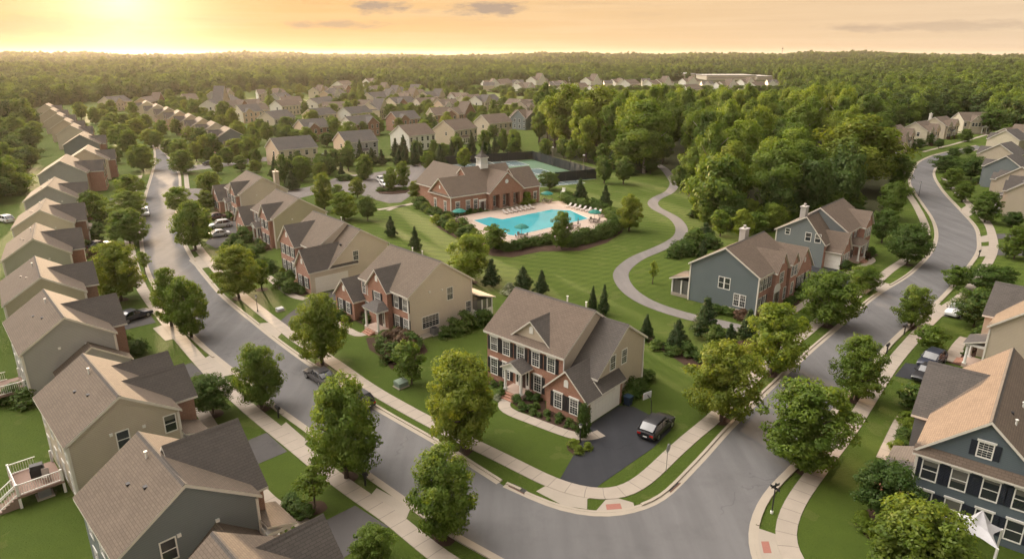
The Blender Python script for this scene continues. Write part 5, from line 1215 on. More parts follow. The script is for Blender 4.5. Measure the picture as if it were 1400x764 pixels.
b = B(); b.box(-0.37,0.37,-0.41,0.41,1.001,1.08); b.build('lid', simple('lid blue', (0.016,0.04,0.075), 0.5), o)
for s in (-0.3, 0.3): b = B(); b.cyl((s-0.04,0.34,0.12),(s+0.04,0.34,0.12),0.12,n=10); b.build('wheel', TYRE, o)
# drains in the gutter
for p in ((709,667.5),(919,664.5)):
    o = empty('storm_drain', (*un(*p), 0.026), rad(-40 if p[0] < 800 else 48), 'dark iron storm drain in the gutter, ' + ('left of the corner' if p[0] < 800 else 'right of the corner'), 'drain'); b = B(); b.box(-0.75,0.75,-0.22,0.22,0,0.012); b.build('grate', simple('iron', (0.03,0.028,0.026), 0.7), o); b = B(); b.box(-0.85,0.85,-0.34,-0.23,0,0.02); b.build('frame', simple('rusty iron', (0.10,0.05,0.03), 0.8), o)
# decks behind the left row
def deck(p, deg, Wd, D, z, label, stairs=True, bay=True):
    o = empty('deck', un(*p), rad(deg), label, 'deck'); b = B(); b.box(0,Wd,0,D,z-0.2,z); b.build('floor', simple('deck boards', (0.20,0.13,0.10), 0.8, scale=2), o)
    for x in (0.1, Wd-0.1):
        for y in (0.1, D-0.1): b = B(); b.box(x-0.09,x+0.09,y-0.09,y+0.09,0,z+1.05); b.build('post', WHITE, o)
    def rail(x0,y0,z0,x1,y1,z1):
        b = B(); n = max(3, int(math.dist((x0,y0),(x1,y1))/0.16))
        for zz in (0.1, 0.95): b.cyl((x0,y0,z0+zz),(x1,y1,z1+zz),0.05,n=4)
        for i in range(1, n): t = i/n; q = (x0+(x1-x0)*t, y0+(y1-y0)*t, z0+(z1-z0)*t); b.cyl((q[0],q[1],q[2]+0.1),(q[0],q[1],q[2]+0.95),0.022,n=4)
        b.build('railing', WHITE, o)
    rail(0.1,D-0.1,z,Wd-0.1,D-0.1,z); rail(0.1,0.1,z,0.1,D-0.1,z); rail(Wd-0.1,1.2,z,Wd-0.1,D-0.1,z)
    if stairs:
        b = B(); n = 5
        for i in range(n): b.box(0.2+0,1.3,D+0.28*i,D+0.28*(i+1)-0.005,0,z*(1-(i+1)/(n+1)))
        b.build('steps', simple('step boards', (0.24,0.17,0.13), 0.8), o); rail(0.15,D,z,0.15,D+1.5,0.1); rail(1.35,D,z,1.35,D+1.5,0.1)
L2a = un(249, 559.4, 5.6); a = rad(134)
def loc_to(A, deg, x, y): a = rad(deg); return (A[0]+x*math.cos(a)-y*math.sin(a), A[1]+x*math.sin(a)+y*math.cos(a))
def place_deck(A, deg, x, y, Wd, D, z, label, **k):
    w = loc_to(A, deg, x, y); px = pr(w[0], w[1], 0); deck(px, deg, Wd, D, z, label, **k)
place_deck(L2a, 134, 3.4, 8.7, 4.0, 3.2, 1.1, 'raised rear deck with white railing and steps behind the tan house')
L3a = un(161, 454.7, 5.6); place_deck(L3a, 132, 1.5, 8.8, 4.0, 3.0, 1.3, 'raised rear deck with white railing behind the grey house', stairs=False)
w = loc_to(L2a, 134, 5.6, 10.1); o = empty('grill', (w[0], w[1], 1.1), 0.6, 'dark covered grill on the railed deck', 'grill'); b = B(); b.box(-0.5,0.5,-0.3,0.3,0.1,0.8); b.build('cabinet', SHUT, o); b = B(); b.box(-0.45,0.45,-0.28,0.28,0.801,1.1); b.build('hood', SHUT, o)
w = loc_to(L2a, 134, 4.4, 9.8); chair(w[0], w[1], 0.4, 'brown chair on the railed rear deck', None, 1.1)
# white tensile canopy by the navy house
o = empty('sail_canopy', un(1344, 697, 4.8), rad(-130), 'pointed white fabric canopy on white posts beside the navy house', 'canopy')
b = B(); n = 8; V = [(0,0,4.8)]; F = []
for k in range(4):
    for j in range(n):
        t = j/n; a0 = math.pi/4 + k*math.pi/2; a1 = a0 + math.pi/2; x = math.cos(a0)*(1-t)+math.cos(a1)*t; y = math.sin(a0)*(1-t)+math.sin(a1)*t; pinch = 1 - 0.35*math.sin(math.pi*t); V.append((x*1.9*pinch, y*1.9*pinch, 3.1+0.15*math.sin(math.pi*t)))
m = len(V)-1; V += [(x*0.45, y*0.45, z+0.55) for x, y, z in V[1:m+1]]
for j in range(m): j2 = (j+1) % m; F += [(1+j, 1+j2, 1+m+j2, 1+m+j), (0, 1+m+j, 1+m+j2)]
b.solid(V, F); b.build('fabric', simple('white fabric', (0.44,0.43,0.44), 0.8), o)
for k in range(4): a0 = math.pi/4 + k*math.pi/2; b = B(); b.cyl((1.8*math.cos(a0),1.8*math.sin(a0),0),(1.8*math.cos(a0),1.8*math.sin(a0),3.15),0.07,n=6); b.build('post', WHITE, o)
# far tower
o = empty('water_tower', un(1068, 82.5), 0, 'thin tower with a small dark top on the far horizon', 'tower'); D_ = math.dist((0,0), un(1068,82.5)); b = B(); b.cyl((0,0,0),(0,0,80),2.2,1.6,8); b.build('shaft', simple('tower steel', (0.10,0.09,0.09), 0.6), o); b = B(); b.sphere((0,0,83),(8,8,5)); b.build('tank', simple('tower steel', (0.10,0.09,0.09), 0.6), o)
# ------------------------------------------------------------------ foliage: real leaf-sized faces gathered in sprays
def leaf_mesh(name, seed, env, nclump, nleaf, clump_r, leaf, mat, zsq=0.75, droop=0.0, inner=0.35, shell=0.55):
    """unit crown: z 0..1, radius about 0.5; env(z) -> relative radius at height z"""
    r = np.random.default_rng(seed)
    cs = []; tries = 0
    ph = r.uniform(0, 6.28, 6); am = r.uniform(0.03, 0.11, 6)
    while len(cs) < nclump and tries < nclump * 60:
        tries += 1
        z = r.uniform(0.02, 0.97); a = r.uniform(0, 2*np.pi)
        R = 0.5 * env(z) * (1 + am[0]*np.sin(2*a+ph[0]) + am[1]*np.sin(3*a+ph[1]+5*z) + am[2]*np.sin(5*a+ph[2]-9*z))
        if r.uniform() > env(z) + 0.05: continue
        q = R * (r.uniform(shell, 1.0) if r.uniform() > inner else r.uniform(0.0, shell))
        q = max(0.0, q - clump_r * 0.5)
        cs.append((q*np.cos(a), q*np.sin(a), z))
    C = np.array(cs); k = len(C)
    cr = clump_r * r.uniform(0.65, 1.3, k); tint = r.uniform(0, 1, k)
    idx = np.repeat(np.arange(k), nleaf); n = len(idx)
    d = r.normal(size=(n, 3)); d /= np.linalg.norm(d, axis=1, keepdims=True)
    rr = cr[idx] * r.uniform(0.55, 1.0, n)
    P = C[idx] + d * rr[:, None] * np.array([1, 1, zsq])
    P[:, 2] -= droop * (np.hypot(P[:, 0], P[:, 1]))
    out = P - np.array([0, 0, 0.35]); out /= np.linalg.norm(out, axis=1, keepdims=True) + 1e-6
    N = d * 0.55 + out * 0.45 + r.normal(size=(n, 3)) * 0.35 + np.array([0, 0, 0.25]); N /= np.linalg.norm(N, axis=1, keepdims=True)
    T = np.cross(N, r.normal(size=(n, 3))); T /= np.linalg.norm(T, axis=1, keepdims=True) + 1e-9; Bn = np.cross(N, T)
    s = leaf * r.uniform(0.6, 1.25, n)[:, None]
    V = np.empty((n, 4, 3)); V[:, 0] = P - T*s; V[:, 1] = P + Bn*s*0.62; V[:, 2] = P + T*s; V[:, 3] = P - Bn*s*0.62
    me = bpy.data.meshes.new(name); me.vertices.add(n*4); me.vertices.foreach_set('co', V.reshape(-1)); me.loops.add(n*4); me.loops.foreach_set('vertex_index', np.arange(n*4, dtype=np.int32))
    me.polygons.add(n); me.polygons.foreach_set('loop_start', np.arange(0, n*4, 4, dtype=np.int32)); me.polygons.foreach_set('loop_total', np.full(n, 4, dtype=np.int32))
    me.update(); me.validate()
    at = me.attributes.new('spray', 'FLOAT', 'FACE'); at.data.foreach_set('value', np.clip(tint[idx]*0.8 + r.uniform(-0.15, 0.2, n), 0, 1).astype(np.float32))
    me.materials.append(mat); return me
def trunk_mesh(name, seed, mat, limbs=5, fork=0.35):
    r = random.Random(seed); b = B(); pts = [(0,0,-0.02), (r.uniform(-.01,.01), r.uniform(-.01,.01), 0.3), (r.uniform(-.02,.02), r.uniform(-.02,.02), 0.6), (r.uniform(-.03,.03), r.uniform(-.03,.03), 0.92)]
    rs = [1.25, 0.85, 0.6, 0.2]
    for (p, q), (r0, r1) in zip(zip(pts, pts[1:]), zip(rs, rs[1:])): b.cyl(p, q, r0*0.024, r1*0.024, 8, cap=False)
    for i in range(limbs):
        a = 2*math.pi*i/limbs + r.uniform(-.5, .5); z = fork + 0.4*i/limbs; L = 0.34 - 0.12*i/limbs
        e = (L*math.cos(a), L*math.sin(a), z + 0.22); m = (e[0]*0.5, e[1]*0.5, z + 0.09)
        b.cyl((0,0,z), m, 0.012, 0.008, 5, cap=False); b.cyl(m, e, 0.008, 0.003, 5, cap=False)
    return b.mesh(name, [mat], True)
egg = lambda z: max(0.0, math.sin(math.pi * min(1, max(0, z))**0.72)) ** 0.62
ovo = lambda z: max(0.0, 1 - (abs(z - 0.36) / (0.66 if z > 0.36 else 0.40)) ** 2.1) ** 0.5
rnd = lambda z: max(0.0, 1 - (abs(z - 0.5) / 0.52) ** 2.2) ** 0.5
cone = lambda z: max(0.04, (1 - z) ** 0.85) * (1 - 0.5 * max(0, 0.12 - z) / 0.12)
colu = lambda z: max(0.05, 1 - (abs(z - 0.4) / 0.62) ** 2.6) ** 0.7
wide = lambda z: max(0.0, 1 - (abs(z - 0.6) / (0.42 if z > 0.6 else 0.64)) ** 2.0) ** 0.5
tall = lambda z: max(0.0, 1 - (abs(z - 0.52) / (0.49 if z > 0.52 else 0.56)) ** 2.3) ** 0.55
dome = lambda z: max(0.0, 1 - max(0, z - 0.25) ** 2 / 0.58) ** 0.5
CR = {}
for k, (env, mat, nc, nl, cr, lf, nvar) in {
    'maple': (ovo, 'maple', 210, 105, 0.098, 0.0185, 3), 'gold': (ovo, 'gold', 210, 105, 0.095, 0.0185, 2), 'round': (rnd, 'maple', 190, 95, 0.105, 0.02, 2), 'dark': (rnd, 'dark', 170, 95, 0.11, 0.02, 2),
    'lime': (ovo, 'lime', 190, 95, 0.10, 0.02, 1), 'fir': (cone, 'fir', 210, 75, 0.085, 0.02, 2), 'column': (colu, 'shrub', 150, 70, 0.13, 0.026, 1), 'wood': (tall, 'wood', 85, 170, 0.15, 0.023, 4), 'woodlime': (tall, 'lime', 85, 160, 0.14, 0.023, 1), 'woodgold': (tall, 'gold', 85, 160, 0.14, 0.023, 1),
    'sapling': (ovo, 'lime', 40, 40, 0.13, 0.045, 1), 'small': (rnd, 'maple', 60, 55, 0.15, 0.04, 1)}.items():
    CR[k] = [leaf_mesh('crown', 100*i + sum(map(ord, k)), env, nc, nl, cr, lf, LEAF[mat]) for i in range(nvar)]
TR = {'b': [trunk_mesh('trunk', i, BARK) for i in range(3)], 'p': [trunk_mesh('trunk', 9, PALEBARK, 4, 0.45)]}
SH = {k: [leaf_mesh('shrub', 900+i*7+sum(map(ord,k)), dome, nc, nl, 0.2, lf, LEAF[m]) for i in range(nv)] for k, (m, nc, nl, lf, nv) in {'g': ('shrub', 45, 42, 0.06, 2), 'y': ('lime', 45, 45, 0.05, 1), 'r': ('russet', 40, 40, 0.06, 1), 'd': ('dark', 45, 45, 0.06, 1), 'f': ('bloom', 40, 40, 0.06, 1)}.items()}
TREE_XY = []
def cap_h(x, y, H_):
    """the ground falls away towards the far houses: crowns in front of them stay below their roofs"""
    px, py = pr(x, y, 0); d = math.hypot(x, y)
    lim = None
    if 735 < px < 1075 and 330 < d < 690: lim = 127.5 + 4*math.sin(x*0.21)
    elif 640 < px < 1075 and 690 <= d < 850:
        if math.sin(x*12.9 + y*78.2) < 0.55: return 0.0
        lim = 116.5
    elif 900 < px < 1068 and 850 <= d < 1015: return 0.0
    elif 560 < px <= 735 and 480 < d < 690: lim = 120
    if lim is None: return H_
    if py - lim < 3: return 0.0
    return min(H_, hgt((px, py), lim)) if pr(x, y, H_)[1] < lim else H_
CLEARV = {'fir': 0.06, 'column': 0.02, 'sapling': 0.35, 'small': 0.2, 'dark': 0.14, 'wood': 0.22, 'woodlime': 0.22, 'woodgold': 0.2}
def tree_at(x, y, H_, Wd, kind, label, cat='tree', group=None, name='street_tree', trunk='b', ring=False):
    root = empty(name, (x, y, 0), random.uniform(0, 6.28), label, cat, group); f = CLEARV.get(kind, 0.12)
    f = min(f, 2.0 / H_ + 0.03) if kind not in ('wood', 'woodlime', 'woodgold') else f
    t = link('trunk', random.choice(TR[trunk]), root); t.scale = (H_*0.9, H_*0.9, H_*0.9)
    ws = {'fir': 1.5, 'column': 1.45}.get(kind, 1.12)
    c = link('crown', random.choice(CR[kind]), root); c.location = (0, 0, H_*f); c.scale = (Wd*ws, Wd*ws, H_*(1-f)*1.03); c.rotation_euler = (0, 0, random.uniform(0, 6.28))
    TREE_XY.append((x, y, Wd/2)); 
    if ring:
        b = B(); n = 14; b.poly([(x + 0.95*math.cos(2*math.pi*k/n)*random.uniform(.9,1.1), y + 0.95*math.sin(2*math.pi*k/n)*random.uniform(.9,1.1), 0.018) for k in range(n)]); S(b.build('mulch_bed', MULCH))
    return root
def T(base, top, wpx, kind, label, **kw):
    X, Y = un(*base); return tree_at(X, Y, max(1.2, hgt(base, top)), wpx * mpp(*base) * 0.95, kind, label, **kw)
# street trees, near ones one by one
T((632,616),484,96,'gold','large maple with yellow tinted crown in front of the corner brick house', ring=True)
T((606,735),619,90,'maple','tall egg shaped tree on the verge at the bottom centre', ring=True)
T((474,653),522,98,'maple','broad light green tree on the verge beside the mailbox, bottom left of centre', ring=True)
T((358,558),474,61,'maple','maple on the left verge opposite the parked grey sedan', ring=True)
T((441,498),404,68,'gold','yellow topped maple on the verge in front of the beige brick house', ring=True)
T((235,446),370,42,'maple','left one of two touching trees on the left verge', ring=True); T((262,462),382,50,'maple','right and larger of two touching trees on the left verge')
T((166,410),333,58,'gold','bright tree on the lawn beside the khaki house in the left row', ring=True)
T((327,408),337,61,'gold','large maple on the right verge across from the left row', ring=True); T((358,396),355,24,'small','small round lawn tree beside the large verge maple', ring=True)
T((268,342),277,50,'maple','large verge tree beside the silver cars', ring=True); T((178,334),288,50,'maple','tree hiding the pavement left of the upper road'); T((179,300),262,40,'maple','bushy tree at the left kerb beside the white car'); T((181,272),240,34,'maple','verge tree at the left side street corner'); T((133,305),262,34,'small','round garden tree in front of the grey gabled house')
T((246,290),257,35,'round','round tree at the right kerb below the side street'); T((283,287),261,26,'gold','garden tree left of the nested gables house'); T((288,268),235,30,'gold','lone tree on the grass beside the side street')
T((251,237),206,33,'maple','spreading tree at the kerb above the side street'); T((196,234),199,34,'maple','big leafy tree at the left kerb of the upper road')
for i, (bx, by, tp, w) in enumerate([(231,211,191,19),(246,214,191,24),(269,221,194,19),(287,221,202,14),(301,211,195,14),(312,226,202,18),(298,238,212,17),(330,234,213,19),(342,212,185,28),(351,226,204,17),(349,236,219,17),(163,201,172,24),(178,211,183,20),(148,190,166,18),(188,188,162,24),(171,177,156,17),(159,224,201,18),(216,203,180,18),(217,184,169,14),(203,195,177,12),(222,150,137,12),(235,154,137,14),(254,158,137,11),(271,155,137,13),(276,144,126,11),(305,165,140,16),(266,168,155,14),(281,168,155,9),(318,174,153,14),(323,173,160,10),(345,187,168,12),(334,186,172,9)]):
    T((bx,by),tp,w,['maple','round','gold','maple'][i%4],'leafy tree among the houses along the upper left road',group='trees along the upper left road')
T((1054,511),419,78,'lime','light green tree behind the kerb on the right hand street, between dark shrubs', ring=True); T((986,575),468,90,'gold','large yellow topped maple beside the right hand street, near the hoop lawn', ring=True)
T((1099,642),527,108,'maple','large dark green maple on the near right verge above the sign post', ring=True); T((1169,547),462,62,'maple','slim maple on the right verge next beyond the large one', ring=True); T((1245,448),393,41,'maple','young conical tree on the right verge before a driveway', ring=True)
T((1303,394),364,32,'small','small leaning tree at the outer kerb of the bend'); T((1130,446),374,74,'round','wide low tree on the verge before the grey-blue houses', ring=True); T((1180,398),365,40,'round','tree on the verge beside the white garage driveway'); T((1240,362),307,50,'dark','dark round tree on the inner verge of the bend', ring=True)
T((1246,815),692,112,'gold','very large yellow-green tree in front of the navy house at the bottom right'); T((1207,716),634,70,'dark','dense dark tree in the bed beside the navy house'); T((1273,480),446,36,'small','small round tree on the lawn before the two dark cars')
T((431,694),638,48,'sapling','thin young tree on the lawn near the bottom mailbox', ring=True); T((292,566),513,58,'dark','low dark spreading tree on the lawn of the tan house', ring=True); T((563,525),468,46,'small','small sparse tree next to the green utility box'); T((511,772),722,52,'round','rounded tree cut by the bottom edge')
T((199,375),345,20,'sapling','small young tree beside the pavement in the left row')
T((1349,400),364,54,'dark','wide dark tree beside the beige right hand house'); T((1331,446),394,52,'dark','dark spreading tree above the white car on the right')
for b_, tp, w, k, l in [((1292,236),212,33,'dark','dark bushy tree at the kerb inside the right bend'),((1327,246),215,37,'dark','widest round tree before the slate house of the right row'),((1300,259),231,26,'maple','small tree at the kerb below two round trees'),((1315,276),248,21,'maple','slender tree on the verge of the right bend'),((1346,304),263,31,'maple','tree on the verge hiding a pale car'),((1383,310),290,22,'dark','dark shrub tree before the columned peach house'),((1386,354),311,31,'maple','tree beside two driveways at the right edge'),((1304,217),202,17,'dark','small tree at the far end of the bend'),((1322,212),200,12,'dark','tiny tree at the far kerb'),((1283,203),190,11,'dark','small tree in front of the cream house across the bend'),((1319,194),177,15,'maple','tree before the white porch house'),((1354,183),149,29,'dark','big evergreen looking tree beside the white porch house'),((1375,187),170,16,'maple','pale green tree right of the big dark tree'),((1256,205),190,16,'dark','dark tree before the garage across the bend'),((1268,199),182,13,'dark','dark bush tree between the houses across the bend'),((1218,300),250,36,'wood','tree at the wood edge by the inner pavement'),((1226,262),214,34,'wood','tree overhanging the pavement at the top of the bend'),((1205,332),285,34,'dark','dark tree behind the farther grey-blue house')]: T(b_, tp, w, k, l)
# car park and club lawn trees
for b_, tp, w, k, l in [((439,249),222,20,'gold','tree at the left end of the car park, rear one'),((444,289),238,28,'gold','tall double crowned tree left of the car park'),((462,276),253,18,'round','small tree beside the double crowned tree'),((489,270),243,21,'gold','yellow tree on the car park edge'),((470.7,301),264,39,'lime','large bright yellow-green tree behind the beige house'),((503,302),269,26,'dark','dark round tree beside the bright yellow-green one'),((500,246),212,24,'maple','conical tree behind the car park hedge'),((535,261),230,21,'maple','left tree of the pair on the planted island'),((552,257),222,21,'maple','right tree of the pair on the planted island'),((570,272),247,22,'gold','tree by the walkway left of the clubhouse'),((585,232),208,22,'maple','tree on the strip behind the car park'),((595,250),233,11,'maple','slim tree by the clubhouse rear corner'),((635,229),203,21,'lime','bright green tree right behind the clubhouse'),((768,341),291,31,'maple','young maple on the lawn before the pool hedge'),((860,316),266,33,'gold','yellow-green tree beside the path at the right of the pool'),((675,342),307,42,'small','small brown-green tree at the left corner of the pool'),((645,386),322,62,'lime','large yellow-green tree on the lawn below the pool'),((751,260),235,29,'dark','round tree between clubhouse and tennis courts')]:
    T(b_, tp, w, k, l, name='park_tree', ring=b_[1] > 330)
for b_, tp, w, l in [((522,226),205,12,'conical evergreen behind the car park, left end'),((554,224),201,13,'conical evergreen before the white house'),((567,227),197,14,'dark evergreen right of the white house evergreen'),((602,231),197,17,'tall evergreen of the group behind the clubhouse'),((618,221),193,12,'slim evergreen of the group behind the clubhouse'),((641,219),196,15,'evergreen directly behind the cupola'),((661,213),194,11,'small evergreen left of the tennis courts'),((666,193),179,12,'round evergreen beside the tan house porch'),((687,205),177,15,'evergreen before the dark rear windows'),((701,212),185,18,'evergreen at the back corner of the tennis courts'),((467,240),222,8,'small evergreen by the cross street'),((375.5,245),220,13,'dark evergreen left of the first white bay house'),((399,246),213,22,'broad evergreen before the first white bay house'),((399,260),234,21,'evergreen behind the tall tan chimney'),((568,343),309,15,'small spruce on the lawn, nearer of two'),((535,324),296,15,'small spruce on the lawn, farther of two'),((715,396),364,27,'dense spruce behind the corner house roof'),((740,403),369,19,'slim spruce behind the corner house roof'),((810,427),391,13,'left one of a pair of narrow spruces'),((825,430),390,15,'right one of a pair of narrow spruces'),((883,465),429,18,'narrow spruce near the right corner of the corner house'),((925,479),436,30,'broad dark evergreen in the mulch bed, leftmost'),((963,460),408,38,'tall dark evergreen beside the lower path'),((976,478),446,28,'rounded evergreen in the middle of the mulch bed'),((997,472),443,18,'narrow evergreen at the right of the mulch bed'),((1022,463),424,26,'dark evergreen behind the light green tree'),((797,597),553,17,'clipped columnar evergreen at the garage corner'),((827,285),254,18,'conical evergreen by the pool hedge'),((793,278),244,20,'yellowish conical evergreen above the pool terrace'),((826,251),217,23,'rounded conifer right of the tennis courts'),((852,252),216,28,'larger rounded conifer right of the tennis courts'),((960,352),327,12,'slim golden conifer behind the chimney house'),((963,333),305,26,'dark bushy evergreen behind the chimney house'),((672,392),355,24,'dark evergreen tucked behind the large yellow-green tree')]:
    T(b_, tp, w, 'column' if 'columnar' in l else 'dark' if 'round' in l else 'fir', l, name='evergreen_tree')
T((892,388),358,15,'sapling','thin staked young tree on the lawn inside the path curve', name='park_tree')

# ------------------------------------------------------------------ woods: trees one can tell apart
def inside(p, poly):
    x, y = p; c = False; n = len(poly)
    for i in range(n):
        (x0, y0), (x1, y1) = poly[i], poly[i-1]
        if (y0 > y) != (y1 > y) and x < (x1-x0)*(y-y0)/(y1-y0)+x0: c = not c
    return c
def scatter(poly, n, mind, avoid=True, seed=1):
    r = random.Random(seed); xs = [p[0] for p in poly]; ys = [p[1] for p in poly]; out = []
    for _ in range(n*60):
        p = (r.uniform(min(xs), max(xs)), r.uniform(min(ys), max(ys)))
        if not inside(p, poly) or any(math.dist(p, q) < mind for q in out): continue
        if avoid and any(math.dist(p, (a, c)) < d*0.6+0.8 for a, c, d in BLOCKED): continue
        out.append(p)
        if len(out) >= n: break
    return out
wood_px = [(735,196),(742,212),(800,222),(850,236),(880,238),(905,226),(935,262),(968,300),(1010,312),(1075,300),(1120,280),(1175,285),(1205,300),(1218,262),(1222,230),(1205,206),(1190,188),(1150,170),(1060,160),(960,152),(860,148),(790,150),(745,158)]
wood_w = [un(*p) for p in wood_px]
pts = scatter(wood_w, 265, 6.6, seed=5)
pts.sort(key=lambda p: p[1])
for i, p in enumerate(pts):
    rr = random.random(); k = 'wood' if rr < 0.64 else 'woodlime' if rr < 0.84 else 'woodgold'
    edge = min(math.dist(p, q) for q in wood_w); H_ = cap_h(p[0], p[1], random.uniform(13, 22) if edge > 9 else random.uniform(9, 16))
    if H_ < 3: continue
    tree_at(p[0], p[1], H_, random.uniform(6.5, 9.5), k, 'tall leafy tree of the wood behind the grey-blue houses', group='trees of the wood', name='woodland_tree', trunk='p' if random.random() < 0.25 else 'b')
for p, tp, w, k, l in [((1005,268),168,58,'woodlime','tall pale yellow-green tree standing out at the wood edge'),((1165,262),163,100,'woodgold','huge sunlit yellow-green crown at the right of the wood'),((880,237),140,66,'wood','tall grey-green tree with pale trunk at the path entrance'),((772,205),120,56,'woodgold','golden tree at the left corner of the wood'),((815,212),122,62,'woodgold','golden-green tree behind the tennis fence'),((1055,300),196,66,'wood','leafy tree in front of the wood behind the chimneys'),((1000,312),262,34,'dark','low dark tree at the wood edge by the chimney house'),((930,262),228,28,'dark','dark understorey tree where the path enters the wood'),((1090,272),200,60,'wood','broad tree behind the farther grey-blue house')]:
    T(p, tp, w, k, l, name='woodland_tree', trunk='p' if 'pale trunk' in l else 'b')
for i, p in enumerate(scatter([un(*q) for q in [(745,215),(800,226),(862,242),(905,240),(900,232),(850,228),(790,214),(745,208)]], 16, 4.5, seed=3)):
    tree_at(p[0], p[1], random.uniform(4, 8), random.uniform(4, 5.5), random.choice(['small', 'dark', 'fir']), 'young tree at the foot of the wood behind the tennis fence', group='young trees behind the tennis fence', name='woodland_tree')
# understorey fringe along the wood edge near the path and gardens
for i, p in enumerate(scatter([un(*q) for q in [(940,268),(965,310),(1000,335),(1050,322),(1110,305),(1180,300),(1180,285),(1110,285),(1040,305),(985,300)]], 26, 3.4, seed=8)):
    tree_at(p[0], p[1], random.uniform(3, 6.5), random.uniform(3, 5), random.choice(['small', 'dark', 'round', 'lime', 'dark']), 'low understorey tree at the wood edge behind the grey-blue houses', group='understorey trees at the wood edge', name='woodland_tree')
# belt beyond the gardens on the left edge
for i, p in enumerate(scatter([un(*q) for q in [(-30,148),(25,150),(42,165),(52,200),(40,240),(25,262),(0,278),(-60,290),(-60,180)]], 42, 7.5, seed=4)):
    tree_at(p[0], p[1], random.uniform(5, 9.5), random.uniform(5.5, 8), random.choice(['maple', 'round', 'dark', 'wood']), 'leafy tree behind the gardens of the left row', group='trees behind the left row', name='woodland_tree')
# garden trees between the far houses
far_poly = [un(*q) for q in [(110,150),(300,130),(420,122),(560,122),(700,132),(742,150),(720,172),(690,195),(600,200),(480,206),(400,214),(330,195),(250,178),(200,150)]]
for i, p in enumerate(scatter(far_poly, 220, 6.2, seed=12)):
    tree_at(p[0], p[1], random.uniform(5, 10), random.uniform(5, 8), random.choice(['maple', 'round', 'gold', 'dark', 'round']), 'round garden tree among the packed far houses', group='garden trees among the far houses', name='garden_tree')
up_poly = [un(*q) for q in [(100,160),(150,150),(200,160),(225,185),(215,205),(190,215),(160,235),(135,225),(110,195)]]
for i, p in enumerate(scatter(up_poly, 24, 7.5, seed=21)):
    tree_at(p[0], p[1], random.uniform(6, 9.5), random.uniform(5.5, 8), random.choice(['maple', 'round', 'gold']), 'leafy front yard tree between the left row and the upper road', group='front yard trees of the upper left row', name='garden_tree')
up2 = [un(*q) for q in [(230,165),(290,170),(345,195),(360,215),(330,232),(300,236),(270,215),(250,200)]]
for i, p in enumerate(scatter(up2, 22, 6.5, seed=22)):
    tree_at(p[0], p[1], random.uniform(5, 9), random.uniform(5, 7.5), random.choice(['maple', 'round', 'gold', 'dark']), 'bushy tree on the cross street corner before the slate house', group='cross street corner trees', name='garden_tree')
row_poly = [un(*q) for q in [(372,258),(430,244),(500,230),(560,226),(640,222),(705,214),(712,200),(700,196),(690,204),(640,212),(590,216),(540,214),(520,222),(440,228),(380,240)]]
for i, p in enumerate(scatter(row_poly, 40, 5.0, seed=31)):
    k = random.choice(['fir', 'fir', 'maple', 'round', 'dark']); tree_at(p[0], p[1], random.uniform(4.5, 8.5), random.uniform(3.2, 5.5) * (0.75 if k == 'fir' else 1), k, 'tree in the back gardens between the car park and the first house row', group='back garden trees before the first house row', name='garden_tree')
bk_poly = [un(*q) for q in [(330,200),(420,178),(520,166),(640,156),(720,160),(690,178),(600,184),(480,192),(380,205)]]
for i, p in enumerate(scatter(bk_poly, 40, 5.5, seed=33)):
    tree_at(p[0], p[1], random.uniform(4.5, 8.5), random.uniform(4.5, 6.5), random.choice(['maple', 'round', 'gold', 'dark', 'lime']), 'tree standing between the first and second house rows', group='trees between the first two house rows', name='garden_tree')
# ------------------------------------------------------------------ shrubs
def shrub(x, y, r, h, kind, label, group):
    o = link('shrub', random.choice(SH[kind])); o.location = (x, y, -0.02*h); o.scale = (2.6*r, 2.6*r, h*1.2); o.rotation_euler = (0, 0, random.uniform(0, 6.28)); tag(o, label, 'shrub', group)
def SB(px, py, rpx, kind, label, group, k=1.5):
    X, Y = un(px, py); r = rpx * mpp(px, py); shrub(X, Y, r, r*k, kind, label, group)
q4 = lambda x, y: (560 + x/4.775, 440 + y/4.775)
bed = [q4(*p) for p in [(500,400),(640,450),(690,480),(660,520),(730,580),(830,630),(960,680),(1100,735),(1180,745),(1170,690),(1050,640),(890,560),(880,490),(760,440),(640,400),(520,350)]]
S(sheet('mulch_bed', [un(*p) for p in bed], 0.020, MULCH))
S(sheet('mulch_bed', [un(640+x/4.775, 570+y/4.775) for x, y in [(640,170),(700,135),(800,160),(880,150),(850,190),(760,235),(700,255),(650,215)]], 0.020, MULCH))
for x, y, r in [(595,455,34),(700,495,33),(775,475,34),(830,490,34),(733,545,36),(790,555,30),(550,400,26),(600,405,26)]: SB(*q4(x, y+r*0.7), r/4.775, 'd', 'dark clipped shrub by the porch of the corner house', 'dark shrubs of the corner house bed', 1.3)
for x, y, r in [(825,545,26),(805,585,24),(845,605,18),(900,592,24),(980,615,25),(965,642,20),(1040,650,27),(1070,682,18),(905,632,14),(1020,680,12)]: SB(*q4(x, y+r*0.7), r/4.775, 'g', 'small rounded shrub in the mulch bed along the corner house walk', 'rounded shrubs of the corner house bed', 1.4)
for x, y, r in [(685,172,34),(720,215,33),(777,190,30)]: SB(640+x/4.775, 570+(y+20)/4.775, r/4.775, 'y', 'yellow-green ball shrub in the little bed by the corner driveway', 'yellow ball shrubs by the corner driveway', 1.3)
for x, y, r in [(575,490,24)]: SB(*q4(x, y+14), r/4.775, 'f', 'pale flowering shrub left of the corner house walk', None, 1.3)
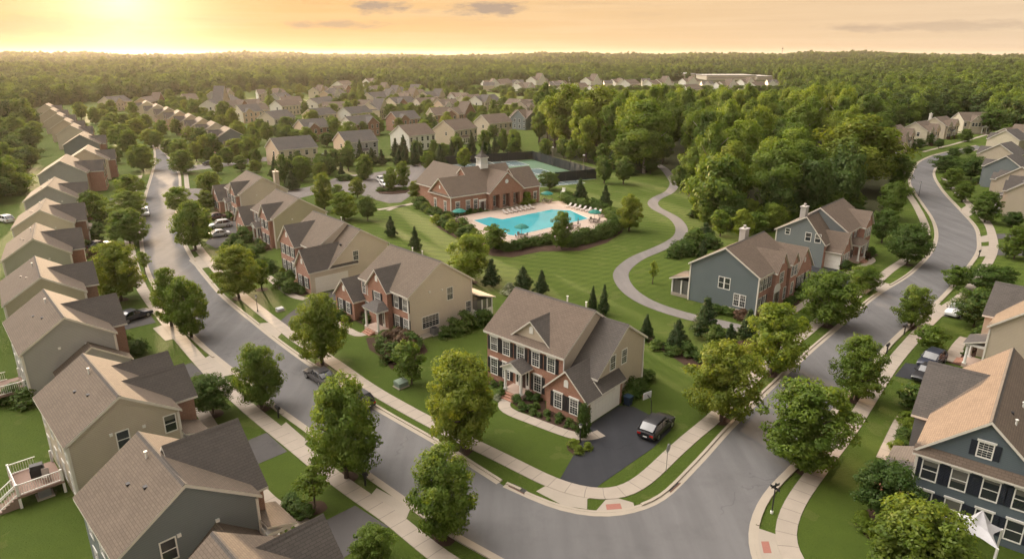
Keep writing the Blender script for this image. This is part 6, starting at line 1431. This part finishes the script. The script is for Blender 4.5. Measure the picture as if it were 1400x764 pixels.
# beds in front of the other houses
def front_beds():
    for hi, (h, x0, x1, y, gapx) in enumerate(NEAR_HOUSES[2:]):
        M = Matrix.Translation(h.location) @ Matrix.Rotation(h.rotation_euler.z, 4, 'Z')
        d = math.hypot(h.location.x, h.location.y)
        pts = [M @ Vector(p) for p in [(x0, y-0.02, 0), (x1, y-0.02, 0), (x1, y-1.9, 0), (x0, y-1.7, 0)]]
        S(sheet('mulch_bed', [(p.x, p.y) for p in pts], 0.016, MULCH))
        x = x0 + 0.5; i = 0
        while x < x1 - 0.3:
            if not (gapx and gapx[0]-0.4 < x < gapx[1]+0.4):
                p = M @ Vector((x, y - random.uniform(0.7, 1.2), 0)); r = random.uniform(0.45, 0.85)
                shrub(p.x, p.y, r, r*random.uniform(1.2, 1.9), random.choice('ggdgdy' if i % 3 else 'gdr'), 'foundation shrub before the ' + ' '.join(h['label'].replace(',', ' ').replace('-', ' ').split()[:11]), 'shrubs before the ' + ' '.join(h['label'].split()[:6])); i += 1
            x += random.uniform(1.0, 1.7)
front_beds()
# pool hedges and club beds
def hedge(pts, n, r, kind, label, group, jit=0.3, k=1.3):
    P = cat_rom([un(*p) for p in pts], 0.5); L = len(P)
    for i in range(n):
        p = P[min(L-1, int((i+0.5)*L/n))]; q = r*random.uniform(0.75, 1.25); shrub(p.x+random.uniform(-jit,jit), p.y+random.uniform(-jit,jit), q, q*k*random.uniform(0.9,1.2), kind if len(kind) == 1 else random.choice(kind), label, group)
pool_bed = W([(613,306),(640,317),(665,332),(690,345),(720,338),(760,335),(800,333),(835,322),(853,310),(850,318),(830,332),(795,343),(740,344),(700,352),(672,350),(640,335),(610,318),(596,310)])
S(sheet('mulch_bed', pool_bed, 0.014, MULCH))
hedge([(672,336),(694,343),(725,336),(755,332)], 22, 0.9, 'gd', 'dark low shrub in the hedge along the near side of the pool terrace', 'near pool hedge')
hedge([(776,336),(800,331),(830,322),(850,308)], 20, 1.15, 'g', 'tall green shrub in the hedge at the right front of the pool terrace', 'right front pool hedge', 0.25, 1.6)
hedge([(606,306),(615,312),(630,320),(645,327)], 16, 1.2, 'gyrd', 'mixed shrub in the bed at the left end of the pool terrace', 'left pool bed', 1.4)
hedge([(772,274),(792,283),(815,285),(835,296),(846,304)], 22, 1.25, 'ggd', 'shrub in the planting behind the far right loungers', 'far right pool planting', 0.8)
hedge([(570,282),(585,290),(600,295),(615,297)], 16, 0.9, 'gdy', 'shrub against the left brick wall of the clubhouse', 'clubhouse wall shrubs', 0.7)
hedge([(715,280),(720,279.5)], 2, 1.4, 'y', 'bright green clipped shrub at the porch end of the clubhouse', 'bright shrubs at the clubhouse porch', 0.1)
hedge([(575,283),(577,283)], 2, 1.3, 'd', 'dark square clipped shrub at the clubhouse walkway corner', 'dark shrubs at the clubhouse walkway', 0.1)
hedge([(466,247),(480,246.5),(497,246)], 12, 1.2, 'd', 'dark low shrub in the car park hedge', 'car park hedge', 0.4, 0.9)
isl = W([(515,261),(522,257),(540,256),(556,256),(562,259),(555,264),(535,266),(519,265)])
S(sheet('planted_island', isl, 0.14, MULCH, 0.12)); hedge([(522,262),(540,261),(556,260)], 12, 0.9, 'gd', 'low shrub on the planted car park island', 'car park island shrubs', 0.6, 0.8)
hedge([(508,223),(530,221),(560,224)], 12, 1.3, 'd', 'dark shrub in the hedge between car park and houses', 'hedge behind the car park', 0.6, 1.0)
hedge([(905,478),(945,490),(975,492)], 8, 0.8, 'gd', 'low shrub in the mulch bed behind the corner house', 'rear bed shrubs', 0.8)
S(sheet('mulch_bed', W([(884,458),(905,468),(930,482),(960,492),(985,480),(1010,466),(1035,462),(1040,478),(1005,490),(975,508),(945,505),(915,485),(885,468)]), 0.016, MULCH))
hedge([(965,430),(985,428),(1003,431),(1020,440)], 9, 0.75, 'gdr', 'shrub along the big grey-blue side wall', 'shrubs along the grey-blue wall', 0.3)
hedge([(918,352),(930,350),(940,340),(955,335),(975,340)], 14, 1.5, 'gd', 'shrub in the garden bed behind the chimney house', 'shrubs behind the chimney house', 1.0, 1.2)
hedge([(610,460),(630,453),(650,445),(665,436)], 11, 1.0, 'dg', 'shrub along the beige side wall beyond the air conditioner', 'shrubs along the beige side wall', 0.4, 1.5)
hedge([(520,478),(535,474),(552,468),(562,474),(545,488),(530,496)], 14, 1.0, 'dgr', 'shrub in the curved bed at the corner of the beige brick house', 'shrubs in the curved bed', 0.5, 1.5)
S(sheet('mulch_bed', W([(500,462),(540,458),(575,462),(585,480),(560,500),(535,505),(525,490),(505,478)]), 0.015, MULCH))
hedge([(862,548),(870,535),(880,522),(885,515)], 8, 0.8, 'dgg', 'shrub along the tan side wall behind the bin', 'shrubs behind the bin', 0.3, 1.3)
S(sheet('mulch_bed', W([(1168,716),(1175,702),(1195,692),(1225,700),(1240,725),(1215,742),(1185,735)]), 0.016, MULCH))
for x, y, r in [(1180,708,8),(1179,720,9),(1200,728,9),(1190,727,6)]: SB(x, y+4, r, 'y', 'yellow-green ball shrub in the curved bed by the dark tree', 'yellow ball shrubs by the dark tree', 1.4)
hedge([(1244,576),(1240,600),(1228,618)], 9, 0.6, 'gdy', 'small shrub along the front walk of the navy house', 'shrubs along the navy house walk', 0.4)
SB(1236, 578, 8, 'y', 'round bright shrub beside the front walk of the navy house', None); SB(1248, 560, 17, 'd', 'large dark shrub beyond the front walk of the navy house', None)
for x, y, r in [(20,548,14),(36,553,13)]: SB(x, y, r, 'g', 'clipped shrub in the round bed behind the grey house', 'shrubs behind the grey house', 1.2)
hedge([(398,688),(410,700),(416,708)], 5, 0.7, 'dg', 'shrub by the porch of the slate house', 'shrubs by the slate house porch', 0.3, 1.2)
SB(287, 603, 5, 'y', 'small bright shrub by the porch of the tan house', None); SB(280, 596, 6, 'd', 'dark shrub by the porch of the tan house', None)
hedge([(152,455),(165,468),(178,478),(190,486)], 7, 0.9, 'dg', 'dark shrub between the grey house and its lawn', 'shrubs beside the grey house', 0.3, 1.4)
for i, (x, y) in enumerate([(118,342),(126,352),(135,362),(122,372),(138,382),(132,318),(140,300),(128,330),(120,395),(140,348),(150,362)]): SB(x, y, random.uniform(5, 9), random.choice('ggdr'), 'garden shrub in the front yards of the left row', 'garden shrubs of the left row', 1.4)
for i, (x, y) in enumerate([(321,335),(345,352),(355,345),(362,362),(310,345),(335,330),(372,372),(385,392),(398,400),(330,345)]): SB(x, y, random.uniform(6, 11), random.choice('ggd'), 'rounded shrub between the khaki house and the verge', 'shrubs before the khaki house', 1.5)
SB(946, 298, 6, 'd', 'lone dark bush on the lawn beside the upper path', None); SB(697, 402, 9, 'f', 'pale flowering shrub behind the corner house roof', None)
o = link('rock', None) if False else None
# ------------------------------------------------------------------ forest to the horizon: one mass
F_ = lambda x, y: (math.atan2(x, y), math.hypot(x, y))
clear_px = [[(20,150),(60,146),(140,139),(200,133),(300,127),(420,120),(480,119),(560,120),(640,123),(660,125),(700,129),(745,138),(760,150),(735,196),(742,212),(800,222),(905,226),(935,262),(960,300),(1010,318),(1180,290),(1218,262),(1222,230),(1195,186),(1225,176),(1290,162),(1320,159),(1355,166),(1370,180),(1430,186),(1600,420),(1600,900),(-200,900),(-200,300),(0,285),(30,262),(52,200),(42,165)],
            [(912,108),(950,104),(1060,107),(1060,112),(960,112),(912,109)],[(1105,96),(1140,95.5),(1150,97),(1110,97.5)]]
clear_w = [[un(*p) for p in q] for q in clear_px]
pos, scl = [], []
r = random.Random(99)
def hill(x, y):
    a, d = F_(x, y)
    st = 1500.0 if 0.12 < a < 0.45 else 950.0
    if d < st: return 0.0
    m = min(1, (d-st)/500); u = m*m*(3-2*m) * max(0.0, 5 + 5*math.sin(d*0.0062 + 2.5*math.sin(a*5)) + 3*math.sin(d*0.0131 - a*9))
    k = min(1, max(0, (d-1800)/2200))
    return u + k*k*(3-2*k) * (17 + 4*math.sin(a*7-0.6) + 5*math.sin(a*17+0.4) + 4*math.sin(a*31))
d = 130.0
while d < 6800:
    sp = 7.5 if d < 700 else 8.5 if d < 1400 else 11 + (d-1400)*0.0075
    n = int(1.62 * d / sp)
    for i in range(n):
        a = -0.81 + 1.62*(i + r.uniform(0, 1))/n; dd = d + r.uniform(-0.5, 0.5)*sp
        x, y = dd*math.sin(a), dd*math.cos(a)
        if d < 2600 and (any(inside((x, y), q) for q in clear_w) or (d < 420 and inside((x, y), wood_w))): continue
        if d < 1300 and any(math.dist((x, y), (u, v)) < w_ for u, v, w_ in BLOCKED): continue
        hh = r.uniform(8, 20) * (1.25 if r.random() < 0.12 else 1.0) * (0.95 + 0.38*math.sin(x*0.017 + 2*math.sin(y*0.004))*math.sin(y*0.011 + 1.5*math.sin(x*0.006))); w_ = r.uniform(8, 13) * (1 if d < 1400 else min(2.6, 0.6 + d/3000)); hh = min(hh, w_*r.uniform(1.15, 1.55))
        if x < -60 and d < 420: hh *= 0.58; w_ *= 0.75
        hh = cap_h(x, y, hh)
        if hh < 3.5: continue
        pos.append((x, y, hill(x, y) - 0.5)); scl.append((w_, w_, hh))
    d += sp * (0.9 if d < 1400 else 1.15)
print('forest trees', len(pos))
# terrain under the far hills
b = B(); nA, nD = 150, 60
g = [[(0,0,0)]*(nA+1) for _ in range(nD+1)]
for j in range(nD+1):
    dd = 900 + (7600-900)*(j/nD)**1.5
    for i in range(nA+1):
        a = -1.0 + 2.0*i/nA; x, y = dd*math.sin(a), dd*math.cos(a); g[j][i] = (x, y, hill(x, y) - 1.0 + (1.02 if 0 < j else 0))
V = [p for row_ in g for p in row_]; b.solid(V, [(j*(nA+1)+i, j*(nA+1)+i+1, (j+1)*(nA+1)+i+1, (j+1)*(nA+1)+i) for j in range(nD) for i in range(nA)])
hl_ = b.build('hills', FLOORM); 
for p in hl_.data.polygons:
    if p.normal.z < 0: p.flip()
S(hl_)
fl = sheet('forest_floor', wood_w, 0.012, FLOORM); S(fl)
b = B(); me = bpy.data.meshes.new('forest'); me.from_pydata(pos, [], []); forest = link('forest', me)
at = me.attributes.new('sc', 'FLOAT_VECTOR', 'POINT'); at.data.foreach_set('vector', np.array(scl, dtype=np.float32).reshape(-1))
at = me.attributes.new('pick', 'INT', 'POINT'); at.data.foreach_set('value', RNG.integers(0, 6, len(pos)).astype(np.int32))
at = me.attributes.new('rz', 'FLOAT', 'POINT'); at.data.foreach_set('value', RNG.uniform(0, 6.28, len(pos)).astype(np.float32))
ng = bpy.data.node_groups.new('forest', 'GeometryNodeTree'); ng.interface.new_socket('Geometry', in_out='INPUT', socket_type='NodeSocketGeometry'); ng.interface.new_socket('Geometry', in_out='OUTPUT', socket_type='NodeSocketGeometry')
N = ng.nodes.new; gi, go = N('NodeGroupInput'), N('NodeGroupOutput'); ip = N('GeometryNodeInstanceOnPoints'); j = N('GeometryNodeJoinGeometry')
fm = [leaf_mesh('far_crown', 500+i, wide if i % 2 else rnd, 50, 100, 0.17, 0.036, LEAF['far' if i < 4 else 'wood']) for i in range(6)]
protos = []
for i, m in enumerate(fm):
    src = bpy.data.objects.new('far_crown', m); oi = N('GeometryNodeObjectInfo'); oi.inputs['Object'].default_value = src; oi.inputs['As Instance'].default_value = True
    ng.links.new(oi.outputs['Geometry'], j.inputs[0])
def attr(n, t): o = N('GeometryNodeInputNamedAttribute'); o.data_type = t; o.inputs['Name'].default_value = n; return o.outputs['Attribute']
cx_ = N('ShaderNodeCombineXYZ'); ng.links.new(attr('rz', 'FLOAT'), cx_.inputs[2])
e2r = N('FunctionNodeEulerToRotation'); ng.links.new(cx_.outputs[0], e2r.inputs[0])
mp = N('GeometryNodeMeshToPoints'); ng.links.new(gi.outputs[0], mp.inputs[0]); ng.links.new(mp.outputs[0], ip.inputs['Points'])
ng.links.new(j.outputs[0], ip.inputs['Instance']); ip.inputs['Pick Instance'].default_value = True
ng.links.new(attr('pick', 'INT'), ip.inputs['Instance Index']); ng.links.new(e2r.outputs[0], ip.inputs['Rotation']); ng.links.new(attr('sc', 'FLOAT_VECTOR'), ip.inputs['Scale']); ng.links.new(ip.outputs[0], go.inputs[0])
md = forest.modifiers.new('forest', 'NODES'); md.node_group = ng
tag(forest, 'dense green forest reaching to the hazy horizon', None, None, 'stuff')
# ------------------------------------------------------------------ sun, sky, air
SUN_EL, SUN_AZ = rad(5.5), math.atan((165-700)/FOC*1.0)      # azimuth from +y, negative = left
SUN_AZ = math.atan2((165-700)/FOC, math.cos(PITCH) + (382-5)/FOC*math.sin(PITCH))
sd = Vector((math.sin(SUN_AZ)*math.cos(SUN_EL), math.cos(SUN_AZ)*math.cos(SUN_EL), math.sin(SUN_EL)))
ld = bpy.data.lights.new('sun', 'SUN'); ld.energy = 1.7; ld.angle = rad(1.5); ld.color = (1.0, 0.72, 0.45)
lo = link('sun', ld); lo.rotation_euler = (-sd).to_track_quat('-Z', 'Y').to_euler()
world = bpy.data.worlds.new('World'); SC.world = world; world.use_nodes = True
nt = world.node_tree; nt.nodes.clear()
class WT(NT):
    def __init__(s): s.t = nt; s.out = s.n('ShaderNodeOutputWorld')
w = WT()
sky = w.n('ShaderNodeTexSky', sky_type='NISHITA'); sky.sun_disc = False; sky.sun_elevation = SUN_EL; sky.sun_rotation = SUN_AZ
sky.air_density = 1.0; sky.dust_density = 4.0; sky.ozone_density = 1.5; sky.altitude = 50
tc = w.n('ShaderNodeTexCoord').outputs['Generated']
nrm = w.n('ShaderNodeVectorMath', operation='NORMALIZE'); w.l(tc, nrm.inputs[0]); dirv = nrm.outputs[0]
sx = w.n('ShaderNodeSeparateXYZ'); w.l(dirv, sx.inputs[0]); ez = sx.outputs[2]
dt = w.n('ShaderNodeVectorMath', operation='DOT_PRODUCT'); w.l(dirv, dt.inputs[0]); dt.inputs[1].default_value = (math.sin(SUN_AZ)*math.cos(rad(4.2)), math.cos(SUN_AZ)*math.cos(rad(4.2)), math.sin(rad(4.2))); cs = dt.outputs['Value']
ang = w.math('ARCCOSINE', w.math('MINIMUM', cs, 0.99999))
K = SKYK = 1.0
# evening haze colour of the lowest sky: from cream-orange at the sun to pale peach away from it
warm = w.ramp(w.math('DIVIDE', ang, 1.6), [(0.0, (0.98, 0.60, 0.24)), (0.16, (0.95, 0.58, 0.24)), (0.35, (0.92, 0.61, 0.31)), (0.75, (0.84, 0.64, 0.44)), (1.0, (0.76, 0.61, 0.47))])
low = w.math('POWER', w.math('SUBTRACT', 1.0, w.math('DIVIDE', w.math('SUBTRACT', ez, 0.07), 0.28, clamp=True)), 1.5)
base = w.mix(1.0, sky.outputs[0], (1.15, 1.05, 1.0), 'MULTIPLY')
def scaled(col, k):
    o = w.n('ShaderNodeVectorMath', operation='SCALE'); w.l(col, o.inputs[0])
    if isinstance(k, (int, float)): o.inputs['Scale'].default_value = k
    else: w.l(k, o.inputs['Scale'])
    return o.outputs[0]
# key lobe added overhead and sunward; fill lobe added behind the camera for walls
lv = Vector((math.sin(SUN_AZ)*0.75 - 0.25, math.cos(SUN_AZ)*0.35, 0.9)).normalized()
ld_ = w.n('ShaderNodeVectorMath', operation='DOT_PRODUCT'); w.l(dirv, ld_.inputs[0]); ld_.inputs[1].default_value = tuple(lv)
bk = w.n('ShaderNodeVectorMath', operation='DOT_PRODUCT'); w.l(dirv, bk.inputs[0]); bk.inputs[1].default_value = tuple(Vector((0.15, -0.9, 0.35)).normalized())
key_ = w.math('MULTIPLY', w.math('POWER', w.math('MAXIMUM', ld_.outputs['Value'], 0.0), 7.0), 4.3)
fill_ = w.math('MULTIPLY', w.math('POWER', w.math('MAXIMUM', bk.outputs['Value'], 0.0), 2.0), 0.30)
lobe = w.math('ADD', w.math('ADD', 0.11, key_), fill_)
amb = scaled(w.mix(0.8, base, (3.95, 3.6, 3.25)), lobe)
WARMK = 1.2
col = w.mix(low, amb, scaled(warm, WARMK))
gl = w.math('POWER', w.math('MAXIMUM', w.math('SUBTRACT', 1.0, w.math('DIVIDE', ang, 0.30)), 0.0), 4.0)
col = w.mix(1.0, col, scaled(w.n('ShaderNodeCombineColor').outputs[0], 1.0), 'ADD')
gcol = w.n('ShaderNodeRGB'); gcol.outputs[0].default_value = (1.0, 0.82, 0.52, 1)
col = w.mix(1.0, col, scaled(gcol.outputs[0], w.math('MULTIPLY', gl, 1.5)), 'ADD')
# low broken cloud, seen edge on
cl = w.mapping(dirv, (3.0, 3.0, 46.0)); cn = w.noise(2.2, cl, 6, 0.6)
cm = w.math('MULTIPLY', w.math('SUBTRACT', cn, 0.56), 6.0, clamp=True)
hi_ = w.math('MULTIPLY', w.math('SUBTRACT', ez, 0.030), 40.0, clamp=True)
col = w.mix(w.math('MULTIPLY', w.math('MULTIPLY', cm, hi_), 0.30), col, (0.70, 0.50, 0.34))
st = w.noise(1.6, w.mapping(dirv, (2.0, 2.0, 70.0)), 5, 0.6)
col = w.mix(w.math('MULTIPLY', w.math('MULTIPLY', w.math('SUBTRACT', st, 0.45), 3.0, clamp=True), 0.20), col, (1.6, 1.22, 0.80))
def cloud(px, py, rw, rh, amt):
    X = (px-700)/FOC; Y = (py-382)/FOC; dv = Vector((X, _c - Y*_s, -_s - Y*_c)).normalized()
    az = math.atan2(dv.x, dv.y); el = math.asin(dv.z)
    az_n = w.math('ARCTAN2', sx.outputs[0], sx.outputs[1]); el_n = w.math('ARCSINE', ez)
    nz = w.noise(9.0, w.mapping(dirv, (3.2, 3.2, 12.0)), 6, 0.62)
    u = w.math('DIVIDE', w.math('SUBTRACT', az_n, az), rw); v = w.math('DIVIDE', w.math('SUBTRACT', el_n, el), rh)
    rr = w.math('SQRT', w.math('ADD', w.math('MULTIPLY', u, u), w.math('MULTIPLY', v, v)))
    m = w.math('MULTIPLY', w.math('SUBTRACT', w.math('ADD', 1.0, w.math('MULTIPLY', w.math('SUBTRACT', nz, 0.5), 2.6)), rr), 1.6, clamp=True)
    return w.math('MULTIPLY', m, amt)
for args in ((525,9,0.050,0.0105,0.9),(668,13,0.062,0.011,0.95),(455,34,0.075,0.0065,0.65),(575,16,0.02,0.006,0.4),(1290,36,0.16,0.007,0.4),(1190,40,0.05,0.004,0.22),(30,34,0.16,0.012,0.22)):
    col = w.mix(cloud(*args), col, (0.56, 0.42, 0.32))
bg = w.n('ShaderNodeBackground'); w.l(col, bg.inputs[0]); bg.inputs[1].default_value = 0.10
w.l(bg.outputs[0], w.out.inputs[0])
# air
b = B(); b.box(-9500, 9500, -500, 9500, -1.5, 75)
hz = NT('air'); pv = hz.n('ShaderNodeVolumePrincipled'); pv.inputs['Color'].default_value = (0.98, 0.88, 0.76, 1); pv.inputs['Density'].default_value = 0.000034; pv.inputs['Anisotropy'].default_value = 0.5
hz.l(pv.outputs[0], hz.out.inputs['Volume']); tag(b.build('haze', hz.m), 'thin warm evening haze over the whole neighbourhood', None, None, 'stuff')
SC.render.engine = 'CYCLES'
cy = SC.cycles; cy.use_denoising = True; cy.denoiser = 'OPENIMAGEDENOISE'; cy.max_bounces = 6; cy.diffuse_bounces = 3; cy.glossy_bounces = 3; cy.transmission_bounces = 4; cy.volume_bounces = 0; cy.transparent_max_bounces = 6
cy.use_adaptive_sampling = True; cy.adaptive_threshold = 0.02; cy.caustics_reflective = False; cy.caustics_refractive = False
try: cy.volume_max_steps = 64; cy.volume_step_rate = 4
except Exception: pass
vs = SC.view_settings; vs.view_transform = 'Standard'; vs.look = 'None'; vs.gamma = 1; vs.exposure = 3.0; vs.use_curve_mapping = False
